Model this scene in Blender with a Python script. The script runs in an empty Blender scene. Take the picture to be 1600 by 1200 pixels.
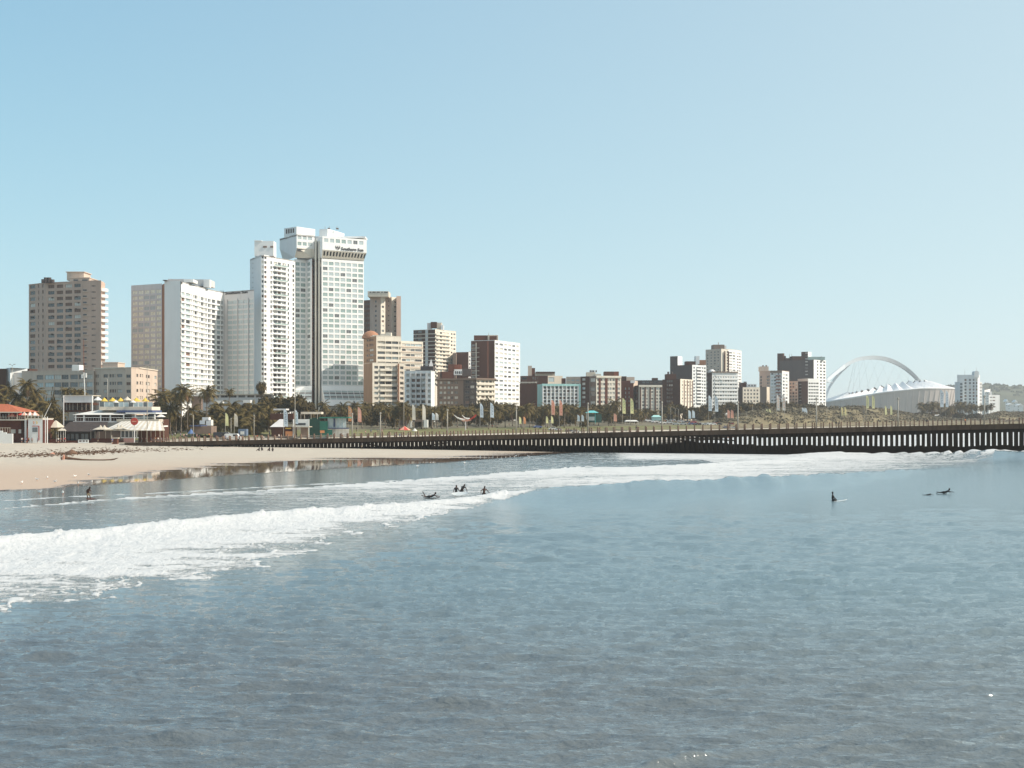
import bpy, math, random
import numpy as np
from mathutils import Vector, noise as mnoise
random.seed(7); rng=np.random.default_rng(7)
scene=bpy.context.scene
R=math.radians
# ---------------- camera, sky, sun, exposure ----------------
F=2000.0; HZ=648.0; CX=800.0; H=9.5        # focal length in photo pixels, horizon row, centre column, eye height (m)
cam=bpy.data.cameras.new('camera'); camo=bpy.data.objects.new('camera',cam)
scene.collection.objects.link(camo); scene.camera=camo
camo.location=(0,0,H); camo.rotation_euler=(R(90),0,0)
cam.sensor_width=36; cam.lens=36*F/1600; cam.shift_y=(HZ-600)/1600; cam.clip_start=.5; cam.clip_end=30000
SUN_AZ=R(-7)      # direction towards the sun, measured from +X towards +Y
SUN_EL=R(41)
world=bpy.data.worlds.new('World'); scene.world=world; world.use_nodes=True
nt=world.node_tree; nt.nodes.clear()
sky=nt.nodes.new('ShaderNodeTexSky'); sky.sky_type='NISHITA'; sky.sun_disc=False
sky.sun_elevation=SUN_EL; sky.sun_rotation=R(90)-SUN_AZ
sky.altitude=0; sky.air_density=.5; sky.dust_density=.8; sky.ozone_density=2
# soft shoulder per channel, as a photo's print curve does: a*s/(s+k)
ad=nt.nodes.new('ShaderNodeVectorMath'); ad.operation='ADD'; ad.inputs[1].default_value=(2.05,1.58,1.34)
dv=nt.nodes.new('ShaderNodeVectorMath'); dv.operation='DIVIDE'
tn=nt.nodes.new('ShaderNodeVectorMath'); tn.operation='MULTIPLY'; tn.inputs[1].default_value=(1.07*.80/.15,1.08*.905/.15,1.01*.925/.15)
bg=nt.nodes.new('ShaderNodeBackground'); bg.inputs[1].default_value=.15
wo=nt.nodes.new('ShaderNodeOutputWorld')
nt.links.new(sky.outputs[0],ad.inputs[0]); nt.links.new(sky.outputs[0],dv.inputs[0]); nt.links.new(ad.outputs[0],dv.inputs[1]); nt.links.new(dv.outputs[0],tn.inputs[0]); # pale glow of the sea air, growing smoothly towards the sun's side of the sky
tc=nt.nodes.new('ShaderNodeTexCoord'); dt=nt.nodes.new('ShaderNodeVectorMath'); dt.operation='DOT_PRODUCT'; dt.inputs[1].default_value=(math.cos(SUN_AZ),math.sin(SUN_AZ),.12)
mr=nt.nodes.new('ShaderNodeMapRange'); mr.inputs[1].default_value=-.45; mr.inputs[2].default_value=1.0; mr.inputs[3].default_value=0; mr.inputs[4].default_value=.70
gx=nt.nodes.new('ShaderNodeMix'); gx.data_type='RGBA'; gx.inputs[7].default_value=(.72/.15,.775/.15,.765/.15,1)
nt.links.new(tc.outputs['Generated'],dt.inputs[0]); nt.links.new(dt.outputs['Value'],mr.inputs[0]); nt.links.new(mr.outputs[0],gx.inputs[0]); nt.links.new(tn.outputs[0],gx.inputs[6]); nt.links.new(gx.outputs[2],bg.inputs[0]); nt.links.new(bg.outputs[0],wo.inputs[0])
sun=bpy.data.lights.new('sun','SUN'); sun.energy=4.5; sun.angle=R(.5); sun.color=(1,.90,.77)
so=bpy.data.objects.new('sun',sun); scene.collection.objects.link(so)
sd=Vector((math.cos(SUN_EL)*math.cos(SUN_AZ),math.cos(SUN_EL)*math.sin(SUN_AZ),math.sin(SUN_EL)))
so.rotation_euler=sd.to_track_quat('Z','Y').to_euler(); so.location=sd*500
scene.view_settings.view_transform='Standard'; scene.view_settings.look='None'
scene.view_settings.exposure=.22; scene.view_settings.gamma=1; scene.view_settings.use_curve_mapping=False
scene.cycles.max_bounces=6; scene.cycles.diffuse_bounces=3; scene.cycles.glossy_bounces=3; scene.cycles.volume_bounces=1
scene.cycles.transparent_max_bounces=6; scene.cycles.caustics_reflective=False; scene.cycles.caustics_refractive=False
C=scene.collection

# ---------------- helpers ----------------
def WX(px,D): return (px-CX)/F*D
def WZ(py,D): return H-(py-HZ)*D/F
def ground_Y(py,z=0): return F*(H-z)/(py-HZ)
def tag(o,label=None,cat=None,group=None,kind=None):
    if label: o['label']=label
    if cat: o['category']=cat
    if group: o['group']=group
    if kind: o['kind']=kind
    return o
def empty(name,loc,label=None,cat=None,group=None,rz=0):
    o=bpy.data.objects.new(name,None); C.objects.link(o); o.location=loc; o.rotation_euler=(0,0,rz)
    o.empty_display_size=.5
    return tag(o,label,cat,group)
def place(mesh,name,parent,loc,rz=0,local=False,scale=None):
    o=bpy.data.objects.new(name,mesh); C.objects.link(o)
    if parent is not None:
        o.parent=parent
        if not local: loc=Vector(loc)-parent.location
    o.location=loc; o.rotation_euler=(0,0,rz)
    if scale: o.scale=scale
    return o
class MB:
    def __init__(s): s.v=[]; s.f=[]; s.m=[]
    def quad(s,a,b,c,d,m=0):
        n=len(s.v); s.v+=[tuple(a),tuple(b),tuple(c),tuple(d)]; s.f.append((n,n+1,n+2,n+3)); s.m.append(m); return s
    def tri(s,a,b,c,m=0):
        n=len(s.v); s.v+=[tuple(a),tuple(b),tuple(c)]; s.f.append((n,n+1,n+2)); s.m.append(m); return s
    def box(s,x0,y0,z0,x1,y1,z1,m=0):
        n=len(s.v)
        s.v+=[(x0,y0,z0),(x1,y0,z0),(x1,y1,z0),(x0,y1,z0),(x0,y0,z1),(x1,y0,z1),(x1,y1,z1),(x0,y1,z1)]
        for q in ((0,3,2,1),(4,5,6,7),(0,1,5,4),(1,2,6,5),(2,3,7,6),(3,0,4,7)): s.f.append(tuple(n+i for i in q)); s.m.append(m)
        return s
    def prism(s,poly,z0,z1,m=0,cap=True):
        n=len(s.v); k=len(poly)
        s.v+=[(p[0],p[1],z0) for p in poly]+[(p[0],p[1],z1) for p in poly]
        for i in range(k):
            j=(i+1)%k; s.f.append((n+i,n+j,n+k+j,n+k+i)); s.m.append(m)
        if cap: s.f.append(tuple(n+k+i for i in range(k))); s.m.append(m); s.f.append(tuple(n+k-1-i for i in range(k))); s.m.append(m)
        return s
    def obox(s,p,q,w,z0,z1,m=0,off=0):
        """box along the ground line p->q, thickness w towards the left of it (away from the viewer), offset off"""
        d=Vector((q[0]-p[0],q[1]-p[1])); d.normalize(); n=Vector((-d.y,d.x))
        a=Vector(p[:2])+n*off; b=Vector(q[:2])+n*off
        return s.prism([a,b,b+n*w,a+n*w],z0,z1,m)
    def tube(s,p,q,r0,r1=None,n=8,m=0,cap=True):
        r1=r0 if r1 is None else r1
        p=Vector(p); q=Vector(q); d=(q-p).normalized(); a=d.orthogonal().normalized(); b=d.cross(a); i0=len(s.v)
        for c,r in ((p,r0),(q,r1)):
            for k in range(n):
                t=2*math.pi*k/n; s.v.append(tuple(c+a*math.cos(t)*r+b*math.sin(t)*r))
        for k in range(n):
            j=(k+1)%n; s.f.append((i0+k,i0+j,i0+n+j,i0+n+k)); s.m.append(m)
        if cap: s.f.append(tuple(i0+n-1-k for k in range(n))); s.m.append(m); s.f.append(tuple(i0+n+k for k in range(n))); s.m.append(m)
        return s
    def path(s,pts,rs,n=8,m=0):
        for i in range(len(pts)-1): s.tube(pts[i],pts[i+1],rs[i],rs[i+1],n,m,cap=(i in(0,len(pts)-2)))
        return s
    def lathe(s,prof,c=(0,0,0),n=16,m=0,zx=1,yx=1):
        i0=len(s.v)
        for r,z in prof:
            for k in range(n):
                t=2*math.pi*k/n; s.v.append((c[0]+r*math.cos(t)*zx,c[1]+r*math.sin(t)*yx,c[2]+z))
        for i in range(len(prof)-1):
            for k in range(n):
                j=(k+1)%n; a=i0+i*n; s.f.append((a+k,a+j,a+n+j,a+n+k)); s.m.append(m)
        return s
    def mesh(s,name,mats,origin=None,smooth=False):
        me=bpy.data.meshes.new(name); v=s.v
        if origin is not None: ox,oy,oz=origin; v=[(a-ox,b-oy,c-oz) for a,b,c in v]
        me.from_pydata(v,[],s.f); me.update()
        for mt in (mats if isinstance(mats,(list,tuple)) else [mats]): me.materials.append(mt)
        if any(s.m): me.polygons.foreach_set('material_index',s.m)
        if smooth: me.polygons.foreach_set('use_smooth',[True]*len(me.polygons))
        return me
    def build(s,name,mats,parent=None,smooth=False,label=None,cat=None,group=None,kind=None,origin=None):
        o0=parent.location if parent is not None else origin
        me=s.mesh(name,mats,o0,smooth); o=bpy.data.objects.new(name,me); C.objects.link(o)
        if parent is not None: o.parent=parent
        elif origin is not None: o.location=origin
        return tag(o,label,cat,group,kind)

def mat(name,col,rough=.8,var=.12,scale=.6,streak=1.0,metal=0,spec=.3,bump=0,trans=0,var2=None,stain=None):
    m=bpy.data.materials.new(name); m.use_nodes=True; t=m.node_tree; L=t.links.new
    p=t.nodes['Principled BSDF']; p.inputs['Roughness'].default_value=rough; p.inputs['Metallic'].default_value=metal
    p.inputs['Specular IOR Level'].default_value=spec
    if trans: p.inputs['Transmission Weight'].default_value=trans
    c=(*col,1)
    if var>0:
        g=t.nodes.new('ShaderNodeNewGeometry'); mp=t.nodes.new('ShaderNodeMapping'); mp.inputs['Scale'].default_value=(scale,scale,scale*streak)
        n=t.nodes.new('ShaderNodeTexNoise'); n.inputs['Scale'].default_value=1; n.inputs['Detail'].default_value=6; n.inputs['Roughness'].default_value=.65
        r=t.nodes.new('ShaderNodeValToRGB'); r.color_ramp.elements[0].position=.3; r.color_ramp.elements[1].position=.7
        lo=var2 or tuple(x*(1-var) for x in col); r.color_ramp.elements[0].color=(*lo,1)
        r.color_ramp.elements[1].color=(*[min(1,x*(1+var*.6)) for x in col],1)
        L(g.outputs['Position'],mp.inputs[0]); L(mp.outputs[0],n.inputs['Vector']); L(n.outputs[0],r.inputs[0])
        out=r.outputs[0]
        if stain:
            mp2=t.nodes.new('ShaderNodeMapping'); mp2.inputs['Scale'].default_value=(.8,.8,.06); L(g.outputs['Position'],mp2.inputs[0])
            n2=t.nodes.new('ShaderNodeTexNoise'); n2.inputs['Scale'].default_value=1; n2.inputs['Detail'].default_value=4; L(mp2.outputs[0],n2.inputs['Vector'])
            r2=t.nodes.new('ShaderNodeMapRange'); r2.inputs[1].default_value=.52; r2.inputs[2].default_value=.72; r2.inputs[4].default_value=stain; L(n2.outputs[0],r2.inputs[0])
            mx=t.nodes.new('ShaderNodeMix'); mx.data_type='RGBA'; mx.inputs[7].default_value=(col[0]*.45,col[1]*.4,col[2]*.33,1)
            L(r2.outputs[0],mx.inputs[0]); L(out,mx.inputs[6]); out=mx.outputs[2]
        L(out,p.inputs['Base Color'])
        if bump:
            b=t.nodes.new('ShaderNodeBump'); b.inputs['Strength'].default_value=bump; b.inputs['Distance'].default_value=.1
            L(n.outputs[0],b.inputs['Height']); L(b.outputs[0],p.inputs['Normal'])
    else: p.inputs['Base Color'].default_value=c
    return m
def glass(name,col,rough=.08,spec=.8,var=.25):
    return mat(name,col,rough,var,.35,1,0,spec)
# ---------------- sea ----------------
ip=lambda x,pts: np.interp(x,[p[0] for p in pts],[p[1] for p in pts])
def vnoise(x,y,seed=0):
    """smooth value noise on numpy arrays"""
    xi=np.floor(x).astype(np.int64); yi=np.floor(y).astype(np.int64); fx=x-xi; fy=y-yi
    def h(a,b):
        n=(a*374761393+b*668265263+seed*2147483647)&0xffffffff; n=((n^(n>>13))*1274126177)&0xffffffff
        return ((n^(n>>16))&0xffff)/65535.0
    u=fx*fx*(3-2*fx); v=fy*fy*(3-2*fy)
    return (h(xi,yi)*(1-u)+h(xi+1,yi)*u)*(1-v)+(h(xi,yi+1)*(1-u)+h(xi+1,yi+1)*u)*v
def fbm(x,y,o=5,seed=0,g=.55):
    a=1;s=0;t=0
    for i in range(o): s=s+a*vnoise(x,y,seed+i); t+=a; a*=g; x=x*2.03+7.1; y=y*2.03+3.7
    return s/t
def sst(a,b,x): t=np.clip((x-a)/(b-a),0,1); return t*t*(3-2*t)
# shoreline stations: column on the flat ground -> distance
WATERLINE=[(-900,120),(-300,140),(0,156),(240,183),(500,222),(700,258),(800,286),(900,322),(1000,368),(1080,450),(1170,575),(1300,720),(1600,870),(2200,1100)]
BERM=[(-900,415),(0,415),(240,405),(300,412),(400,425),(560,455),(700,500),(1000,640),(1170,760),(1300,880),(1600,1120),(2200,1300)]
def fan(u0,u1,nu,ys):
    u=np.linspace(u0,u1,nu); U,Y=np.meshgrid(u,ys); X=(U-CX)/F*Y
    return U,X,Y
def grid_mesh(name,X,Y,Z,attrs={},smooth=True):
    nr,nc=X.shape; me=bpy.data.meshes.new(name)
    co=np.stack([X,Y,Z],-1).reshape(-1,3).astype(np.float32)
    i=np.arange(nr*nc).reshape(nr,nc)
    q=np.stack([i[:-1,:-1],i[:-1,1:],i[1:,1:],i[1:,:-1]],-1).reshape(-1,4)
    me.vertices.add(len(co)); me.vertices.foreach_set('co',co.ravel())
    me.loops.add(q.size); me.loops.foreach_set('vertex_index',q.ravel().astype(np.int32))
    me.polygons.add(len(q)); me.polygons.foreach_set('loop_start',np.arange(0,q.size,4,dtype=np.int32))
    me.polygons.foreach_set('use_smooth',np.ones(len(q),dtype=bool)); me.update(calc_edges=True)
    for k,a in attrs.items():
        at=me.attributes.new(k,'FLOAT','POINT'); at.data.foreach_set('value',a.ravel().astype(np.float32))
    return me
def row_dist(y0,y1,step): return H*F/(np.arange(y0,y1,-step)-HZ)
ys=np.concatenate([row_dist(3400,1290,28),row_dist(1290,720,1.2),row_dist(720,690,.7),row_dist(690,656,1.0)])
ucols=np.concatenate([np.linspace(-1900,-260,50)[:-1],np.linspace(-260,1860,1250),np.linspace(1860,3500,50)[1:]]); U,Y=np.meshgrid(ucols,ys); X=(U-CX)/F*Y
PY=HZ+H*F/Y
# breaker crests, as ground lines X->Y
def wline(pts): return sorted([((u-CX)/F*ground_Y(v),ground_Y(v)) for u,v in pts])
MAIN=wline([(-400,890),(-200,868),(0,853),(60,846),(120,841),(200,832),(300,822),(400,812),(470,806),(560,800),(640,793),(720,785),(780,778),(860,774),(930,772),(1000,768),(1100,763),(1200,758),(1300,750),(1400,742),(1500,732),(1600,722),(1800,712),(2000,705)])
MAMP=[(-80,.5),(-37,.6),(-20,.6),(-12,.4),(-3,.45),(4,.95),(15,1.35),(30,1.3),(50,1.0),(70,.6),(90,.1),(200,0)]
RIGHT=wline([(1300,712),(1400,714),(1470,716),(1520,718),(1600,719),(1800,722),(2000,724)])
MID=wline([(700,757),(860,741),(940,733),(1010,731),(1080,728),(1160,724),(1260,717),(1340,712)])
def bump_of(X,Y,line,far,near):
    yc=ip(X,line); d=(Y-yc)*.9
    return np.where(d>0,np.exp(-(d/far)**2),np.exp(-(np.abs(d)/near)**1.6)),d
wob=(fbm(X*.12,Y*.0+3,3,11)-.5)*3.0
b1,d1=bump_of(X,Y+wob,MAIN,1.7,4.6)
b3,d3=bump_of(X,Y+wob*.6,RIGHT,2.2,7)
b2,d2=bump_of(X,Y+wob,MID,3,9)
Z=b1*ip(X,MAMP)*(1+.35*(fbm(X*.35,Y*.1,3,5)-.5)*2)
Z=Z+b3*ip(X,[(60,0),(70,.8),(86,1.0),(93,1.3),(100,2.2),(108,2.4),(125,2.2),(190,1)])*(1+.3*(fbm(X*.2,Y*.1,3,6)-.5)*2)
Z=Z+b2*ip(X,[(0,0),(20,.2),(28,.4),(40,.4),(60,.35),(80,0)])
# foam coverage 0..1
nz=fbm(X*.9,Y*.35,5,21); nl=fbm(X*.22+5,Y*.5,4,31); ns=fbm(X*.05,Y*.08,3,41)
foam=np.zeros_like(X)
sp=(ns-.5)*10+(nl-.5)*6
T1=[(-400,884),(-200,862),(0,850),(60,842),(120,838),(200,829),(300,819),(400,809),(470,803),(560,797),(640,790),(700,784),(740,779),(790,776),(840,773)]
B1=[(-400,985),(-200,968),(0,952),(150,940),(215,925),(290,904),(350,893),(405,878),(440,864),(470,856),(560,833),(640,812),(700,799),(760,788),(800,780),(840,775)]
t1=ip(U,T1); B=ip(U,B1)+(nl-.5)*55*sst(900,200,U)+(fbm(X*.25,Y*.25,2,77)-.5)*26*sst(900,200,U)
k=(PY-t1)/np.maximum(B-t1,1); on=(k>-.04)&(k<1)&(U<850)
core=np.where(on,np.clip(1.03-.52*np.clip(k,0,1)**1.5+(nl-.5)*.55+(fbm(X*.08,Y*.5,4,66)-.5)*.5*np.clip(k*3,0,1),0,1),0)
edge=np.exp(-((k-1)*np.maximum(B-t1,1)/2.2)**2)*(U<700)*1.05*(k<1.03)
foam=np.maximum(foam,np.maximum(core,edge*sst(.3,.5,nz)))
# lace lines behind the edge
for off,w in ((9,1.5),(18,1.7),(27,1.6)):
    foam=np.maximum(foam,.95*np.exp(-((PY-(B-off*(.6+nl)))/w)**2)*(U<520)*sst(.42,.52,nz))
L2=[(-400,818),(-200,808),(0,795),(120,784),(240,775),(400,766),(500,760),(650,750),(800,738),(900,730),(1010,731),(1080,729),(1160,723),(1260,713),(1400,706),(1500,704),(1800,701)]
B2=[(-400,822),(0,799),(240,782),(400,776),(500,776),(600,790),(700,790),(760,776),(860,772),(930,769),(1000,765),(1100,760),(1200,754),(1300,745),(1400,735),(1500,725),(1600,715),(1800,710)]
l2=ip(U,L2)+(nl-.5)*4; b2l=ip(U,B2)+sp*.5
k2=(PY-l2)/np.maximum(b2l-l2,2)
dens=ip(U,[(0,.95),(240,.95),(500,.88),(640,.86),(760,.84),(860,.9),(1100,.92),(1400,.9),(1600,.85)])
fall=ip(U,[(0,.9),(240,.85),(400,.6),(500,.45),(620,.38),(760,.25),(860,.12),(1100,.1),(1300,.25),(1600,.4)])
foam=np.maximum(foam,np.where((k2>0)&(k2<1),dens*(1-fall*np.clip(k2,0,1))*(.55+.58*fbm(X*.09,Y*.5,5,55)+.12*sst(.35,0,k2)),0))
# soft veil of spent foam between the two
v=((PY>l2)&(PY<t1))*ip(U,[(0,.40),(300,.42),(500,.52),(700,.55),(800,0)])
foam=np.maximum(foam,v*(.75+.5*nl))
# spent foam before the breaking shoulder, with the crest's translucent light put into colour
back=np.exp(-np.clip(-d1,0,99)/5)*(d1<0)*ip(U,[(560,0),(640,.55),(760,.74),(880,.5),(980,.2),(1100,.05),(1200,0)])
foam=np.maximum(foam,back*(PY<860))
foam=np.maximum(foam,((PY<l2)&(Y<ip(U,WATERLINE)-4)&(U>560))*(.30+.30*nl+.30*sst(940,1000,U)*sst(721,716,PY))*sst(560,760,U))  # veil towards the pier: thin foam, with sky reflection put into its paleness
back2=((PY>ip(U,B1))&(PY<ip(U,B1)+40))*ip(U,[(380,0),(480,.35),(600,.45),(760,.3),(800,0)])*sst(1,0,(PY-ip(U,B1))/40)
foam=np.maximum(foam,back2)
# swash lines
L0=[(-400,806),(-200,797),(0,783),(120,776),(240,771),(400,762),(500,757),(600,752),(720,745)]
foam=np.maximum(foam,np.exp(-((PY-ip(U,L0)-(nl-.5)*3)/.9)**2)*.85*(U<720))
# white water by the pier
foam=np.maximum(foam,((PY>ip(U,[(960,716),(1010,709),(1100,709),(1200,708),(1300,704)]))&(PY<ip(U,[(960,717),(1010,714),(1060,712),(1100,714),(1200,713),(1320,711)])))*(U>980)*(U<1330)*(.55+.4*nl))
foam=np.maximum(foam,np.clip(b3*1.3,0,1)*(d3>-1.5)*sst(60,95,X)*(.9)*(X<240))
foam=np.maximum(foam,((d3<=-1.5)&(d3>-60)&(PY<ip(U,B2)))*sst(95,60,X)*.7*(X>40)*(PY>706))
foam=np.maximum(foam,((d3>2)&(PY>701.5)&(U>1100))*.6)
rag=sst(.2,.8,foam)*(nz-.5)
Z=Z+np.clip(foam-.55,0,1)*(.28*(nz-.35)+.25*(fbm(X*1.7,Y*1.2,4,61)-.4))*sst(700,760,PY)*1.2
# spray tufts on the main crest
sprk=np.clip(fbm(X*1.1,Y*.0+9,4,91)-.56,0,1)*4*np.exp(-((d1-.2)/.55)**2)*(X<0)
Z=Z+np.minimum(sprk,.5)*.7*nz
# calm water over the flat beach, ripples seaward
calm=.08+sst(0,1,(PY-ip(U,L2))/40)*.5+.45*sst(420,650,U)*sst(0,4,PY-(HZ+H*F/ip(U,WATERLINE)))
calm=np.where(PY>t1,np.where(U<860,.25+.75*sst(0,95,PY-ip(U,B1)),1),calm)
cr=.35+.65*sst(-5,25,PY-ip(U,B2)); wb=sst(600,900,U); calm=calm*(1-wb)+cr*wb
# wind-sea: sum of many directional waves, each faded out where the mesh gets too coarse for it
step=np.gradient(Y,axis=0); step=np.abs(step); step=np.maximum(step*.8,Y*(2120/1250)/F*.5)
rip=np.zeros_like(Z)
for i in range(190):
    lam=float(.26*(3.6/.26)**(rng.random()**1.2)); a=.0145*lam**.9*(1 if lam<1.6 else (1.6/lam)**.75)
    th=R(rng.normal(86,20)); kx=math.cos(th)*2*math.pi/lam; ky=math.sin(th)*2*math.pi/lam
    w=sst(2.0,3.6,lam/step)
    if w.max()<=0: continue
    ph=kx*X+ky*Y+rng.random()*6.28+1.2*np.sin(X*.11*rng.random()+Y*.07*rng.random()+rng.random()*6)
    s=np.sin(ph); rip+=a*w*(s+.35*s*s)
crest=np.zeros_like(Z)
for i in range(30):     # short crested wavelets, each kind only in scattered patches
    lam=float(.55*(2.3/.55)**(i/29)); th=R(rng.normal(93,11)); kx=math.cos(th)*2*math.pi/lam; ky=math.sin(th)*2*math.pi/lam
    w=sst(2.0,3.4,lam/step)
    if w.max()<=0: continue
    msk=sst(.46,.68,fbm(X*.30/lam+i*3.3,Y*.45/lam,3,600+i)); ph=kx*X+ky*Y+2.6*fbm(X*.5/lam+i,Y*.35/lam,2,700+i)*2
    crest+=w*.020*lam*msk*(np.exp(5.0*(np.sin(ph)-1))+.15*np.sin(ph))
patch=(.7+.6*fbm(X*.05,Y*.03,3,101))*(.75+.6*sst(.35,.7,fbm(X*.5,Y*1.1,3,131)))
Z=Z+(rip*patch*.062+crest*1.6)*calm*(1-.6*np.clip(foam,0,1))
# the sea bed rises to the beach: let the sheet dip below the sand landward of the waterline
yw=ip(U,WATERLINE); land=sst(0,1,(Y-yw)/12)
Z=Z-land*1.3+.02
turb=np.clip(sst(30,-70,X-(Y-60)*.15)*sst(170,60,Y)+sst(75,38,Y)*.85,0,1)   # sand stirred up in the near shallows
me=grid_mesh('sea',X,Y,Z,{'foam':foam,'ripple':calm,'turb':turb})
def sea_material():
    m=bpy.data.materials.new('sea_water'); m.use_nodes=True; t=m.node_tree; L=t.links.new; N=t.nodes.new
    p=t.nodes['Principled BSDF']
    g=N('ShaderNodeNewGeometry'); af=N('ShaderNodeAttribute'); af.attribute_name='foam'; ar=N('ShaderNodeAttribute'); ar.attribute_name='ripple'
    at=N('ShaderNodeAttribute'); at.attribute_name='turb'
    def noise(sc,det=4,rough=.6,scale=1,dist=0):
        mp=N('ShaderNodeMapping'); mp.inputs['Scale'].default_value=sc; L(g.outputs['Position'],mp.inputs[0])
        n=N('ShaderNodeTexNoise'); n.inputs['Scale'].default_value=scale; n.inputs['Detail'].default_value=det; n.inputs['Roughness'].default_value=rough; n.inputs['Distortion'].default_value=dist
        L(mp.outputs[0],n.inputs['Vector']); return n.outputs[0]
    def M(op,a,b=None,c=None):
        n=N('ShaderNodeMath'); n.operation=op
        for i,x in enumerate((a,b,c)):
            if x is None: continue
            if isinstance(x,(int,float)): n.inputs[i].default_value=x
            else: L(x,n.inputs[i])
        return n.outputs[0]
    # foam mask: coverage thresholded by lacy noise
    f1=noise((.55,.75,1),8,.70,1,.9); f2=noise((3.5,1.6,1),4,.7)
    ff=M('ADD',M('MULTIPLY',f1,.7),M('MULTIPLY',f2,.3))
    th=M('SUBTRACT',.77,M('MULTIPLY',af.outputs['Fac'],.50))
    mr=N('ShaderNodeMapRange'); mr.interpolation_type='SMOOTHSTEP'
    L(M('SUBTRACT',ff,th),mr.inputs[0]); mr.inputs[1].default_value=-.06; mr.inputs[2].default_value=.10
    fm=mr.outputs[0]
    # diffuse water colour: murky green-grey, browner where sand is stirred
    mx=N('ShaderNodeMix'); mx.data_type='RGBA'; mx.inputs[6].default_value=(.138,.200,.220,1); mx.inputs[7].default_value=(.118,.133,.136,1); L(at.outputs['Fac'],mx.inputs[0])
    veil=N('ShaderNodeMix'); veil.data_type='RGBA'; veil.inputs[7].default_value=(.32,.35,.335,1); L(mx.outputs[2],veil.inputs[6]); L(M('MULTIPLY',af.outputs['Fac'],.8),veil.inputs[0])
    fc=N('ShaderNodeMix'); fc.data_type='RGBA'; fc.inputs[7].default_value=(.61,.605,.59,1); L(veil.outputs[2],fc.inputs[6]); L(fm,fc.inputs[0])
    L(fc.outputs[2],p.inputs['Base Color'])
    ro=N('ShaderNodeMapRange'); L(fm,ro.inputs[0]); ro.inputs[3].default_value=.04; ro.inputs[4].default_value=.7; L(ro.outputs[0],p.inputs['Roughness'])
    p.inputs['IOR'].default_value=1.85; p.inputs['Specular IOR Level'].default_value=.5
    # ripples
    r1=noise((.6,2.6,1),3,.6,1.0,.4); r2=noise((2.6,7,1),3,.6); r3=noise((.28,.9,1),3,.5)
    hh=M('ADD',M('ADD',M('MULTIPLY',r1,.9),M('MULTIPLY',r2,.62)),M('MULTIPLY',r3,.4))
    hh=M('MULTIPLY',hh,M('MULTIPLY_ADD',ar.outputs['Fac'],.9,.1))
    sx=N('ShaderNodeSeparateXYZ'); L(g.outputs['Position'],sx.inputs[0]); fy=N('ShaderNodeMapRange'); L(sx.outputs['Y'],fy.inputs[0]); fy.inputs[1].default_value=45; fy.inputs[2].default_value=150; fy.inputs[3].default_value=1; fy.inputs[4].default_value=.6
    hh=M('MULTIPLY',hh,fy.outputs[0])
    fr=N('ShaderNodeMapRange'); L(sx.outputs['Y'],fr.inputs[0]); fr.inputs[1].default_value=40; fr.inputs[2].default_value=150; fr.inputs[3].default_value=.05; fr.inputs[4].default_value=.19; L(M('MULTIPLY',fr.outputs[0],M('MULTIPLY_ADD',ar.outputs['Fac'],.85,.15)),ro.inputs[3])
    hf=M('ADD',hh,M('MULTIPLY',M('MULTIPLY',fm,ff),2.6))
    b=N('ShaderNodeBump'); b.inputs['Strength'].default_value=1.0; b.inputs['Distance'].default_value=.125; L(hf,b.inputs['Height'])
    L(b.outputs[0],p.inputs['Normal'])
    return m
me.materials.append(sea_material())
sea=bpy.data.objects.new('sea',me); C.objects.link(sea); tag(sea,'blue grey rippled sea with a white breaker rolling towards the beach',kind='structure')

# ---------------- land sheets ----------------
def land_z(U,X,Y):
    yw=ip(U,WATERLINE); yb=ip(U,BERM)
    s=(Y-yw)/(yb-yw)
    z=np.where(s<0,s*1.5,.75*np.clip(s,0,1)**.8)
    z=np.maximum(z,-3)
    inl=ip(U,[(-300,0.2),(0,.25),(250,.35),(300,1),(2200,1)])
    near=Y-yb
    z=z+sst(0,42,near)*2.6*inl+sst(60,130,near)*2.4
    z=z+sst(1500,5000,Y)*8
    return z
def land(name,label,u0,u1,nu,rows_fn,m,kind='structure',attrs=None,extra=None):
    u=np.linspace(u0,u1,nu); rows=rows_fn(u)  # list of arrays of distances per column
    Yg=np.stack(rows,0); Ug=np.broadcast_to(u,Yg.shape).copy(); Xg=(Ug-CX)/F*Yg; Zg=land_z(Ug,Xg,Yg)
    if extra is not None: Zg=Zg+extra(Ug,Xg,Yg)
    me=grid_mesh(name,Xg,Yg,Zg,attrs(Ug,Xg,Yg) if attrs else {})
    me.materials.append(m); o=bpy.data.objects.new(name,me); C.objects.link(o); return tag(o,label,kind=kind)
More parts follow.
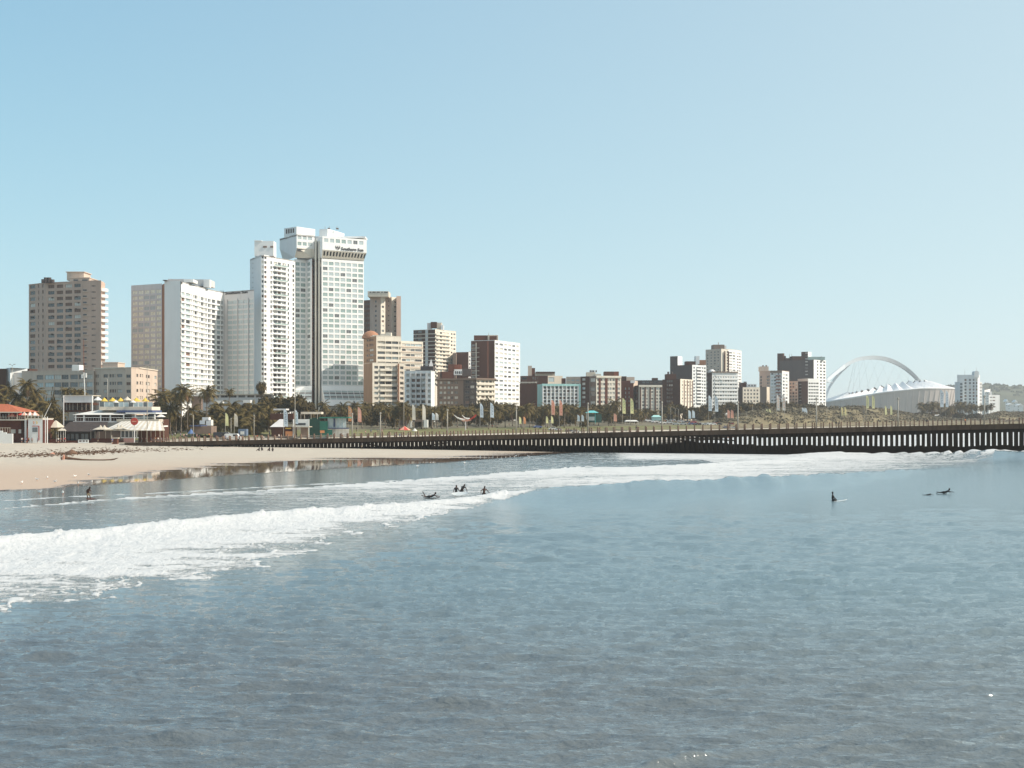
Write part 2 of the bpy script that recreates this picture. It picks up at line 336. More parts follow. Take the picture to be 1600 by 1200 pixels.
def sand_material():
    m=bpy.data.materials.new('beach_sand'); m.use_nodes=True; t=m.node_tree; L=t.links.new; N=t.nodes.new
    p=t.nodes['Principled BSDF']; g=N('ShaderNodeNewGeometry'); aw=N('ShaderNodeAttribute'); aw.attribute_name='wet'; ad=N('ShaderNodeAttribute'); ad.attribute_name='damp'
    mp=N('ShaderNodeMapping'); mp.inputs['Scale'].default_value=(.25,.8,1); L(g.outputs['Position'],mp.inputs[0])
    n=N('ShaderNodeTexNoise'); n.inputs['Scale'].default_value=1; n.inputs['Detail'].default_value=8; n.inputs['Roughness'].default_value=.7; L(mp.outputs[0],n.inputs['Vector'])
    dry=N('ShaderNodeValToRGB'); dry.color_ramp.elements[0].position=.3; dry.color_ramp.elements[1].position=.66
    dry.color_ramp.elements[0].color=(.43,.365,.29,1); dry.color_ramp.elements[1].color=(.53,.465,.375,1); L(n.outputs[0],dry.inputs[0])
    mx=N('ShaderNodeMix'); mx.data_type='RGBA'; mx.inputs[7].default_value=(.47,.355,.265,1); L(dry.outputs[0],mx.inputs[6]); L(ad.outputs['Fac'],mx.inputs[0])
    m2=N('ShaderNodeMix'); m2.data_type='RGBA'; m2.inputs[7].default_value=(.16,.115,.09,1); L(mx.outputs[2],m2.inputs[6]); L(aw.outputs['Fac'],m2.inputs[0])
    L(m2.outputs[2],p.inputs['Base Color'])
    r=N('ShaderNodeMapRange'); L(aw.outputs['Fac'],r.inputs[0]); r.inputs[3].default_value=.75; r.inputs[4].default_value=.035; L(r.outputs[0],p.inputs['Roughness'])
    p.inputs['IOR'].default_value=1.36
    n2=N('ShaderNodeTexNoise'); n2.inputs['Scale'].default_value=1.2; n2.inputs['Detail'].default_value=6; L(g.outputs['Position'],n2.inputs['Vector'])
    s=N('ShaderNodeMath'); s.operation='SUBTRACT'; s.inputs[0].default_value=1; L(aw.outputs['Fac'],s.inputs[1])
    s2=N('ShaderNodeMath'); s2.operation='MULTIPLY'; s2.inputs[1].default_value=.6; L(s.outputs[0],s2.inputs[0])
    b=N('ShaderNodeBump'); b.inputs['Distance'].default_value=.12; L(s2.outputs[0],b.inputs['Strength']); L(n2.outputs[0],b.inputs['Height']); L(b.outputs[0],p.inputs['Normal'])
    return m
def beach_attrs(Ug,Xg,Yg):
    P=HZ+H*F/Yg
    wl=HZ+H*F/ip(Ug,WATERLINE)
    n=fbm(Xg*.06,Yg*.10,4,201); n3=fbm(Xg*.03,Yg*.25,4,211)
    # width of the wet strip (in rows of the flat beach) and of the damp strip above it
    ww=ip(Ug,[(-300,2),(0,2),(150,7),(250,14),(400,15),(520,13),(650,8),(800,6),(950,5)])
    wet=sst(0,1,(P-(wl-ww))/2.5+(n3-.5)*7+.4)
    dw=ip(Ug,[(-300,44),(0,40),(250,26),(400,17),(600,10),(800,6)])
    damp=sst(-dw-12,-dw+16,(P-wl)+(n-.5)*8)
    return {'wet':wet,'damp':damp}
def beach_relief(Ug,Xg,Yg):
    P=HZ+H*F/Yg; wl=HZ+H*F/ip(Ug,WATERLINE); up=sst(-25,-50,P-wl)
    return up*(fbm(Xg*.35,Yg*.25,4,301)-.5)*.5*ip(Ug,[(-300,1),(300,1),(500,.3),(2000,.3)])
M_sand=sand_material()
def rows_beach(u):
    yw=ip(u,WATERLINE); yb=ip(u,BERM)
    return [yw*.86]+[yw*.93+(yb-yw*.93)*(k/150)**1.25 for k in range(151)]
land('beach','pale sand beach with a wet mirror strip along the waterline',-400,1900,700,rows_beach,M_sand,attrs=beach_attrs,extra=beach_relief)
M_pave=mat('promenade_paving',(.48,.42,.34),.85,.15,.3)
M_lawn=mat('lawn_grass',(.175,.165,.065),.9,.3,.25,bump=.3,var2=(.10,.095,.04))
M_town=mat('town_ground',(.15,.13,.085),.9,.4,.05)
land('promenade','pale paved beachfront promenade behind the sand',-400,1900,200,lambda u:[ip(u,BERM)+d for d in (0,5,10,16)],M_pave)
land('lawn','green lawn bank rising behind the promenade',-400,1900,200,lambda u:[ip(u,BERM)+16+d*6.5 for d in range(9)],M_lawn)
land('ground','far town ground reaching the horizon',-3000,4600,120,lambda u:[ip(u,BERM)+68+d for d in (0,12,24,36,50,70,100,200,400,800,1600,3000,6000,12000)],M_town)
mb=MB(); mb.quad((-9000,-400,-4),(9000,-400,-4),(9000,16000,-4),(-9000,16000,-4)); mb.build('sea_bed',M_town,kind='structure',label='sandy sea bed below the water')
# ---------------- pier ----------------
M_conc=mat('weathered_concrete',(.095,.062,.042),.9,.4,.5,.3,spec=.08,stain=.5)
M_pile=mat('tarred_pile',(.024,.0145,.009),.9,.4,1.0,.2,spec=.05)
M_deck=mat('pier_deck',(.42,.36,.29),.9,.15,.4)
M_post=mat('post_timber',(.24,.15,.105),.85,.3,1.5)
M_rail=mat('rail_timber',(.42,.33,.26),.85,.2,1.5)
M_pole=mat('lamp_pole_steel',(.36,.33,.28),.6,.15,.5)
M_white=mat('white_paint',(.78,.77,.74),.5,.06,.6)
PA=Vector((WX(232,366),366)); PB=Vector((WX(1700,283),283))   # landward and seaward points of the near edge
DZA,DZB=WZ(692,366),WZ(661,283)
dirP=(PB-PA).normalized(); nP=Vector((-dirP.y,dirP.x)); LP=(PB-PA).length; WD=6.0
def pier_pt(s,off=0): p=PA+dirP*s+nP*off; return p
def pier_z(s): return DZA+(DZB-DZA)*s/LP
def pier_s(px):   # distance along the near edge at which a column is met
    k=(px-CX)/F; return (k*PA.y-PA.x)/(dirP.x-k*dirP.y)
pier=empty('pier',(PA.x,PA.y,0),'long dark pier on close set piles running across the bay with a post railing','pier')
def sloped(s0,s1,o0,o1,za,zb,m,name,par=None,label=None):
    b=MB(); v=[]
    for s in (s0,s1):
        for o,dz in ((o0,za),(o1,za),(o1,zb),(o0,zb)):
            q=pier_pt(s,o); v.append((q.x,q.y,pier_z(s)+dz))
    b.v=v; b.f=[(0,1,2,3),(4,7,6,5),(0,4,5,1),(1,5,6,2),(2,6,7,3),(3,7,4,0)]; b.m=[0]*6
    return b.build(name,m,par or pier,label=label)
sloped(-10,LP+60,0,WD,-.35,0,M_deck,'deck')
nb=24; bl=(LP+60)/nb
for i in range(nb):                         # edge beams, one casting after another
    jog=random.uniform(-.03,.03)
    sloped(i*bl-8,(i+1)*bl-8.03,-.25+jog*.3,-.002,-.95+jog,-.0+.16,M_conc,'edge_beam')
for o in (1.5,4.5): sloped(-5,LP+60,o,o+.5,-1.3,-.36,M_pile,'girder')
sloped(-8,LP+60,WD+.002,WD+.25,-.9,.16,M_conc,'edge_beam')
mp=MB(); mp.box(-.33,-.3,-3,.33,.3,1); pile_mesh=mp.mesh('pile',M_pile)
mp2=MB(); mp2.box(-.2,-.2,-3,.2,.2,1); pile2=mp2.mesh('back_pile',M_pile)
s=18.0; ang=math.atan2(dirP.y,dirP.x); n=0
while s<LP+6 and n<285:
    z=pier_z(s)-.9; q=pier_pt(s,.25)
    o=place(pile_mesh,'pile',pier,(q.x,q.y,0),ang); o.scale=(random.uniform(.98,1.22)*(1.22 if CX+F*q.x/q.y>1450 else 1),1,1)
    # stretch the unit head to the beam
    o.location.z=z-1-0.0; o.rotation_euler=(random.uniform(-.01,.01),random.uniform(-.012,.012),ang)
    s+=1.17; n+=1
# the low sheet wall between the piles near the sand and water line, each sheet an uneven height
sh=14.0; i=0
while sh<LP+8 and i<200:
    q=pier_pt(sh,.5); q2=pier_pt(sh+1.548,.5); u=CX+F*q.x/q.y
    top=np.interp(u,[250,330,440,500,560,690,740,860,1000,1070,1150,1180,1450,1500,1560,1700],[.9,.8,-.6,.2,.9,1.4,1.7,1.7,1.8,2.9,2.4,2.2,2.3,2.3,2.6,2.3])+random.uniform(-.12,.12)
    b=MB(); b.obox(q,q2,.22,-3,top); b.build('sheet_plank',M_pile,pier); sh+=1.55; i+=1
# cross beams high between piles (partly closing the gaps) and diagonal braces
for ua,ub,za,zb in ((1085,1190,-1.0,-1.55),(1180,1440,-.9,-1.9),(1440,1640,-.9,-1.75)):
    a=pier_s(ua); b_=pier_s(ub); sloped(a,b_,2.6,2.9,zb,za,M_pile,'cross_beam')
for ua,za,ub,zb in ((565,.9,600,-.3),(640,-.2,700,1.2),(1060,2.3,1120,.9),(740,3.0,790,2.2),(990,3.4,1150,2.2)):
    a=pier_pt(pier_s(ua),1.2); c=pier_pt(pier_s(ub),1.2); b=MB(); b.tube((a.x,a.y,za+1),(c.x,c.y,zb+1),.16,.16,6); b.build('brace',M_pile,pier)
# railing
pm=MB(); pm.box(-.14,-.14,0,.14,.14,1.35); post_mesh=pm.mesh('railing_post',M_post)
for row,off,st in ((0,.12,0),(1,WD-.2,.9)):
    s=2+st; k=0
    while s<LP+10 and k<148:
        q=pier_pt(s,off); o=place(post_mesh,'railing_post',pier,(q.x,q.y,pier_z(s)+.17*(row==0)),ang+random.uniform(-.08,.08)); o.scale=(1,1,random.uniform(.95,1.06)); s+=2.05; k+=1
    for h in (.42,.85):
        q0,q1=pier_pt(1,off),pier_pt(LP+8,off)
        b=MB(); b.tube((q0.x,q0.y,pier_z(1)+h+.15),(q1.x,q1.y,pier_z(LP+8)+h+.15),.05,.05,6); b.build('rail',M_rail,pier)
# lamp poles on the pier
pole_px=[(320,648,'beside the blue umbrella'),(461,590,None),(548,646,None),(592,645,None),(697,640,'behind the palm grove'),(805,637,None),(917,630,None),(1033,648,None),(1152,628,None),(1275,622,None),(1403,622,None),(1538,619,None)]
def lamp_pole(x,y,z,h,label,r=.13,heads=0,group='lamp poles along the pier'):
    e=empty('lamp_pole',(x,y,z),label,'lamp pole',group)
    b=MB(); b.tube((x,y,z),(x,y,z+h),r,r*.62,8); b.build('pole',M_pole,e,smooth=True)
    b=MB(); b.tube((x,y,z),(x,y,z+.35),r*1.6,r*1.5,8); b.build('pole_base',M_pole,e)
    if heads==0:
        b=MB(); b.tube((x,y,z+h),(x,y,z+h+.45),r*1.3,r*1.0,8); b.build('lamp_head',M_pole,e)
    for k in range(heads):
        sx=-1 if k==0 else 1
        b=MB(); b.tube((x,y,z+h-.2),(x+sx*.9,y,z+h+.15),.05,.05,6); b.build('lamp_arm',M_pole,e)
        b=MB(); b.box(x+sx*.9-.35,y-.15,z+h+.1,x+sx*.9+.35,y+.15,z+h+.3); b.build('lamp_head',M_pole,e)
    return e
ords=['nearest the beach','second from the beach','third from the beach','fourth from the beach','fifth from the beach','sixth from the beach','seventh from the beach','eighth from the beach','fifth from the right edge','fourth from the right edge','third from the right edge','second from the right edge','last before the right edge']
pp=[548,592,697,805,917,1033,1152,1275,1403,1538]
tops=[646,645,640,637,630,628,628,622,622,619]
lab=['thin lamp pole on the pier, nearest the beach','thin lamp pole on the pier, second from the beach','grey lamp pole on the pier in front of the dark brown flats','grey lamp pole on the pier below the white tower with a brown side','grey lamp pole on the pier beside the green kiosk','dark lamp pole on the pier in front of the striped cream block','grey lamp pole on the pier in front of the white block with dark side','grey lamp pole on the pier in front of the grassy dune, nearest the dark tower','grey lamp pole on the pier under the right end of the stadium','grey lamp pole on the pier just right of the isolated blue grey hotel']
for u,t,l in zip(pp,tops,lab):
    s=pier_s(u); off=.9; q=pier_pt(s,off); z=pier_z(s); lamp_pole(q.x,q.y,z,WZ(t,q.y)-z-.3,l,.2)
# ---------------- building kit ----------------
W_=lambda n,c,**k: mat(n,c,**{**dict(rough=.85,var=.10,scale=.25,streak=.35,spec=.12,stain=.18),**k})
M_tan=W_('tan_render',(.57,.41,.33)); M_tan2=W_('pinkish_tan_render',(.62,.50,.41)); M_cream=W_('cream_render',(.70,.61,.50)); M_cream2=W_('pale_cream_render',(.78,.71,.60))
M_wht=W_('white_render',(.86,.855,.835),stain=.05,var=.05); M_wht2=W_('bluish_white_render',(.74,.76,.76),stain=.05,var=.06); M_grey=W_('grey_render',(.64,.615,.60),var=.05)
M_brown=W_('brown_brick',(.135,.055,.036)); M_brown2=W_('dark_brown_brick',(.088,.040,.027)); M_red=W_('red_brick',(.24,.085,.055)); M_terra=W_('terracotta_render',(.40,.20,.12)); M_dgrey=W_('charcoal_render',(.10,.08,.075))
M_orng=W_('ochre_render',(.40,.25,.16)); M_mint=W_('mint_paint',(.36,.60,.58)); M_brn3=W_('taupe_render',(.24,.175,.14)); M_roof=mat('roof_felt',(.22,.18,.15),.9,.2,.3)
G_dark=glass('dark_glass',(.035,.035,.04),.07,.9); G_mid=glass('grey_glass',(.14,.15,.155),.1,.8); G_sky=glass('pale_reflecting_glass',(.46,.54,.55),.15,1.0,.12); G_curt=mat('drawn_curtain',(.66,.63,.57),.5,.2,.5); G_grn=glass('green_tinted_glass',(.30,.40,.38),.12,.9,.15); G_gold=mat('glass_with_gold_reflection',(.95,.87,.70),.25,.35,.8)  # pale and gold panes: sky and cream reflections put into the base colour
G_brn=mat('brown_blind',(.20,.12,.09),.6,.2,.5)
M_frame=mat('window_frame',(.30,.26,.23),.6,0); M_framew=mat('white_window_frame',(.66,.65,.62),.6,0)
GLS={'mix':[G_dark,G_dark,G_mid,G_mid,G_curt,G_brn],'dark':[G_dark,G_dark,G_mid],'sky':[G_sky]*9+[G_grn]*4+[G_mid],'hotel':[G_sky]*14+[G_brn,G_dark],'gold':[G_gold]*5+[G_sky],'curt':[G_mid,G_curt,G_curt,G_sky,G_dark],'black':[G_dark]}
_wm={}
def win_mesh(w,h,g,fr,mull):
    key=(round(w,1),round(h,1),g.name,fr.name,mull)
    if key in _wm: return _wm[key]
    w,h=round(w,1),round(h,1); b=MB(); t=min(.09,w*.08); y0,y1=-.06,0.02
    b.quad((0,0,0),(w,0,0),(w,0,h),(0,0,h),1)
    b.box(0,y0,0,w,y1,t,0); b.box(0,y0,h-t,w,y1,h,0); b.box(0,y0,t,t,y1,h-t,0); b.box(w-t,y0,t,w,y1,h-t,0)
    for k in range(1,mull): x=w*k/mull; b.box(x-t*.4,y0,t,x+t*.4,y1,h-t,0)
    me=b.mesh('window',[fr,g]); _wm[key]=me; return me
def V2(p): return Vector((p[0],p[1]))
def colfrac(P,Q,px):
    k=(px-CX)/F; dx,dy=Q[0]-P[0],Q[1]-P[1]; return (k*P[1]-P[0])/(dx-k*dy)
def facade(root,P,Q,z0,z1,cols,rows,m,glz='mix',frame=M_frame,depth=.3,mull=2,name='wall',skip=None,winname='window',zof=0.0):
    """wall between ground points P (left) and Q (right) with real openings; cols/rows in metres along/up"""
    P=V2(P);Q=V2(Q); L=(Q-P).length; d=(Q-P)/L; n=Vector((d.y,-d.x))    # n points to the viewer
    cols=[(max(.05,a),min(L-.05,b)) for a,b in cols if b-a>.15 and b>.1 and a<L-.1]
    rows=[(max(z0+.02,a),min(z1-.02,b)) for a,b in rows if b>z0+.3 and a<z1-.3]
    xs=sorted({0.0,L,*[c for p in cols for c in p]}); zs=sorted({z0,z1,*[c for p in rows for c in p]})
    isc=[any(a-1e-6<=(xs[i]+xs[i+1])/2<=b+1e-6 for a,b in cols) for i in range(len(xs)-1)]
    isr=[any(a-1e-6<=(zs[i]+zs[i+1])/2<=b+1e-6 for a,b in rows) for i in range(len(zs)-1)]
    mb=MB(); pt=lambda x,z,o=0:(P.x+d.x*x-n.x*o,P.y+d.y*x-n.y*o,z)
    ang=math.atan2(d.y,d.x); ww=[]; wi=0
    i=0
    # solid strips: merge horizontally where the row has no openings
    for j in range(len(zs)-1):
        za,zb=zs[j],zs[j+1]
        if not isr[j]: mb.quad(pt(0,za),pt(L,za),pt(L,zb),pt(0,zb)); continue
        for i in range(len(xs)-1):
            xa,xb=xs[i],xs[i+1]
            if isc[i] and not (skip and skip(wi,xa/L,j)):
                mb.quad(pt(xa,za),pt(xb,za),pt(xb,za,depth),pt(xa,za,depth)); mb.quad(pt(xa,zb,depth),pt(xb,zb,depth),pt(xb,zb),pt(xa,zb))
                mb.quad(pt(xa,za),pt(xa,za,depth),pt(xa,zb,depth),pt(xa,zb)); mb.quad(pt(xb,za,depth),pt(xb,za),pt(xb,zb),pt(xb,zb,depth))
                ww.append((xa,xb,za,zb))
            else: mb.quad(pt(xa,za),pt(xb,za),pt(xb,zb),pt(xa,zb))
    mb.build(name,m,root)
    if len(ww)>max(0,300-root.get('_nw',0)):      # past the limit: the rest as one joined part
        keep=max(0,300-root.get('_nw',0)); rest=ww[keep:]; ww=ww[:keep]
        rb=MB(); gl=GLS[glz]
        for xa,xb,za,zb in rest:
            g=2 if random.random()<.2 else 1
            rb.quad(pt(xa,za,depth*.9),pt(xb,za,depth*.9),pt(xb,zb,depth*.9),pt(xa,zb,depth*.9),g)
            rb.quad(pt(xa,za,depth*.8),pt(xb,za,depth*.8),pt(xb,za+.1,depth*.8),pt(xa,za+.1,depth*.8),0)
            for k in range(1,mull): x=xa+(xb-xa)*k/mull; rb.quad(pt(x-.04,za,depth*.8),pt(x+.04,za,depth*.8),pt(x+.04,zb,depth*.8),pt(x-.04,zb,depth*.8),0)
        rb.build(winname+'_rest',[frame,gl[0],random.choice(gl)],root,kind='stuff')
    for xa,xb,za,zb in ww:
        g=random.choice(GLS[glz]); me=win_mesh(xb-xa,zb-za,g,frame,mull)
        q=pt(xa,za,depth*.9); o=place(me,winname,root,q,ang)
        rw,rh=round(xb-xa,1),round(zb-za,1); o.scale=((xb-xa)/max(rw,.1),1,(zb-za)/max(rh,.1))
    root['_nw']=root.get('_nw',0)+len(ww)
def rowsz(D,y,pitch,h,n):
    """openings of n storeys: first one's top at row y, as rows seen at distance D -> metres"""
    return [(WZ(y+k*pitch+h,D),WZ(y+k*pitch,D)) for k in range(n)]
def colsx(P,Q,pxs):
    L=(V2(Q)-V2(P)).length
    return [(colfrac(P,Q,a)*L,colfrac(P,Q,b)*L) for a,b in pxs]
def even(a,b,n,r=.6): w=(b-a)/n; return [(a+w*(k+(1-r)/2),a+w*(k+(1+r)/2)) for k in range(n)]
def corner(x0,xm,x1,D,a):
    """footprint of a block whose near corner stands at column xm, distance D, its left face turned a degrees"""
    a=R(a); ca,sa=math.cos(a),math.sin(a); Cx=WX(xm,D); k0=(x0-CX)/F; k1=(x1-CX)/F
    pts=[]
    if x0<xm: t=(Cx-k0*D)/(ca+k0*sa); pts.append((Cx-t*ca,D+t*sa))
    pts.append((Cx,D))
    if x1>xm: t=(k1*D-Cx)/(sa-k1*ca); pts.append((Cx+t*sa,D+t*ca))
    return pts
def band_part(root,P,Q,z0,z1,out,m,name='balcony',off=0.0,e=.1):
    P=V2(P);Q=V2(Q); d=(Q-P).normalized(); n=Vector((d.y,-d.x)); P=P+d*e+n*(out+off); Q=Q-d*e+n*(out+off)
    b=MB(); b.obox(P,Q,out-.003,z0,z1,0); return b.build(name,m,root)
GZ=3.0
def block(root,pts,ytop,faces,m,z0=None,ref=None,back=22,zt=None,roof=True,parapet=0,side=True):
    """a volume: front footprint pts left to right, faces = list of face specs (dict or None)"""
    z0=GZ if z0 is None else z0
    ref=ref if ref is not None else pts[min(1,len(pts)-1)][1]
    z1=zt if zt is not None else WZ(ytop,ref)
    for i in range(len(pts)-1):
        P,Q=pts[i],pts[i+1]; f=faces[i] if i<len(faces) else None
        mm=(f or {}).get('m',m)
        if not f or 'cols' not in f: facade(root,P,Q,z0,z1,[],[],mm)
        else:
            Dl=P[1] if f.get('at','l')=='l' else Q[1]
            facade(root,P,Q,z0,z1,colsx(P,Q,f['cols']),rowsz(Dl,*f['rows']),mm,f.get('g','mix'),f.get('fr',M_frame),f.get('dp',.3),f.get('mull',2),skip=f.get('skip'))
        if f and 'bands' in f:   # (y0,pitch,h,n,out,material,name)
            y,p,h,n,out,bm,nm=f['bands']; Dl=P[1]
            span=f.get('bspan')
            A,B=(P,Q) if not span else [V2(P)+(V2(Q)-V2(P))*colfrac(P,Q,x) for x in span]
            for a,b in rowsz(Dl,y,p,h,n): band_part(root,A,B,a,b,out,bm,nm)
        if f and 'fins' in f:    # (list of px, width m, out, material)
            xs,w,out,fm=f['fins']; dv=(V2(Q)-V2(P)).normalized()
            for x in xs:
                c=V2(P)+(V2(Q)-V2(P))*colfrac(P,Q,x); y0,y1=f.get('fz',(None,None))
                b=MB(); n=Vector((dv.y,-dv.x)); b.obox(c-dv*w/2+n*out,c+dv*w/2+n*out,out-.004,z0 if y1 is None else WZ(y1,P[1]),z1-.01 if y0 is None else WZ(y0,P[1])); b.build('fin',fm,root)
    A=V2(pts[0]);Bq=V2(pts[-1])
    if len(pts)==3:
        C2=V2(pts[0])+V2(pts[2])-V2(pts[1]); bk=[Bq,C2,A]
    else:
        d=(Bq-A).normalized(); n=Vector((-d.y,d.x))
        def away(p,side):      # side walls run square to the front, or turn in where the plot narrows
            v=p.normalized(); s_=(n.x*v.y-v.x*n.y)*side
            return p+(v+Vector((-side,0))*.03).normalized()*back if s_>0 else p+n*back
        bk=[Bq,away(Bq,1),away(A,-1),A]
    mb=MB()
    for a,b in zip(bk[:-1],bk[1:]): mb.quad((a.x,a.y,z0),(b.x,b.y,z0),(b.x,b.y,z1),(a.x,a.y,z1))
    mb.build('rear_wall',m,root)
    poly=[V2(p) for p in pts]+bk[1:-1]
    if roof:
        cx=sum(p.x for p in poly)/len(poly); cy=sum(p.y for p in poly)/len(poly)
        mb=MB(); k=len(poly); mb.v=[(p.x,p.y,z1-.02) for p in poly]; mb.f=[tuple(range(k))]; mb.m=[0]; mb.build('roof',M_roof,root)
    if parapet:
        mb=MB(); ring=[V2(p) for p in pts]
        for a,b in zip(ring[:-1],ring[1:]): mb.obox(a,b,.25,z1,z1+parapet,0,off=-.1)
        mb.build('parapet',m,root)
    return z1
def roofbox(root,x0,x1,y0,y1,D,dep,m,name='roof_house',cap=0):
    b=MB(); b.box(WX(x0,D),D,WZ(y1,D),WX(x1,D),D+dep,WZ(y0,D)); o=b.build(name,m,root)
    if cap: b=MB(); b.box(WX(x0,D)-cap,D-cap,WZ(y0,D),WX(x1,D)+cap,D+dep+cap,WZ(y0,D)+.35); b.build('roof_cap',m,root)
    return o
def tank(root,x,D,z,r,h,m): b=MB(); b.tube((x,D,z),(x,D,z+h),r,r,10); b.build('water_tank',m,root)
def bld(label,x,D,name='building',cat='building',group='beachfront buildings'):
    return empty(name,(WX(x,D),D,GZ),label,cat,group)
def mast(root,x,y0,y1,D,r=.12): b=MB(); b.tube((WX(x,D),D,WZ(y1,D)),(WX(x,D),D,WZ(y0,D)),r,r*.6,5); b.build('mast',M_frame,root)
# ---------------- the skyline, left to right ----------------
# tall tan tower
r=bld('tall tan tower at the left of the skyline, rounded white balconies down its right edge',105,620,'apartment_tower','apartment tower')
D=620; P=[(WX(45,637),637),(WX(72,628),628),(WX(130,620),620),(WX(158,618),618)]
rw=(446,9.6,5.6,16)
z1=block(r,P,440,[dict(cols=[(47,55),(59.5,61),(66,68)],rows=rw),dict(cols=[(75,85),(88.5,98.5),(102,112.5),(116,126)],rows=(445.5,9.6,5.4,16),g='mix',mull=3),dict(cols=[(143,144.8),(145.4,147),(147.5,149)],rows=(446,9.6,2.2,16),g='dark',mull=1)],M_tan,ref=620,back=24,parapet=.4)
sp=[(WX(128.5,619.7),619.7),(WX(139,619.7),619.7)]
for a,b in rowsz(620,452.4,9.6,2,15):           # stair slots: dark boxes, the openings' shade put into colour
    mb=MB(); mb.box(WX(130,620),619.6,a,WX(138.4,620),619.98,b); mb.build('stair_slot',G_dark,r)
for a,b in rowsz(620,455.5,9.6,.9,15):
    mb=MB(); mb.box(WX(129.6,620),619.2,a,WX(138.8,620),619.9,b); mb.build('ledge',M_tan2,r)
for k,(a,b) in enumerate(rowsz(622,450,9.6,4.3,16)):   # rounded balconies
    cx,cy=WX(158.5,625),626; mb=MB(); pr=[(cx-1.5,cy+4)]+[(cx+3.1*math.cos(t),cy+3.8*math.sin(t)-1) for t in np.linspace(-2.2,.9,9)][::-1][::-1]
    mb.prism([(cx-1.8,622.2)]+[(cx+2.8*math.cos(t),cy+3.6*math.sin(t)) for t in np.linspace(-1.9,1.5,10)]+[(cx-1.8,cy+4)],a-.1,b); mb.build('balcony',M_wht,r)
mb=MB(); mb.box(WX(158,622)-.3,618.4,GZ,WX(162,625)-1.0,629,z1+.2); mb.build('corner_wall',M_tan,r)
roofbox(r,104.5,131,425.5,438,628,10,M_tan2,cap=.5); roofbox(r,109,139.5,434.5,442,624,14,M_tan2,cap=.3); roofbox(r,142,154.5,438,442,624,8,M_tan2)
for a,b in ((115,122),(128.5,137)):
    mb=MB(); mb.box(WX(a,624),623.85,WZ(439,624),WX(b,624),623.98,WZ(436.8,624)); mb.build('vent',G_dark,r)
for x,h in ((66.5,2.0),(70.5,3.4),(76,3.4),(81,1.8)): tank(r,WX(x,625),626,z1,.95,h*.62+.5,M_dgrey)
random.seed(12)
for k in range(34):      # air conditioners under the windows
    px=random.choice((79,82,91,94,105,109,119,123,50)); row=random.randrange(1,15); D_=np.interp(px,[45,72,130],[637,628,620])-.05; z=WZ(453.6+9.6*row,620)
    mb=MB(); mb.box(WX(px,D_)-.4,D_-.5,z-.3,WX(px,D_)+.4,D_-.02,z+.25); mb.build('air_conditioner',M_dgrey,r)
# low wide pinkish blocks in front
r=bld('low wide pinkish tan block with long strip windows, behind the palms at the far left',95,520,'apartment_block')
block(r,[(WX(34,534),534),(WX(147,520),520)],579,[dict(cols=[(57,67.5),(70,84),(84.7,95.5),(96.2,107),(109.5,121.5),(123,134),(135,144.5)],rows=(586.5,11.8,7,4),g='curt',mull=3)],M_tan2,ref=520,back=30,parapet=.3)
roofbox(r,113,123.5,570,579,535,6,M_wht); roofbox(r,160,184,567,579,545,10,M_tan2,cap=.2); roofbox(r,146,156,578,582,524,6,M_wht)
r=bld('low pinkish block with rounded corner and bright right side, below the white hotel',200,512,'apartment_block')
arc=[(WX(147,521.5),521.5),(WX(196,512),512),(WX(205,511.6),511.6),(WX(212,513.5),513.5),(WX(217,517),517),(WX(246,549),549)]
block(r,arc,575,[dict(cols=[(149,151),(152,154),(161.5,168.5),(171,174),(175,178),(179,181),(183,191)],rows=(585.3,11.8,5,4)),dict(cols=[(197.3,204)],rows=(585.3,11.8,5,4)),None,dict(cols=[(213.3,216)],rows=(584,11.8,5,4)),dict(cols=[(218.5,220.5),(221.6,223.4),(228,230),(231,234),(241.5,244.5)],rows=(584,11.6,5.2,4),g='curt')],M_tan2,ref=512,back=18,parapet=.3)
band_part(r,arc[0],arc[1],WZ(576,515),WZ(574,515),.3,M_cream,'cornice'); band_part(r,arc[4],arc[5],WZ(575.5,517),WZ(573.8,517),.3,M_cream,'cornice')
# the white bending hotel
r=bld('long white bending hotel with a blank slab, dark lettering near its right end',300,720,'hotel','hotel')
grid=(455,8.42,5.6,19)
P=[(WX(205,652),652),(WX(253,642),642)]
zr=block(r,P,443,[dict(cols=even(206,252.5,5,.84),rows=grid,g='gold',fr=M_grey,mull=2,dp=.25)],M_grey,ref=642,back=18)  # shaded wing of the white hotel: shade put into the grey walls
P1=[(WX(257,633),633),(WX(282,631),631)]
block(r,P1,439,[None],M_wht,ref=632,back=20)
mb=MB(); mb.prism([(WX(253,643),643),(WX(257,637),637),(WX(257,637)+.1,645),(WX(253,643)+.1,648)],GZ,WZ(444,640)); mb.build('recess_wall',M_terra,r)
us=[283,289.5,300,310,320,330,338,345.5,349]; Ds=[643,647,656,666,676,684,690,695,697]
pts=[(WX(u,d),d) for u,d in zip(us,Ds)]
zt=WZ(441,646)
cols=[[(283.5,288.5)],[(290.6,297.3),(298.3,299.4)],[(302,303.6),(304.3,308),(308.7,309.7)],[(311.5,313),(314,318),(318.6,319.7)],[(321,323),(325,328),(328.6,329.6)],[(331,336.5)],[(339,344.5)],[(346,348.5)]]
for i in range(8):
    L=colsx(pts[i],pts[i+1],cols[i]); rr=[(zt-5.1-k*2.72-1.85,zt-5.1-k*2.72) for k in range(21)]
    facade(r,pts[i],pts[i+1],GZ,zt,L,rr,M_wht,'hotel' if i in(0,1) else 'curt',M_framew,.5,1)
    for k in range(21): band_part(r,pts[i],pts[i+1],zt-5.1-k*2.72-2.72,zt-5.1-k*2.72-1.9,.35,M_wht,'balcony_band',e=0)
P2=[(WX(349,697),697),(WX(397,684),684)]
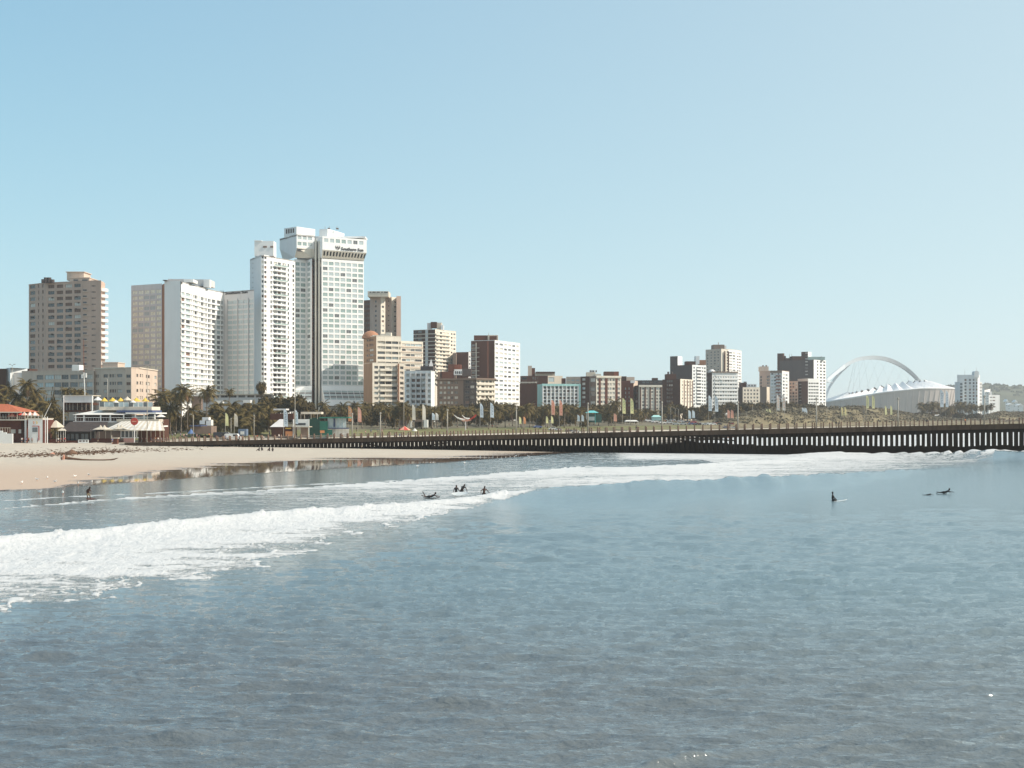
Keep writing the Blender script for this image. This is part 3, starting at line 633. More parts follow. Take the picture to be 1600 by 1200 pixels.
facade(r,P2[0],P2[1],GZ,zt,colsx(*P2,even(355.5,370.5,2,.9)+even(372,387.5,2,.9)+even(388.5,396.5,1,.9)),[(zt-5.1-k*2.72-1.85,zt-5.1-k*2.72) for k in range(21)],M_grey,'hotel',M_grey,.25,2)  # this wing's shade is likewise put into its grey wall colour
for x in (355,371,388): 
    c=V2(P2[0])+(V2(P2[1])-V2(P2[0]))*colfrac(*P2,x); mb=MB(); mb.box(c.x-.15,c.y-.55,GZ,c.x+.15,c.y-.005,zt-4.3); mb.build('mullion_fin',M_grey,r)
mb=MB(); mb.prism([pts[0]]+pts[1:]+[P2[1],(P2[1][0]-4,P2[1][1]+14),(pts[7][0]-8,716),(pts[3][0]-10,690),(pts[0][0]-6,664)],zt-.6,zt-.02); mb.build('roof',M_roof,r)
roofbox(r,262,288,436,441.5,654,9,M_grey); roofbox(r,287,302,436.3,441,652,9,M_wht); roofbox(r,302,327.5,436.5,447,680,12,M_grey); roofbox(r,318,327.6,437,449,676.5,3.4,M_wht)
mb=MB(); mb.box(WX(255,632),631,WZ(438.6,632),WX(261,632),638,WZ(437.6,632)); mb.build('canopy',M_dgrey,r)
# slim white apartment tower with balconies
r=bld('slim white apartment tower with stacked balconies, touching the left side of the tallest hotel',425,762,'apartment_tower','apartment tower')
T0=(WX(390.5,722),722);T1=(WX(408,702),702);T2=(WX(412.5,702),702);T3=(WX(420.5,706),706);T4=(WX(461,726),726)
ztw=WZ(398,702)
facade(r,T0,T1,GZ,ztw,colsx(T0,T1,[(394.3,395.6)]),rowsz(712,401.5,7.6,1.4,29),M_wht,'black',M_frame,.25,1)
facade(r,T1,T2,GZ,ztw,colsx(T1,T2,[(408.6,412)]),rowsz(702,399.5,7.6,4.4,29),M_wht,'mix',M_framew,.25,1)
facade(r,T2,T3,GZ,ztw,colsx(T2,T3,[(413,416.5)]),rowsz(702,400,7.6,4.4,29),M_wht,'mix',M_framew,.3,1)
zf=[WZ(408.5+k*7.62,709) for k in range(29)]
facade(r,T3,T4,GZ,ztw-.4,colsx(T3,T4,[(422.5,425),(427.5,433),(434,439),(441.5,443.5),(444.2,446.5),(449.4,451.8),(457,459.8)]),[(z-1.75,z) for z in zf],M_wht,'mix',M_framew,.45,1)
for k,z in enumerate(zf):                            # balcony slabs and fronts
    A=V2(T3)+(V2(T4)-V2(T3))*colfrac(T3,T4,426.5); B_=V2(T3)+(V2(T4)-V2(T3))*colfrac(T3,T4,447.5)
    band_part(r,A,B_,z-2.55,z-2.3,1.3,M_wht,'balcony_slab'); band_part(r,A,B_,z-2.3,z-1.6,.12,M_wht2 if k%3 else G_grn,'balcony_front',off=1.17)
roofbox(r,397.5,427.5,376.5,400,711,8,M_wht); roofbox(r,397.5,409,375.5,377,710.6,6,M_wht)
mb=MB(); mb.box(WX(411,711),710.7,WZ(387,711),WX(417,711),710.98,WZ(384.3,711)); mb.build('roof_window',M_brn3,r)
mb=MB(); mb.box(WX(422.5,711),710.7,WZ(387,711),WX(427,711),710.98,WZ(384.3,711)); mb.build('roof_window',M_brn3,r)
mb=MB(); mb.prism([T0,T1,T2,T3,T4,(T4[0]-2,738),(T0[0],738)],ztw-1,ztw-.42); mb.build('roof',M_roof,r)
mb=MB(); mb.quad((T0[0],738,GZ),(T0[0],T0[1],GZ),(T0[0],T0[1],ztw),(T0[0],738,ztw)); mb.build('rear_wall',M_wht,r)
mb=MB(); mb.prism([(T4[0]-.3,T4[1]+.02),(T4[0]-.02,T4[1]+.02),(T4[0]-2,738),(T4[0]-2.3,738)],GZ,ztw-.45); mb.build('rear_wall',M_wht,r)
# the tallest hotel
r=bld('tallest white hotel tower with sloping glazed skirts and dark lettering on its overhanging crown',515,742,'hotel_tower','hotel')
A0=(WX(460,740),740);A1=(WX(479,746),746);A2=(WX(487.5,738),738)
B0=(WX(502.5,738),738);B1=(WX(568.5,752),752)
zc=WZ(404,738)
rows=[(zc-1.6-k*3.0-2.0,zc-1.6-k*3.0) for k in range(25)]
facade(r,A0,A1,GZ,zc,colsx(A0,A1,[(462,468.5),(470,477.5)]),rows,M_wht,'sky',M_framew,.2,2)
facade(r,A1,A2,GZ,zc,colsx(A1,A2,[(480,484.6)]),rows,M_wht2,'sky',M_framew,.2,1)  # shaded column: its bluish shade is put into the wall colour
facade(r,A2,(WX(491.5,744),744),GZ,zc,colsx(A2,(WX(491.5,744),744),[(488,491)]),rows,M_brown,'black',M_frame,.2,1)
for a,b,d,m in ((491.8,494.2,739,M_cream2),(497.2,499.8,739,M_cream2),(494.2,497.2,744,M_brown2),(499.8,502.4,741,M_wht)):
    mb=MB(); mb.box(WX(a,d),d,GZ,WX(b,d),d+12,WZ(376,d)); mb.build('fin',m,r)
facade(r,B0,B1,GZ,zc,colsx(B0,B1,even(503.5,568,7,.8)),rows,M_wht,'sky',M_framew,.2,2)
# hull behind
mb=MB(); mb.prism([(A0[0]+.3,A1[1]+.6),(A2[0],A1[1]+2),(B0[0],745),(B1[0]-.1,B1[1]+.4),(B1[0]-3,774),(A0[0]-2,770)],GZ,zc+6); mb.build('core_wall',M_wht,r)
def flare(pts_lo,pts_hi,z_lo,z_hi,m,name):    # a face that leans out with height
    mb=MB(); mb.quad((*pts_lo[0],z_lo),(*pts_lo[1],z_lo),(*pts_hi[1],z_hi),(*pts_hi[0],z_hi)); return mb.build(name,m,r)
def crown(P,Q,yt,ymid,ybot,out,panes,m=M_wht,left=None):
    P=V2(P);Q=V2(Q);d=(Q-P).normalized();n=Vector((d.y,-d.x)); p2=P+n*out-d*.6;q2=Q+n*out+d*.6
    zt_,zm,zb=WZ(yt,P.y),WZ(ymid,P.y),WZ(ybot,P.y)
    facade(r,p2,q2,zm,zt_,colsx(p2,q2,panes[0]),rowsz(p2.y,*panes[1]),m,'sky',M_framew,.2,2)
    # leaning soffit with dark slots
    L=(q2-p2).length; k=panes[2]; mbs=MB(); 
    def sp(u,v): a=P+(Q-P)*u; b=p2+(q2-p2)*u; c=a+(b-a)*v; return (c.x,c.y,zb+(zm-zb)*v)
    mbs.quad(sp(0,0),sp(1,0),sp(1,.3),sp(0,.3)); mbs.quad(sp(0,.85),sp(1,.85),sp(1,1),sp(0,1))
    for j in range(k):
        u0,u1,u2=j/k,(j+.45)/k,(j+1)/k; mbs.quad(sp(u0,.3),sp(u1,.3),sp(u1,.85),sp(u0,.85))
        a,b,c,e=[Vector(sp(x,y))-Vector((n.x,n.y,0))*.9 for x,y in ((u1,.3),(u2,.3),(u2,.85),(u1,.85))]
        s=MB(); s.quad(a,b,c,e); s.build('soffit_slot',G_dark,r)
    mbs.build('soffit',M_cream2,r)
    mbb=MB(); pb=P-n*8; qb=Q-n*8
    for a,b in ((qb,q2),(p2,pb)): mbb.quad((a.x,a.y,zm),(b.x,b.y,zm),(b.x,b.y,zt_),(a.x,a.y,zt_))
    mbb.quad((p2.x,p2.y,zm),(P.x,P.y,zb),(pb.x,pb.y,zb),(pb.x,pb.y,zm)); mbb.quad((Q.x,Q.y,zb),(q2.x,q2.y,zm),(qb.x,qb.y,zm),(qb.x,qb.y,zb))
    mbb.quad((p2.x,p2.y,zt_-.02),(q2.x,q2.y,zt_-.02),(qb.x,qb.y,zt_-.02),(pb.x,pb.y,zt_-.02)); mbb.build('crown_wall',m,r)
    return p2,q2
crown(B0,B1,370,391,403,2.6,(even(505,569,7,.72),(372,60,6,1),14))
# left crown: white front and a shaded, tapering left cheek
c0=(WX(437,756),756);c1=(WX(463.5,737),737);c2=(WX(491,743),743)
facade(r,c1,c2,WZ(387,737),WZ(366,737),colsx(c1,c2,[(465,471),(473,479),(481,487.5)]),rowsz(737,368,9.5,5.5,2),M_wht,'sky',M_framew,.2,2)
mb=MB(); zt_=WZ(366,737); zm=WZ(385,737); zb=WZ(402,738)
mb.v=[(*c0,zt_),(*c1,zt_),(*c1,zm),(WX(460,740),740,zb),(WX(442.5,758),758,zb),(*c0,zm+1)]; mb.f=[(0,5,4,3,2,1)]; mb.m=[0]; mb.build('cheek_wall',M_wht,r)
mb=MB(); mb.quad((*c1,WZ(387,737)),(*c2,WZ(387,737)),(A2[0]+.8,A2[1]+5,zb),(A0[0],A0[1]+.3,zb)); mb.build('soffit',M_cream2,r)
mb=MB(); mb.quad((c1[0]+.4,c1[1]+.35,WZ(392.5,737)),(c2[0]-.8,c2[1]-.6,WZ(392.5,737)),(c2[0]-.8,c2[1]-.35,WZ(388.3,737)),(c1[0]+.4,c1[1]-.1,WZ(388.3,737))); mb.build('soffit_slot',G_dark,r)
mb=MB(); mb.prism([c0,c1,c2,(c2[0]-3,774),(c0[0],774)],zt_-1,zt_-.02); mb.build('roof',M_roof,r)
mb=MB(); mb.quad((*c2,zb),(c2[0]-3,774,zb),(c2[0]-3,774,zt_),(*c2,zt_)); mb.build('crown_wall',M_wht,r)
# roof houses
ph=corner(444,463.5,492.5,741,40); block(r,ph,354,[None,None],M_wht,z0=zt_-.5,ref=741)
for k,(a,b) in enumerate(((447,449),(450.5,452.5),(454,456),(457.5,459.5))):
    Pq=colsx(ph[0],ph[1],[(a,b)])[0]; d=(V2(ph[1])-V2(ph[0])).normalized(); n=Vector((d.y,-d.x)); q0=V2(ph[0])+d*Pq[0]+n*.1; q1=V2(ph[0])+d*Pq[1]+n*.1
    mb=MB(); mb.obox(q0,q1,.09,WZ(363,741),WZ(356,741)); mb.build('louvre',M_dgrey,r)
pb=corner(499,512,538,745,20); block(r,pb,357.5,[None,None],M_wht,z0=zt_-1,ref=745)
block(r,[(WX(489,748),748),(WX(504,746),746)],369,[None],M_wht,z0=WZ(377,747),ref=747,back=14)
mb=MB(); mb.box(WX(502,750),749,WZ(372,750),WX(571,750),760,WZ(369.5,750)); mb.build('roof_slab',M_wht,r)
for x in (508,514.5,526.5): mast(r,x,353.5,358,750,.15); 
mb=MB(); mb.box(WX(512,750),750,WZ(357.8,750),WX(515,750),752,WZ(356,750)); mb.build('roof_plant',M_dgrey,r)
mb=MB(); mb.box(WX(525,750),750,WZ(357.8,750),WX(528.5,750),752,WZ(356,750)); mb.build('roof_plant',M_dgrey,r)
# glazed skirts
def skirt(P,Q,ya,yb,yc,yd,out1,out2,nc,e0=0,e1=1.5):
    P=V2(P);Q=V2(Q);d=(Q-P).normalized();n=Vector((d.y,-d.x)); D_=P.y
    z=[WZ(y,D_) for y in (ya,yb,yc,yd)]; o=[.02,out1*.35,out1,out2]
    def pt(u,i,lift=0): a=P+(Q-P)*u; a=a+n*(o[i]+lift)+d*((u-.5)*2*(e0 if u<.5 else e1)*o[i]/out2); return Vector((a.x,a.y,z[i]))
    mb=MB(); mb.quad(pt(0,1),pt(1,1),pt(1,0),pt(0,0)); mb.quad(pt(0,3),pt(1,3),pt(1,2),pt(0,2))
    for s_ in (0,1):
        a=P if s_==0 else Q
        for i in range(3): mb.quad(pt(s_,i),(a.x,a.y,z[i]),(a.x,a.y,z[i+1]),pt(s_,i+1))
    mb.quad(pt(0,3),pt(1,3),(Q.x,Q.y,z[3]),(P.x,P.y,z[3]))
    mb.build('skirt',M_wht,r)
    for j in range(nc):                                      # glazing panes between white bars
        for i in range(5):
            v0,v1=i/5+.02,(i+1)/5-.02; u0,u1=j/nc+.04/nc,(j+1)/nc-.04/nc
            f=lambda u,v: pt(u,1)+(pt(u,2)-pt(u,1))*v-Vector((n.x,n.y,0))*.05
            b=MB(); b.quad(f(u0,v1),f(u1,v1),f(u1,v0),f(u0,v0)); b.build('skirt_pane',G_mid if i%2 else G_sky,r)
        for v in (0,):
            u=j/nc; a=pt(u,1);c=pt(u,2); b=MB(); b.tube(a,c,.16,.16,5); b.build('skirt_bar',M_wht,r)
    for i in range(6):
        v=i/5; a=pt(0,1)+(pt(0,2)-pt(0,1))*v; c=pt(1,1)+(pt(1,2)-pt(1,1))*v; b=MB(); b.tube(a,c,.11,.11,5); b.build('skirt_rail',M_wht,r)
skirt(A0,A2,603,610,624.5,634,4.5,7,3,.2,2.2)
skirt(B0,B1,603,610,624.5,634,4.5,7,7,0,.8)
# lettering, modelled as raised letters
def letters(text,root,P,Q,u0,zc_,h,m,out=.25,name='sign_letters',wid=None):
    cu=bpy.data.curves.new('t','FONT'); cu.body=text; cu.size=h; cu.extrude=.12; cu.offset=h*.012; cu.resolution_u=2
    o=bpy.data.objects.new('t',cu); C.objects.link(o); dg=bpy.context.evaluated_depsgraph_get(); dg.update()
    me=bpy.data.meshes.new_from_object(o.evaluated_get(dg)); bpy.data.objects.remove(o); me.materials.clear(); me.materials.append(m)
    P=V2(P);Q=V2(Q);d=(Q-P).normalized();n=Vector((d.y,-d.x)); L=(Q-P).length
    b=P+d*u0+n*out; w=max(v.co.x for v in me.vertices)
    o=bpy.data.objects.new(name,me); C.objects.link(o); o.parent=root; o.location=Vector((b.x,b.y,zc_))-root.location
    o.rotation_euler=(R(90),0,math.atan2(d.y,d.x)); o.scale=((wid/w) if wid else 1,1,1); return o
M_sign=mat('sign_letters_dark',(.05,.045,.045),.6,0)
def petals(root,c,d,s,m):     # the swirl beside the lettering: two leaning leaves cupped by an arc
    n=Vector((d.y,-d.x)); mb=MB()
    def P3(x,z,o=.25): return (c.x+d.x*x*s+n.x*o,c.y+d.y*x*s+n.y*o,c.z+z*s)
    def leaf(pts,w):
        for (x0,z0,w0),(x1,z1,w1) in zip(pts[:-1],pts[1:]): mb.quad(P3(x0-w0,z0),P3(x0+w0,z0),P3(x1+w1,z1),P3(x1-w1,z1))
    leaf([(.5,0,.03),(.2,.2,.09),(.05,.5,.1),(.02,.8,.06),(.06,1,.01)],1)
    leaf([(.5,0,.03),(.75,.2,.09),(.9,.5,.1),(.92,.8,.06),(.86,1,.01)],1)
    leaf([(.5,.15,.02),(.36,.4,.08),(.4,.7,.09),(.55,.95,.02)],1)
    leaf([(.55,.15,.02),(.66,.35,.07),(.66,.6,.06),(.58,.8,.01)],1)
    mb.build('sign_emblem',m,root)
nB=(V2(B1)-V2(B0)).normalized(); nn=Vector((nB.y,-nB.x)); p2=V2(B0)+nn*2.6-nB*.6; q2=V2(B1)+nn*2.6+nB*.6
u=colfrac(p2,q2,533)*(q2-p2).length; ue=colfrac(p2,q2,567.5)*(q2-p2).length
letters('Southern Sun',r,p2,q2,u,WZ(389.3,738),2.5,M_sign,wid=ue-u)
uu=colfrac(p2,q2,524.5)*(q2-p2).length; c=p2+nB*uu; petals(r,Vector((c.x,c.y,WZ(389.6,738))),nB,2.7,M_sign)
r2=[o for o in C.objects if o.name.startswith('hotel') and o.get('label','').startswith('long white')][0]
dd=(V2(P2[1])-V2(P2[0])).normalized(); u=colfrac(*P2,352.5)*(V2(P2[1])-V2(P2[0])).length; ue=colfrac(*P2,387)*(V2(P2[1])-V2(P2[0])).length
letters('Southern Sun',r2,P2[0],P2[1],u,WZ(460,694),1.95,M_sign,wid=ue-u)
uu=colfrac(*P2,345)*(V2(P2[1])-V2(P2[0])).length; c=V2(P2[0])+dd*uu; petals(r2,Vector((c.x,c.y-.4,WZ(459.6,694))),dd,2.5,M_sign)
# tan tower behind
r=bld('tan tower with boxy overhanging top, rising behind the stepped cream block',597,940,'apartment_tower','apartment tower')
block(r,[(WX(566,965),965),(WX(580,960),960)],468.5,[dict(cols=[(569,571),(573,575),(576,578.5)],rows=(474,7.4,2.8,18),g='black',mull=1)],M_brown,ref=960)
k=corner(578,595,602,940,40); block(r,k,461,[dict(cols=[(585.5,588.5)],rows=(470,7.5,3.4,10),m=M_tan,mull=1),dict(cols=[(596.5,600)],rows=(470,7.5,3.4,10),m=M_cream2,mull=1)],M_tan,ref=940)
k2=corner(601,612,619.5,948,35); block(r,k2,464,[dict(cols=[(606,608)],rows=(470,7.6,1.6,9),g='black',m=M_tan2,mull=1),dict(cols=[(616,619)],rows=(470,7.6,2.2,9),m=M_cream2,g='dark',mull=1)],M_tan,ref=948)
block(r,[(WX(619.5,943),943),(WX(626.5,944),944)],462.5,[None],M_tan,ref=943,back=14)
roofbox(r,574.5,607,455,463.5,936,16,M_cream,'roof_house')
for a,b in ((578,580),(582,587),(588.5,593.5),(596,598),(600,606)):
    mb=MB(); mb.box(WX(a,936),935.8,WZ(457.4,936),WX(b,936),935.97,WZ(455.8,936)); mb.build('vent',G_dark,r)
# stepped cream block in front
r=bld('stepped cream balcony block with a bare ochre side wall, immediately right of the tallest hotel',610,690,'apartment_block')
kk=corner(568,581.5,588,690,12)
up=[(WX(568,740),740),(WX(588,722),722),(WX(627,730),730)]
block(r,up,525,[dict(m=M_orng,cols=[(573,575.4),(577,583.5)],rows=(531,7.8,3.6,5),g='mix'),dict(cols=[(590,602),(602.6,612),(612.6,622.5),(624,626)],rows=(532.5,8.1,4.2,5),g='curt',m=M_cream2,mull=3,dp=1.0)],M_cream2,ref=722,back=16,parapet=.3)
mid=[(WX(627,731),731),(WX(661,741),741)]
block(r,mid,532.5,[dict(cols=[(628,634),(634.5,641),(641.6,648),(648.6,659)],rows=(536.5,8.0,3.8,6),g='curt',m=M_cream2,mull=3)],M_cream2,ref=731,back=16)
for a,b in rowsz(731,541,8,1.6,6): band_part(r,mid[0],mid[1],a,b,.25,M_tan2,'band')
lo=[(WX(568,730),730),(WX(582,712),712),(WX(632,722),722)]
block(r,lo,567,[dict(m=M_orng),dict(cols=[(585,591),(592.8,602),(602.6,612),(612.6,621),(625,630.5)],rows=(571.5,8.1,4.4,8),g='curt',m=M_cream2,mull=3,dp=.8)],M_cream2,ref=712,back=18,parapet=.2)
for a,b in rowsz(712,575.8,8.1,3.2,7): band_part(r,V2(lo[1])+(V2(lo[2])-V2(lo[1]))*.22,V2(lo[1])+(V2(lo[2])-V2(lo[1]))*.8,a,b,.7,M_cream2,'balcony')
mb=MB(); mb.box(WX(621.5,718),717,WZ(640,717),WX(623.5,718),719.6,WZ(568,717)); mb.build('red_pier',M_terra,r)
mb=MB(); mb.lathe([(5.2,0),(5,1.2),(3.9,3),(2,4.2),(.05,4.6)],(WX(579,734),735,WZ(529,734)),14); mb.build('dome_roof',M_terra,r,smooth=True)
for x0,x1,y in ((594,603,521.5),(603,611,519.5),(582,592,523.5)): roofbox(r,x0,x1,y,526,728,6,M_cream2)
# white block with blue grey fins
r=bld('white eight storey block with vertical blue grey recesses, in front of the stepped cream block',656,672,'apartment_block')
P=[(WX(632,676),676),(WX(673.5,672),672),(WX(679.5,684),684)]
fx=[(634.8,639.6),(643,649),(650.5,656.5),(658,665),(668.5,672.8)]
block(r,P,580,[dict(cols=fx,rows=(584,8.3,4.6,7),g='mix',m=M_wht2,mull=2,dp=.7),None],M_wht2,ref=672,parapet=.3)
dv=(V2(P[1])-V2(P[0])).normalized()
for x in (641.3,649.6,657.3,665.5):
    c=V2(P[0])+(V2(P[1])-V2(P[0]))*colfrac(P[0],P[1],x); mb=MB(); mb.box(c.x-.22,c.y-1.3,GZ,c.x+.22,c.y-.005,WZ(582,674)); mb.build('fin',M_grey,r)
for a,b in rowsz(673,589.5,8.3,2.6,6): band_part(r,V2(P[0])+(V2(P[1])-V2(P[0]))*.24,V2(P[0])+(V2(P[1])-V2(P[0]))*.76,a,b,.5,M_grey,'balcony')
mb=MB(); mb.prism([(WX(657,700),700),(WX(677,700),700),(WX(677,700),712),(WX(657,700),712)],GZ,WZ(572,700)); mb.build('stair_tower',M_dgrey,r)
mb=MB(); x,z=WX(673.5,699),WZ(569,700); mb.v=[(x-1.1,698,z-1.2),(x+1.1,698,z-1.2),(x+1.1,701,z-1.2),(x-1.1,701,z-1.2),(x,699.5,z+3)]; mb.f=[(0,1,4),(1,2,4),(2,3,4),(3,0,4)]; mb.m=[0]*4; mb.build('spire',M_grey,r)
# brown and cream tower
r=bld('tower with dark brown banded left side and cream balcony front, behind the low brown block',680,880,'apartment_tower','apartment tower')
P=corner(646,680,712.5,880,30)
block(r,P,515,[dict(cols=[(648,651),(653,659),(664,667)],rows=(517.5,5.9,3.2,15),g='mix',m=M_brown2),dict(cols=[(681.5,685),(687,691),(692,696),(697,701),(704.5,707),(708.5,711.5)],rows=(518,5.9,2.8,15),g='curt',m=M_cream2,mull=1)],M_cream2,ref=880,parapet=.3)
for a,b in rowsz(885,521.5,5.9,1.2,14): band_part(r,P[0],P[1],a,b,.3,M_cream,'band')
for a,b in rowsz(880,521,5.9,2.2,14): band_part(r,P[1],V2(P[1])+(V2(P[2])-V2(P[1]))*.7,a,b,.9,M_cream2,'balcony')
for a,b in rowsz(880,514.8,88,88,1): band_part(r,V2(P[0])+(V2(P[1])-V2(P[0]))*.55,V2(P[0])+(V2(P[1])-V2(P[0]))*.68,a,b,.25,M_grey,'service_strip')
roofbox(r,667.5,674,504.5,516,890,8,M_grey);roofbox(r,673,682.5,503,512,889,8,M_brown2);roofbox(r,682.5,690,504,515,890,8,M_cream);roofbox(r,689,693,508,516,888,6,M_wht)
r=bld('small plain dark brown block between the cream balcony tower and the brown and white tower',724,900,'apartment_block')
P=corner(712,732,735.5,900,20); block(r,P,550,[None,dict(cols=[(733,735)],rows=(556,5.6,2.6,12),m=M_grey,mull=1)],M_brown,ref=900); roofbox(r,732,737,549,556,905,8,M_wht)
mb=MB(); mb.box(WX(707,885),890,GZ,WX(712,885),910,WZ(551,885)); mb.build('side_block',M_brn3,r)
# tall tower: brown side, white front
r=bld('tall tower with bare dark brown brick side and bright white window front',775,820,'apartment_tower','apartment tower')
P=corner(736,773,812.5,820,24)
dl=[(737,741.5)]
block(r,P,532,[dict(cols=[],rows=(536,7.1,3,12),m=M_brown),dict(cols=[(774,778.5),(780.5,786),(787.8,792),(794,798.5),(800.5,805),(806.5,810.5)],rows=(535.5,7.15,3.4,14),g='curt',m=M_wht,fr=M_framew)],M_wht,ref=820,parapet=.3)
for x,w in ((750.5,.0),): pass
cc=corner(751,762,763,813,24); block(r,cc,532.5,[None,None],M_brown,ref=813)
for k in range(13):
    a=WZ(543+k*7.15,822); band_part(r,V2(P[0]),V2(P[0])+(V2(P[1])-V2(P[0]))*.36,a-.35,a,1.0,M_cream,'balcony_slab')
q=V2(P[0])+(V2(P[1])-V2(P[0]))*colfrac(P[0],P[1],744); mb=MB(); mb.box(q.x-.3,q.y-1.4,GZ,q.x+.3,q.y-.9,WZ(535,820)); mb.build('white_pier',M_cream2,r)
for k in range(12): 
    a,b=WZ(541+k*7.15,824),WZ(537.6+k*7.15,824); q0=V2(P[0])+(V2(P[1])-V2(P[0]))*.04; q1=V2(P[0])+(V2(P[1])-V2(P[0]))*.17; mb=MB(); mb.obox(q0,q1,.1,a,b,off=-.13); mb.build('window',G_mid,r)
roofbox(r,740.5,762,524,531.5,826,10,M_brown); roofbox(r,762,778,523.5,532.5,824,12,M_cream); roofbox(r,765,777,525,532,823.5,1,M_brown); mast(r,763.5,519,524,826); mast(r,776,525,533,823,.2)
# low brown block with cream end
r=bld('low dark brown block with flat roof and cream right wing, below the brown tower',725,760,'apartment_block')
P=[(WX(683,772),772),(WX(724,766),766),(WX(744.5,760),760),(WX(773,770),770)]
block(r,P,593.5,[dict(cols=[(686.5,691),(692.8,697),(699,703),(704.5,708),(710,715.5)],rows=(596,7.8,4,6),g='curt',m=M_brn3,mull=2),dict(cols=[(726.5,733),(734.5,741)],rows=(594.5,8,4.4,6),g='mix',m=M_dgrey,mull=2),dict(cols=[(746,749),(752,757.5),(758.5,763),(764.5,769),(770.7,772.4)],rows=(594.3,8,3.2,6),g='mix',m=M_cream2,mull=2,dp=.8)],M_brn3,ref=760)
for a,b in rowsz(760,598,8,3.2,5): band_part(r,P[2],P[3],a,b,.7,M_cream2,'balcony')
mb=MB(); mb.prism([(P[0][0]-1,P[0][1]-1),(P[1][0],P[1][1]-1.5),(P[2][0],P[2][1]-1.5),(P[3][0]+1,P[3][1]-1),(P[3][0],795),(P[0][0],797)],WZ(593.5,765),WZ(591,765)); mb.build('roof_slab',M_brn3,r)
for x0,x1,y0,y1,m in ((688,709,580.5,592,M_brown),(700,710,569,580,M_brown),(710,720.3,569.5,577,M_red),(709,722,577,586,M_wht),(722,736,576,588,M_dgrey),(684,690,581,593,M_brn3)): roofbox(r,x0,x1,y0,y1,776,8,m)
for a,b in ((711,712.8),(714,715.8),(717.2,719),(720,721.4)):
    mb=MB(); mb.box(WX(a,776),775.8,WZ(584,776),WX(b,776),775.96,WZ(580,776)); mb.build('window',G_dark,r)
# brown block behind and brick flats
r=bld('wide brown block with square chimney stack, behind the mint green edged block',848,900,'apartment_block')
P=[(WX(813,905),905),(WX(856,898),898),(WX(879,902),902)]
block(r,P,587,[dict(cols=[(815,823),(832,834),(835.5,837.5),(839,841),(856.5,866.5)][:4],rows=(589.5,5.5,3.6,2),g='mix',m=M_brown,mull=1),dict(cols=[(857,866)],rows=(589.5,8,7,1),g='sky',m=M_cream)],M_brown,ref=898)
roofbox(r,825,831,571.5,587,905,7,M_tan2); roofbox(r,831,836,575,587,906,7,M_brown); roofbox(r,836,867,582,587.5,903,9,M_cream); 
mb=MB(); mb.box(WX(837,902),901,WZ(583.2,902),WX(867,902),908,WZ(580.8,902)); mb.build('canopy',M_brown2,r)
r=bld('brown brick flats with white balcony bands, left of the mint green edged block',826,790,'apartment_block')
P=[(WX(812,798),798),(WX(826,794),794),(WX(838,790),790)]
block(r,P,599,[dict(cols=[(814,819),(820,825)],rows=(602,9,4.3,5),g='curt',m=M_brown,mull=1),dict(cols=[],rows=(600,8,3,3),m=M_red)],M_brown,ref=790)
for a,b in rowsz(794,597,9,1.0,1): band_part(r,P[0],P[2],a,b,.6,M_cream2,'parapet_rail')
for k in range(12): mb=MB(); x=WX(814+k*2.2,792); mb.box(x-.12,790.5,WZ(599,792),x+.12,791,WZ(596.6,792)); mb.build('pergola_post',M_cream2,r)
r=bld('mint green edged block with a white honeycomb sun screen front',872,760,'apartment_block')
P=[(WX(839.5,772),772),(WX(847,760),760),(WX(907,766),766)]
zt_=block(r,P,600,[None,dict(cols=even(848.5,903.5,9,.72),rows=(603.5,5.4,3.9,8),g='mix',m=M_wht,mull=1,dp=1.1)],M_mint,ref=760)
band_part(r,P[1],P[2],WZ(603,760),WZ(599.6,760),.5,M_mint,'cornice',e=0)
c=V2(P[2]); mb=MB(); mb.box(c.x-.9,c.y-.9,GZ,c.x+.1,c.y+.2,WZ(600,760)); mb.build('edge_pier',M_mint,r)
for x in [848+6.15*k for k in range(10)]:
    c=V2(P[1])+(V2(P[2])-V2(P[1]))*colfrac(P[1],P[2],x); mb=MB(); mb.box(c.x-.18,c.y-.7,GZ,c.x+.18,c.y-.005,WZ(603,760)); mb.build('fin',M_wht,r)
r=bld('small tan block directly behind the right end of the mint green edged block',896,840,'apartment_block')
block(r,[(WX(884.5,842),842),(WX(908,840),840)],588.5,[dict(cols=[(886,891),(893,898),(900,905)],rows=(593,6,2.4,2),g='curt')],M_tan2,ref=840); roofbox(r,878,884,591,600,846,8,M_brown)
# brick and cream hotel
r=bld('brick and cream striped block with a dark side wing and water tanks on top',942,800,'apartment_block')
P=[(WX(907,812),812),(WX(921,806),806),(WX(931.5,800),800),(WX(970.5,806),806)]
block(r,P,587.5,[dict(cols=[(909.5,914.5)],rows=(591,6.9,4,6),g='curt',m=M_brown2,mull=2),dict(cols=[(922.5,930)],rows=(591,7.2,5.6,6),g='mix',m=M_brn3,mull=3),dict(cols=[(933,936),(938.5,941.5),(942.5,945.5),(949,951.5),(952.5,955.5),(957,960.5),(964.5,968.5)],rows=(591.5,6.9,3.6,8),g='curt',m=M_cream2,mull=2)],M_brown2,ref=800)
for x,w in ((937,2.0),(947.3,2.4),(963.2,2.2)):
    c=V2(P[2])+(V2(P[3])-V2(P[2]))*colfrac(P[2],P[3],x); mb=MB(); mb.box(c.x-w*.35,c.y-.35,GZ,c.x+w*.35,c.y-.01,WZ(591,800)); mb.build('brick_strip',M_red,r)
band_part(r,P[2],P[3],WZ(590,800),WZ(587,800),.5,M_cream2,'cornice',e=0)
roofbox(r,916.5,930.5,581.5,589,808,8,M_cream);roofbox(r,930,939,584,588.5,806,8,M_cream2);roofbox(r,944.5,959.5,580.5,588,804,10,M_brown);roofbox(r,959.5,967,580.5,588,805,10,M_red)
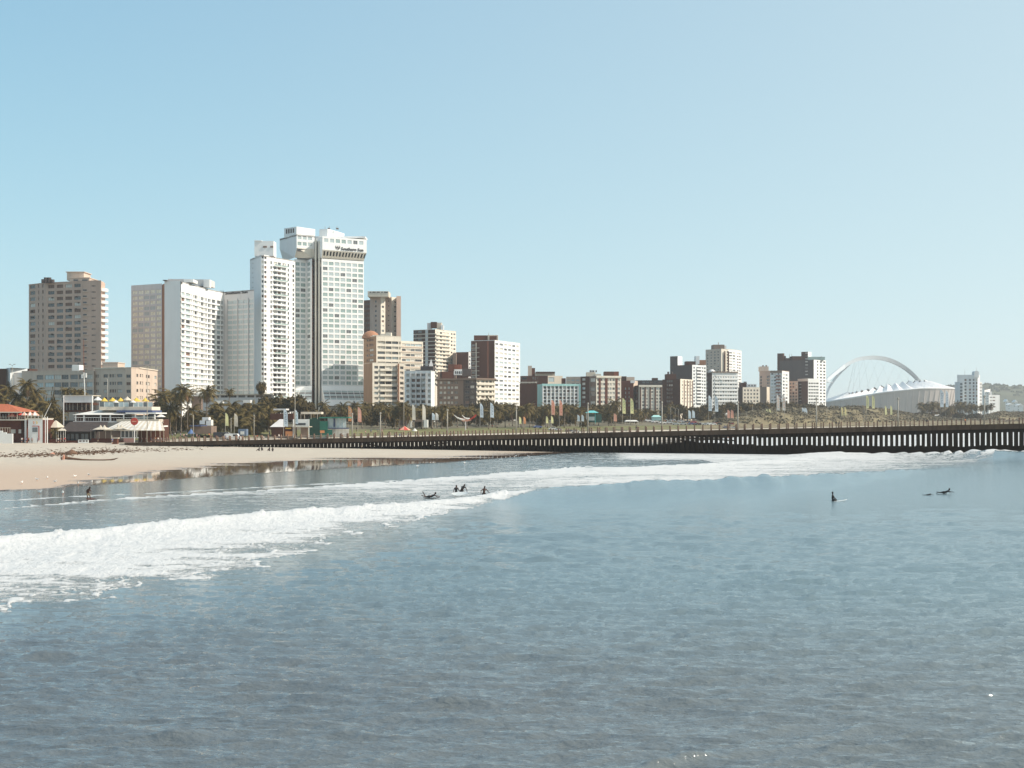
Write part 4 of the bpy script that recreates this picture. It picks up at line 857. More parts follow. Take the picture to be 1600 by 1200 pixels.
for x in (923,925.6,928.2,932): tank(r,WX(x,808),811,WZ(581.5,808),.45,1.3,M_dgrey)
r=bld('dark red brick flats with three columns of pale windows, right of the striped brick block',982,830,'apartment_block')
P=[(WX(970.5,838),838),(WX(990,830),830),(WX(996.5,842),842)]
block(r,P,594.5,[dict(cols=[(976,978.3),(981.5,983.6)],rows=(605.5,6.4,4,5),g='curt',m=M_red,mull=1),dict(cols=[(991.5,995)],rows=(604,7,4,5),g='mix',m=M_tan2)],M_red,ref=830); roofbox(r,970.5,979,588,595,842,9,M_brown2); roofbox(r,979,991.5,589,595,840,9,M_tan2); roofbox(r,985.5,992,594.5,598.5,829,3,M_wht)
r=bld('long low dark block with small red roof hut, behind the cream striped slab',1020,980,'apartment_block')
block(r,[(WX(992,985),985),(WX(1036,980),980),(WX(1044,982),982)],594,[dict(cols=[(1004,1008),(1010,1014),(1015.5,1020),(1022,1027),(1029,1034)],rows=(596.5,5,2.2,2),g='mix',m=M_dgrey)],M_brown2,ref=980); roofbox(r,1020,1028,590.5,594.5,985,8,M_brown)
r=bld('cream slab with vertical brown stripes, left of the dark brown corner block',1016,820,'apartment_block')
P=[(WX(991,834),834),(WX(998,820),820),(WX(1034.5,822),822)]
block(r,P,602,[dict(cols=[(992,996)],rows=(606,6.5,3.5,5),m=M_brown2),dict(cols=[(1000.8,1001.8),(1003.5,1006.5),(1009.8,1012.2),(1017.5,1020.6),(1025.5,1028),(1030.3,1032.3)],rows=(606,5.2,2.6,8),g='curt',m=M_cream2,mull=1)],M_brown2,ref=820)
for x in (1000.5,1008,1015.8,1023.8,1033):
    c=V2(P[1])+(V2(P[2])-V2(P[1]))*colfrac(P[1],P[2],x); mb=MB(); mb.box(c.x-.42,c.y-.3,GZ,c.x+.42,c.y-.01,WZ(605,820)); mb.build('brown_stripe',M_brown,r)
band_part(r,P[1],P[2],WZ(604.5,820),WZ(601.6,820),.5,M_cream2,'cornice',e=0)
r=bld('dark brown corner block with faint window bands and a cream striped right side',1052,850,'apartment_block')
P=[(WX(1035,868),868),(WX(1063,850),850),(WX(1083,872),872)]
block(r,P,592,[dict(cols=[(1041.5,1044.5),(1045,1047.7),(1048.2,1051)],rows=(594.5,6.2,3.2,7),g='mix',m=M_brown2,mull=1),dict(cols=[(1065.6,1067.2),(1070.5,1072.2),(1075,1076.7),(1079.2,1081)],rows=(595,5.2,2.6,7),g='curt',m=M_cream2,mull=1)],M_brown2,ref=850)
dq=(V2(P[2])-V2(P[1])).normalized()
for x in (1068.8,1073.6,1078,1082):
    c=V2(P[1])+(V2(P[2])-V2(P[1]))*colfrac(P[1],P[2],x); n_=Vector((dq.y,-dq.x)); a=c-dq*.45+n_*.3; b=c+dq*.45+n_*.3; mb=MB(); mb.obox(a,b,.28,GZ,WZ(593.5,850)); mb.build('brown_stripe',M_brown,r)
roofbox(r,1041,1056.5,584.5,594,866,9,M_brown2)
for x in (1045,1050.5): tank(r,WX(x,866),869,WZ(584.5,866),.7,1.7,M_dgrey)
# tower pair
r=bld('charcoal and white tower with a thin raised left shaft, behind the cream striped block',1075,960,'apartment_tower','apartment tower')
P=corner(1047,1081.5,1103.5,960,42)
block(r,P,570,[dict(cols=[],rows=(570,5,3,2),m=M_dgrey),dict(cols=[(1083.4,1085.8),(1088,1095.5),(1096.6,1098.8),(1100,1102.6)],rows=(573,5.2,2.9,12),g='dark',m=M_wht2,mull=2,fr=M_framew)],M_dgrey,ref=960)
for a,b in rowsz(962,575.5,5.2,2.1,11): band_part(r,V2(P[1])+(V2(P[2])-V2(P[1]))*.28,V2(P[1])+(V2(P[2])-V2(P[1]))*.66,a,b,.9,M_wht,'balcony')
k=corner(1047,1058.5,1065.5,975,35); block(r,k,556.5,[None,None],M_dgrey,ref=975); mb=MB(); d=(V2(k[2])-V2(k[1])); mb.obox(V2(k[1])+Vector((d.y,-d.x)).normalized()*.3,V2(k[2])+Vector((d.y,-d.x)).normalized()*.3,.28,WZ(572,975),WZ(556.6,975)); mb.build('white_face',M_wht,r)
roofbox(r,1072,1087,564.5,570.5,985,10,M_brown2); roofbox(r,1087,1093,556.5,569,1000,8,M_wht); roofbox(r,1093,1103,562.5,570,1000,10,M_terra)
r=bld('tall pale tower with tan left side, highest of the right hand cluster',1130,1120,'apartment_tower','apartment tower')
P=[(WX(1102.5,1136),1136),(WX(1127,1120),1120),(WX(1138,1126),1126),(WX(1150,1138),1138),(WX(1158.5,1156),1156)]
block(r,P,545.5,[dict(cols=[(1104.5,1106.5),(1110,1112),(1115.5,1118),(1121,1123)],rows=(550,4.5,1.8,18),g='mix',m=M_tan2,mull=1),dict(cols=[(1131.5,1133),(1135.6,1137.4)],rows=(548,4.5,3,18),g='dark',m=M_cream2,mull=1),dict(cols=[(1139.5,1144),(1145,1149)],rows=(550,4.5,2,18),g='curt',m=M_wht,mull=2),dict(cols=[(1151.5,1154),(1155,1157.3)],rows=(551,4.5,2,18),g='mix',m=M_wht,mull=1)],M_cream2,ref=1120,parapet=.3)
for x in (1132.3,1138): 
    q=WX(x,1122); mb=MB(); mb.box(q-.5,1120.6,GZ,q+.5,1122,WZ(549,1121)); mb.build('brown_stripe',M_brown,r)
roofbox(r,1115,1132,538.5,548,1130,14,M_brn3); roofbox(r,1131,1135,540,547,1131,12,M_wht); mast(r,1122.5,534.5,539,1134,.4)
r=bld('broad white slab with thin window bands, left of the small cream block',1130,1000,'apartment_block')
P=[(WX(1102,1022),1022),(WX(1112.5,1000),1000),(WX(1153,1006),1006)]
block(r,P,582,[dict(cols=[(1103,1105)],rows=(590,6,3,7),g='curt',m=M_brown2,mull=1),dict(cols=[(1114,1115.5)]+even(1116.5,1152,9,.7),rows=(588,5.75,2.5,8),g='curt',m=M_wht,mull=1)],M_brown2,ref=1000)
for a,b in rowsz(1001,591,5.75,2.6,8): band_part(r,V2(P[1])+(V2(P[2])-V2(P[1]))*.1,P[2],a,b,.6,M_wht,'balcony_band')
band_part(r,P[1],P[2],WZ(582,1001),WZ(580.6,1001),.8,M_brn3,'roof_slab',e=0); 
for k in range(16): mb=MB(); x=WX(1113+k*2.4,1003); mb.box(x-.15,1000,WZ(580.6,1001),x+.15,1000.4,WZ(579.4,1001)); mb.build('pergola_post',M_dgrey,r)
mb=MB(); mb.lathe([(2.6,0),(2.4,.8),(1.4,1.7),(.05,2)],(WX(1113,1010),1012,WZ(580.6,1005)),12); mb.build('roof_dome',M_wht,r,smooth=True)
r=bld('small cream block with five window columns, left of the dune bushes',1172,1040,'apartment_block')
P=[(WX(1153.5,1056),1056),(WX(1160.5,1040),1040),(WX(1187.5,1044),1044)]
block(r,P,605,[None,dict(cols=even(1161.5,1186,5,.5),rows=(608.5,5.6,2.8,5),g='mix',m=M_cream2,mull=1)],M_brown2,ref=1040); roofbox(r,1158,1167,598,605.5,1052,10,M_brown2); roofbox(r,1167,1182,600,605.5,1050,10,M_wht2)
for a in (1169.5,1174,1178.5): mb=MB(); mb.box(WX(a,1050),1049.8,WZ(603.5,1050),WX(a+2,1050),1049.96,WZ(601.4,1050)); mb.build('roof_window',G_dark,r)
for x in (1164,1166.5): tank(r,WX(x,1052),1055,WZ(598,1052),.6,1,M_dgrey)
r=bld('stepped tan and white block with two roof tanks, before the big dark tower',1208,1120,'apartment_block')
P=[(WX(1186.5,1136),1136),(WX(1203.5,1122),1122),(WX(1222,1120),1120),(WX(1233,1142),1142)]
block(r,P,579.5,[dict(cols=[(1187.5,1190.5),(1198,1202.5)],rows=(587.5,4.9,3.7,4),g='dark',m=M_tan,mull=1),dict(cols=[(1205,1208.5),(1209.5,1213),(1215,1218),(1219,1221.4)],rows=(583,5.2,2.6,10),g='curt',m=M_wht2,mull=2,fr=M_framew),dict(cols=[(1223.5,1226),(1227.5,1230.5)],rows=(584,5.2,2.6,10),g='mix',m=M_wht2,mull=1)],M_tan,ref=1120,parapet=.3)
for a,b in rowsz(1121,586.5,5.2,1.6,9): band_part(r,V2(P[1])+(V2(P[2])-V2(P[1]))*.45,V2(P[1])+(V2(P[2])-V2(P[1]))*.9,a,b,.9,M_red,'balcony')
band_part(r,P[1],P[2],WZ(582.5,1120),WZ(579,1120),.4,M_brn3,'cornice')
roofbox(r,1188.5,1201,572.5,580,1132,10,M_tan2)
for x in (1193.5,1198.7): tank(r,WX(x,1132),1136,WZ(572.5,1132),.7,1.2,M_brown2)
block(r,[(WX(1186,1108),1108),(WX(1198,1104),1104),(WX(1202.5,1108),1108)],604.5,[None,dict(cols=[],rows=(600,5,3,2),m=M_cream)],M_brn3,ref=1104,back=12)
# big dark tower
r=bld('big dark tower with stepped roof and white right side, left of the stadium',1250,1180,'apartment_tower','apartment tower')
P=corner(1218,1271.5,1290.5,1180,40)
block(r,P,562,[dict(cols=[(1258,1262.3)],rows=(555.5,4.95,1.9,15),g='curt',m=M_dgrey,mull=2),dict(cols=[(1276.6,1278.6),(1281.2,1284.2),(1286.4,1289.4)],rows=(563.5,4.95,2.6,14),g='dark',m=M_wht,mull=1)],M_dgrey,ref=1180)
k=corner(1252,1262.4,1268,1190,40); block(r,k,549.5,[dict(cols=[(1258,1262)],rows=(551,4.5,1.8,3),g='curt',m=M_brown2,mull=2),None],M_wht2,ref=1190,z0=WZ(566,1190))
k=corner(1214.5,1223.5,1225.5,1215,30); block(r,k,552,[None,None],M_brown2,ref=1215)
roofbox(r,1223,1228,556,563,1216,8,M_brown2); roofbox(r,1227.5,1240,559.5,566,1214,8,M_brown2); roofbox(r,1238,1258,556.5,563,1208,12,M_brown2); roofbox(r,1263,1289,557.5,562.5,1190,9,G_grn)
mast(r,1233.5,553,560,1216,.25); mast(r,1237,552.5,558,1212,.2); mast(r,1283,556.5,558,1190,.4)
r=bld('dark brown block with white horizontally windowed right front, under the big dark tower',1262,1140,'apartment_block')
P=[(WX(1246.5,1156),1156),(WX(1262.5,1140),1140),(WX(1280,1146),1146)]
block(r,P,591.5,[dict(cols=[(1248.5,1252)],rows=(600,5,1.2,6),g='curt',m=M_brown2,mull=1),dict(cols=[(1263.5,1266.6),(1267.2,1270.4),(1271,1274.6),(1275.2,1279)],rows=(597.8,5,2.1,7),g='dark',m=M_wht,mull=1)],M_brown2,ref=1140)
band_part(r,P[0],P[1],WZ(596,1150),WZ(591.8,1150),.2,M_tan2,'panel')
r=bld('small tan flats squeezed between the stepped tan block and the dark brown block',1240,1150,'apartment_block')
P=[(WX(1232.5,1158),1158),(WX(1247,1150),1150)]; block(r,P,595.5,[dict(cols=[(1234,1236.5),(1238,1241),(1242.5,1245.5)],rows=(598,5,3,7),g='mix',m=M_tan2,mull=1)],M_tan2,ref=1150)
# lone hotel and white houses
r=bld('isolated blue grey hotel with a curved roof fin, right of the stadium',1512,1200,'hotel','hotel')
P=[(WX(1495.5,1204),1204),(WX(1527.5,1200),1200),(WX(1531,1206),1206)]
block(r,P,585.5,[dict(cols=[(1507,1510.2),(1514,1517.2),(1520,1522.6),(1524.8,1527)],rows=(592.2,5.0,3.2,10),g='mix',m=M_wht2,mull=1),None],M_wht2,ref=1200)
block(r,[(WX(1492,1208),1208),(WX(1500,1200.5),1200.5),(WX(1504.5,1199.5),1199.5)],596.5,[None,dict(cols=[(1499.6,1503.8)],rows=(598.6,5,3.4,8),g='mix',m=M_wht2,mull=1)],M_wht2,ref=1200,back=8)
block(r,[(WX(1530,1206),1206),(WX(1534.6,1208),1208)],597,[dict(cols=[(1531,1532.2),(1533,1534)],rows=(599,5,3,9),g='dark',m=M_wht,mull=1)],M_wht,ref=1206,back=10)
mb=MB(); cx=WX(1526,1200); mb.prism([(cx-2.3,1199.6),(cx+2,1199.6),(cx+2,1206),(cx-2.3,1206)],WZ(590,1200),WZ(582,1200)); 
for i in range(8):
    a=math.pi*i/8; b_=math.pi*(i+1)/8; zz=WZ(582,1200); mb.quad((cx-.15+2.15*math.cos(b_),1199.6,zz+1.6*math.sin(b_)),(cx-.15+2.15*math.cos(a),1199.6,zz+1.6*math.sin(a)),(cx-.15+2.15*math.cos(a),1206,zz+1.6*math.sin(a)),(cx-.15+2.15*math.cos(b_),1206,zz+1.6*math.sin(b_)))
    mb.tri((cx-.15,1199.6,zz),(cx-.15+2.15*math.cos(a),1199.6,zz+1.6*math.sin(a)),(cx-.15+2.15*math.cos(b_),1199.6,zz+1.6*math.sin(b_)))
mb.build('roof_fin',M_wht2,r); mast(r,1507.5,577,586,1203,.12); mast(r,1525.5,574,581,1203,.12)
r=bld('stepped low white buildings right of the isolated blue grey hotel',1550,1400,'white_house','house')
block(r,[(WX(1534,1400),1400),(WX(1538,1398),1398)],607,[None],M_wht,ref=1400); block(r,[(WX(1538,1399),1399),(WX(1545,1398),1398)],612,[dict(cols=[(1540,1541),(1543,1544)],rows=(614,4,2,5),g='mix',m=M_wht,mull=1)],M_wht,ref=1398); block(r,[(WX(1545,1400),1400),(WX(1562,1404),1404)],617,[dict(cols=[(1546.5,1550),(1551,1555)],rows=(620,5,1.6,4),g='mix',m=M_wht,mull=1)],M_wht,ref=1400); roofbox(r,1547,1550,612,618,1410,8,M_wht)
for u0,u1,y,D_,l in ((1571,1574.5,625,1900,'slim white house with pointed roof, far right below the wooded hill'),(1584,1589,626,1950,'white house with pointed gable, far right below the wooded hill'),(1590,1598,631,1850,'low white house at the right edge below the wooded hill'),(1575,1583,630,1880,'low pale house between two pointed white houses at the far right')):
    r=bld(l,u0,D_,'white_house','house'); block(r,[(WX(u0,D_),D_),(WX(u1,D_),D_-2)],y+2.5,[dict(cols=[(u0+1,u0+2)],rows=(y+4,4,1.4,2),g='dark',m=M_wht,mull=1)],M_wht,ref=D_,back=8)
    xa,xb=WX(u0,D_)-.3,WX(u1,D_)+.3; z=WZ(y+2.5,D_); hgt=WZ(y,D_)-z+ (1.2 if u1-u0<6 else .2); mb=MB(); xm=(xa+xb)/2
    mb.v=[(xa,D_-2.5,z),(xb,D_-2.5,z),(xm,D_-2.5,z+hgt),(xa,D_+9,z),(xb,D_+9,z),(xm,D_+9,z+hgt)]; mb.f=[(0,1,2),(3,5,4),(0,2,5,3),(1,4,5,2)]; mb.m=[0]*4; mb.build('pitched_roof',M_wht,r)
# dark buildings at the far left, partly behind palms
r=bld('dark low building behind the palms at the left edge, under the street lamp',10,560,'low_building'); block(r,[(WX(-30,565),565),(WX(10,560),560)],576,[None],M_brown2,ref=560); block(r,[(WX(10,562),562),(WX(16,560),560)],574.5,[None],M_wht2,ref=560,back=10); block(r,[(WX(16,566),566),(WX(34,562),562)],582,[None],M_grey,ref=562); roofbox(r,28,46,576,583,575,10,M_brown2)
# hotel podium and planted terrace wall right of the long hotel
r=bld('long low grey podium deck in front of the white bending hotel',400,640,'podium','podium')
block(r,[(WX(300,612),612),(WX(428,600),600)],616,[dict(cols=even(302,426,9,.8),rows=(618,6,3.5,1),g='dark',m=M_grey,mull=2)],M_grey,ref=600,back=24); band_part(r,(WX(300,612),612),(WX(428,600),600),WZ(617,605),WZ(615.3,605),.8,M_cream,'deck_edge')
# ---------------- vegetation ----------------
def lz(px,D):
    u=np.array([[float(px)]]); return float(land_z(u,(u-CX)/F*D,np.array([[float(D)]]))[0,0])
M_frond=mat('palm_frond',(.165,.122,.042),.6,.4,.9,1,0,.12,var2=(.024,.017,.007)); M_dead=mat('dry_frond',(.20,.115,.06),.8,.3,.6); M_trunk=mat('palm_trunk',(.20,.155,.115),.9,.3,1.5)  # wide frond tones put the crowns' highlights and shade into colour
M_leaf=mat('bush_leaves',(.115,.085,.034),.8,.45,.6,spec=.1,var2=(.026,.018,.008)); M_leaf2=mat('dune_scrub_leaves',(.15,.125,.07),.8,.4,.12,var2=(.085,.065,.04)); M_bark=mat('bark',(.12,.09,.07),.9,.3,2)
def frond(mb,az,el,Lf,droop,w,m,nleaf=13,twist=0):
    d=Vector((math.cos(az),math.sin(az),0)); side=Vector((-math.sin(az),math.cos(az),0)); p=Vector((0,0,0)); e=el; pts=[]
    for i in range(8):
        pts.append(p.copy()); e-=droop/7; st=Lf/7; p=p+(d*math.cos(e)+Vector((0,0,math.sin(e))))*st
    for i in range(7):
        a,b=pts[i],pts[i+1]; ww=.05*(1-i/8); mb.quad(a-side*ww,a+side*ww,b+side*ww*.8,b-side*ww*.8,m)
    for i in range(nleaf):
        t=.12+.86*i/nleaf; k=min(int(t*7),6); f=t*7-k; c=pts[k]+(pts[k+1]-pts[k])*f; ax=(pts[k+1]-pts[k]).normalized()
        ll=w*math.sin(math.pi*min(1,.15+t*.9))**.6*(1.1-.4*t); bw=Lf/nleaf*.42
        for s in (-1,1):
            tip=c+side*s*ll*.8+ax*ll*.45+Vector((0,0,-ll*(.45+.35*random.random()))); mb.tri(c-ax*bw,c+ax*bw,tip,m)
def palm_crown(seed,n=24,Lf=4.0):
    random.seed(seed); mb=MB()
    for i in range(n):
        az=i*2.399+random.uniform(-.3,.3); lay=i/n
        el=R(82)-lay*R(120)+random.uniform(-.12,.12); dead=1 if (lay>.86 and random.random()<.75) else 0
        frond(mb,az,el,Lf*random.uniform(.82,1.1),R(random.uniform(75,115)),random.uniform(.95,1.3),dead)
    return mb.mesh('crown',[M_frond,M_dead])
def palm_trunk(seed,h,lean):
    random.seed(seed); mb=MB(); pts=[];rs=[]
    for i in range(6):
        t=i/5; pts.append((lean*t*t,random.uniform(-.08,.08),h*t)); rs.append(.22*(1-.35*t)+(.1 if i==0 else 0))
    mb.path(pts,rs,7); return mb.mesh('trunk',M_trunk,smooth=True)
CROWNS=[palm_crown(s) for s in (11,12,13,14,15)]; TR=[(8,.5),(8,-.7),(8,.1)]; TRUNKS=[palm_trunk(50+i,h,l) for i,(h,l) in enumerate(TR)]
def palm(px,D,ytop,label,group,cs=1.0):
    z0=lz(px,D)-.15; ztop=WZ(ytop,D); hh=max(1.6,ztop-z0-2.6*cs); x=WX(px,D)
    e=empty('palm_tree',(x,D,z0),label,'palm tree',group); i=random.randrange(3); az=random.uniform(-.6,.6)
    t=place(TRUNKS[i],'trunk',e,(0,0,0),az,True); t.scale=(1,1,hh/8)
    l=TR[i][1]; c=place(random.choice(CROWNS),'crown',e,(l*math.cos(az),l*math.sin(az),hh-.1),random.uniform(0,6.28),True); c.scale=(cs,cs,cs*random.uniform(.92,1.12))
    return e
random.seed(99)
g='palm trees along the beachfront'
L1='palm in the dark dense grove at the far left behind the red roofed house'
for px,D,y in ((-14,452,600),(3,450,612),(14,462,594),(28,456,603),(42,455,586),(53,462,600),(36,448,618),(20,446,628),(60,450,622),(8,442,634),(49,444,634),(66,446,640),(72,452,628),(30,440,642),(-8,442,640)):
    palm(px,D,y,L1,g,random.uniform(1.25,1.5))
palm(82,428,620,'tall shaggy palm left of the grey framed terrace',g,1.2); palm(90,430,636,'shorter palm tucked against the grey framed terrace',g); palm(83,400,664,'small young palm beside the white lifeguard block',g,.75)
for px,y in ((107,600),(117,602),(124,604),(132,609)): palm(px,505,y,'palm rising above the grey framed terrace, in front of the pinkish block',g)
L2='palm in the grove between the cream corner block and the white bending hotel'
for px,D,y in ((243,470,622),(251,476,612),(258,468,604),(266,480,600),(275,470,608),(262,462,622),(248,466,632),(270,466,626)): palm(px,D,y,L2,g,random.uniform(1.2,1.45))
palm(283,458,592,'tallest dark palm standing before the blank slab of the white bending hotel',g,1.45); palm(293,462,604,'palm immediately right of the tallest dark palm by the blank hotel slab',g,1.1)
palm(323,452,596,'tall slender palm with long bare trunk in front of the curved white balconies',g,1.4); palm(357,520,603,'small round headed palm against the shaded wing of the white bending hotel',g,.8)
L3='palm in the tangled grove below the shaded wing of the white bending hotel'
for px,D,y in ((302,466,628),(310,470,634),(317,460,640),(333,466,628),(341,474,620),(350,464,630),(361,470,620),(369,462,632),(378,468,624),(386,460,636),(394,470,622),(402,464,630),(410,470,640),(355,452,645),(372,452,648),(390,450,650),(405,452,652),(338,455,648),(419,468,622),(425,466,636)): palm(px,D,y,L3,g,random.uniform(1.15,1.4))
L4='palm at the foot of the tallest white hotel'
for px,D,y in ((508,560,622),(516,570,634),(533,560,625),(541,575,633),(552,560,624),(524,575,638),(562,565,630),(497,570,636)): palm(px,D,y,L4,g,1.15)
L5='palm in the long row in front of the stepped cream block and white finned block'
for k in range(19): palm(568+k*7.1+random.uniform(-2,2),random.uniform(520,600),random.uniform(623,637),L5,g,random.uniform(1,1.2))
L6='palm in the row before the low dark brown block'
for k in range(11): palm(702+k*7+random.uniform(-2,2),random.uniform(560,640),random.uniform(629,641),L6,g,random.uniform(1,1.2))
L7='windswept palm in the row before the white tower front and the mint green edged block'
for k in range(22): palm(778+k*6.1+random.uniform(-2,2),random.uniform(580,700),random.uniform(624,638),L7,g,random.uniform(1.1,1.35))
L8='palm in the row before the striped brick block'
for k in range(7): palm(916+k*7+random.uniform(-2,2),random.uniform(680,760),random.uniform(632,641),L8,g,random.uniform(1,1.2))
palm(961,680,618,'large dark palm standing alone above the others before the striped brick block',g,1.6); palm(955,690,628,'palm leaning just left of the large dark palm before the striped brick block',g,1.2)
L9='small palm before the cream slab with vertical brown stripes'
for k in range(9): palm(984+k*8+random.uniform(-2,2),random.uniform(760,850),random.uniform(635,643),L9,g,1.2)
L10='small palm before the broad white slab'
for k in range(7): palm(1080+k*8+random.uniform(-2,2),random.uniform(860,900),random.uniform(632,640),L10,g,1.4)
L11='far palm between the stadium and the isolated blue grey hotel'
for k in range(20): palm(1436+k*4.3+random.uniform(-2,2),random.uniform(1140,1190),random.uniform(624,634),L11,g,1.5)
L12='far palm right of the isolated blue grey hotel'
for k in range(5): palm(1527+k*5+random.uniform(-2,2),random.uniform(1140,1170),random.uniform(628,634),L12,g,1.3)
def leaf_cloud(mb,cx,cy,cz,rx,ry,rz,n,s,m=0,lump=.35,seed=0):
    random.seed(seed*17+3)
    for i in range(n):
        th=random.uniform(0,6.283); u=random.uniform(-.35,1); q=math.sqrt(max(0,1-u*u)); rr=random.random()**.25
        d=Vector((q*math.cos(th),q*math.sin(th),u)); k=1+lump*(mnoise.noise(d*2.6+Vector((seed*3.1,0,0)))*1.6); p=Vector((cx+d.x*rx*rr*k,cy+d.y*ry*rr*k,cz+d.z*rz*rr*k))
        a=Vector((random.gauss(0,1),random.gauss(0,1),random.gauss(0,1))).normalized(); b=a.cross(d+Vector((.01,.02,.03))).normalized(); a=(a+d*.3).normalized(); z=s*random.uniform(.5,1.3)
        mb.quad(p-a*z-b*z*.6,p+a*z-b*z*.6,p+a*z*.8+b*z*.6,p-a*z*.8+b*z*.6,m)
TREES=[]
for sd in range(4):
    mb=MB(); 
    for j in range(6):
        random.seed(sd*31+j); leaf_cloud(mb,random.uniform(-2.6,2.6),random.uniform(-2,2),3.2+random.uniform(-.5,1),2.3,2.2,1.7,230,.34,0,.4,sd*7+j)
    TREES.append(mb.mesh('crown',[M_leaf]))
mb=MB(); mb.path([(0,0,0),(.2,0,1.4),(.5,.2,2.6)],[.3,.24,.16],7); mb.path([(.2,0,1.3),(-.9,.3,3)],[.18,.08],6); mb.path([(.2,0,1.4),(1.4,-.4,3.2)],[.16,.07],6); TRUNK=mb.mesh('trunk',M_bark,smooth=True)
def tree(px,D,ytop,w,label,group='broadleaf trees along the beachfront',dz=0):
    z0=lz(px,D)-.1+dz; h=WZ(ytop,D)-z0; e=empty('broadleaf_tree',(WX(px,D),D,z0),label,'tree',group); sx=w/2/3.9/(F/D); sz=h/5.4
    t=place(TRUNK,'trunk',e,(0,0,0),0,True); t.scale=(sx,sx,sz); c=place(random.choice(TREES),'crown',e,(0,0,0),random.uniform(0,6.28),True); c.scale=(sx,sx,sz); return e
random.seed(5)
tree(408,600,600,16,'small round dark tree on the podium in front of the slim white apartment tower',dz=9)
for px,D,y,w in ((430,560,620,44),(458,555,622,44),(482,560,630,36),(412,560,622,30)): tree(px,D,y,w,'low spreading hedge tree on the bank below the slim white apartment tower')
for px,D,y,w in ((600,620,632,34),(632,610,634,36),(664,620,634,30),(590,560,640,30),(612,570,642,26)): tree(px,D,y,w,'dark rounded tree among the palms before the stepped cream block')
for px,D,y,w in ((720,680,634,34),(744,690,632,30),(760,690,624,26),(778,700,630,30),(700,660,640,28)): tree(px,D,y,w,'dark rounded tree among the palms before the low dark brown block')
for k in range(10): tree(800+k*16,760,635+random.uniform(-3,4),26,'dark tree filling the gap between palms before the mint green edged block')
for px,D,y,w in ((1012,820,640,24),(1048,810,632,30),(1066,810,634,30),(1084,840,636,24),(1100,850,634,24),(1128,860,634,28),(1140,860,630,26),(1152,870,634,26),(992,790,640,22),(975,790,642,20)): tree(px,D,y,w,'rounded olive tree between the cream striped slab and the broad white slab')
for k in range(10): tree(1165+k*13,900+k*12,629+abs(k-4)*.8+random.uniform(-1,2),26,'wind flattened dark tree along the dune crest below the right hand towers')
# dune with scrub
def dune_h(u,Y):
    prof=ip(u,[(1105,0),(1150,3.2),(1190,6.5),(1230,7.5),(1290,8.2),(1330,9.6),(1370,8.8),(1420,4.2),(1460,1.6),(1500,1.0),(1530,1.4),(1560,6.0),(1590,5.6),(1650,5.0),(1800,4)])
    yb=ip(u,BERM); d=Y-yb
    return prof*sst(18,75,d)*sst(230,110,d)
u=np.linspace(1095,1860,260); yb=ip(u,BERM); rows=[yb+10+k*4.5 for k in range(52)]; Yg=np.stack(rows,0); Ug=np.broadcast_to(u,Yg.shape).copy(); Xg=(Ug-CX)/F*Yg
hd=dune_h(Ug,Yg); sc=sst(1.0,3.0,hd); Zg=land_z(Ug,Xg,Yg)+.12+hd*(1+.25*(fbm(Xg*.04,Yg*.04,4,401)-.5))+sc*(fbm(Xg*.16,Yg*.16,4,411)-.3)*2.2
me=grid_mesh('dune',Xg,Yg,Zg); M_dune=mat('dune_grass',(.19,.16,.09),.9,.5,.06,1,0,.2,.5,var2=(.125,.098,.058)); me.materials.append(M_dune); o=bpy.data.objects.new('dune',me); C.objects.link(o); tag(o,'scrub covered dune between the promenade and the right hand towers',kind='structure')
mb=MB(); random.seed(77); Zf=Zg.ravel();Xf=Xg.ravel();Yf=Yg.ravel();hf=hd.ravel(); nn_=fbm(Xf*.06,Yf*.06,4,431)
idx=[i for i in range(len(Zf)) if hf[i]>.9 and nn_[i]>.37]
for i in random.sample(idx,min(3800,len(idx))):
    x,y,z=Xf[i],Yf[i],Zf[i]; R_=random.uniform(1.0,2.4)
    for j in range(12):
        d=Vector((random.gauss(0,1),random.gauss(0,1),abs(random.gauss(0,.8)))).normalized(); p=Vector((x,y,z-.3))+Vector((d.x*R_*1.4,d.y*R_*1.4,d.z*R_*.8)); a=Vector((random.gauss(0,1),random.gauss(0,1),random.gauss(0,.5))).normalized(); b=a.cross(d).normalized(); s=random.uniform(.35,.8); mb.quad(p-a*s-b*s*.6,p+a*s-b*s*.6,p+a*s+b*s*.6,p-a*s+b*s*.6)
mb.build('dune_scrub',M_leaf2,kind='stuff',label='low dense scrub growing over the dune')
# wooded hill on the horizon
M_hill=mat('wooded_hill',(.095,.10,.06),.95,.4,.012,1,0,.1,var2=(.05,.055,.035))
u=np.linspace(1380,2100,240); Ys=np.linspace(3600,5200,24); Ug,Yg=np.meshgrid(u,Ys); Xg=(Ug-CX)/F*Yg
top=ip(u,[(1380,640),(1450,622),(1480,606),(1495,606),(1530,605),(1545,603),(1560,605),(1600,606),(1700,600),(1900,606),(2100,640)])
k=(Ys-3600)/700; Zg=np.array([[ (WZ(t,4300))*min(1,max(0,kk))**.8 for t in top] for kk in k])+4+(fbm(Xg*.012,Yg*.01,4,501)-.5)*12*np.minimum(1,k[:,None])
me=grid_mesh('hill',Xg,Yg,Zg); me.materials.append(M_hill); o=bpy.data.objects.new('hill',me); C.objects.link(o); tag(o,'distant wooded hill on the horizon at the right',kind='structure')
mb=MB(); random.seed(8)
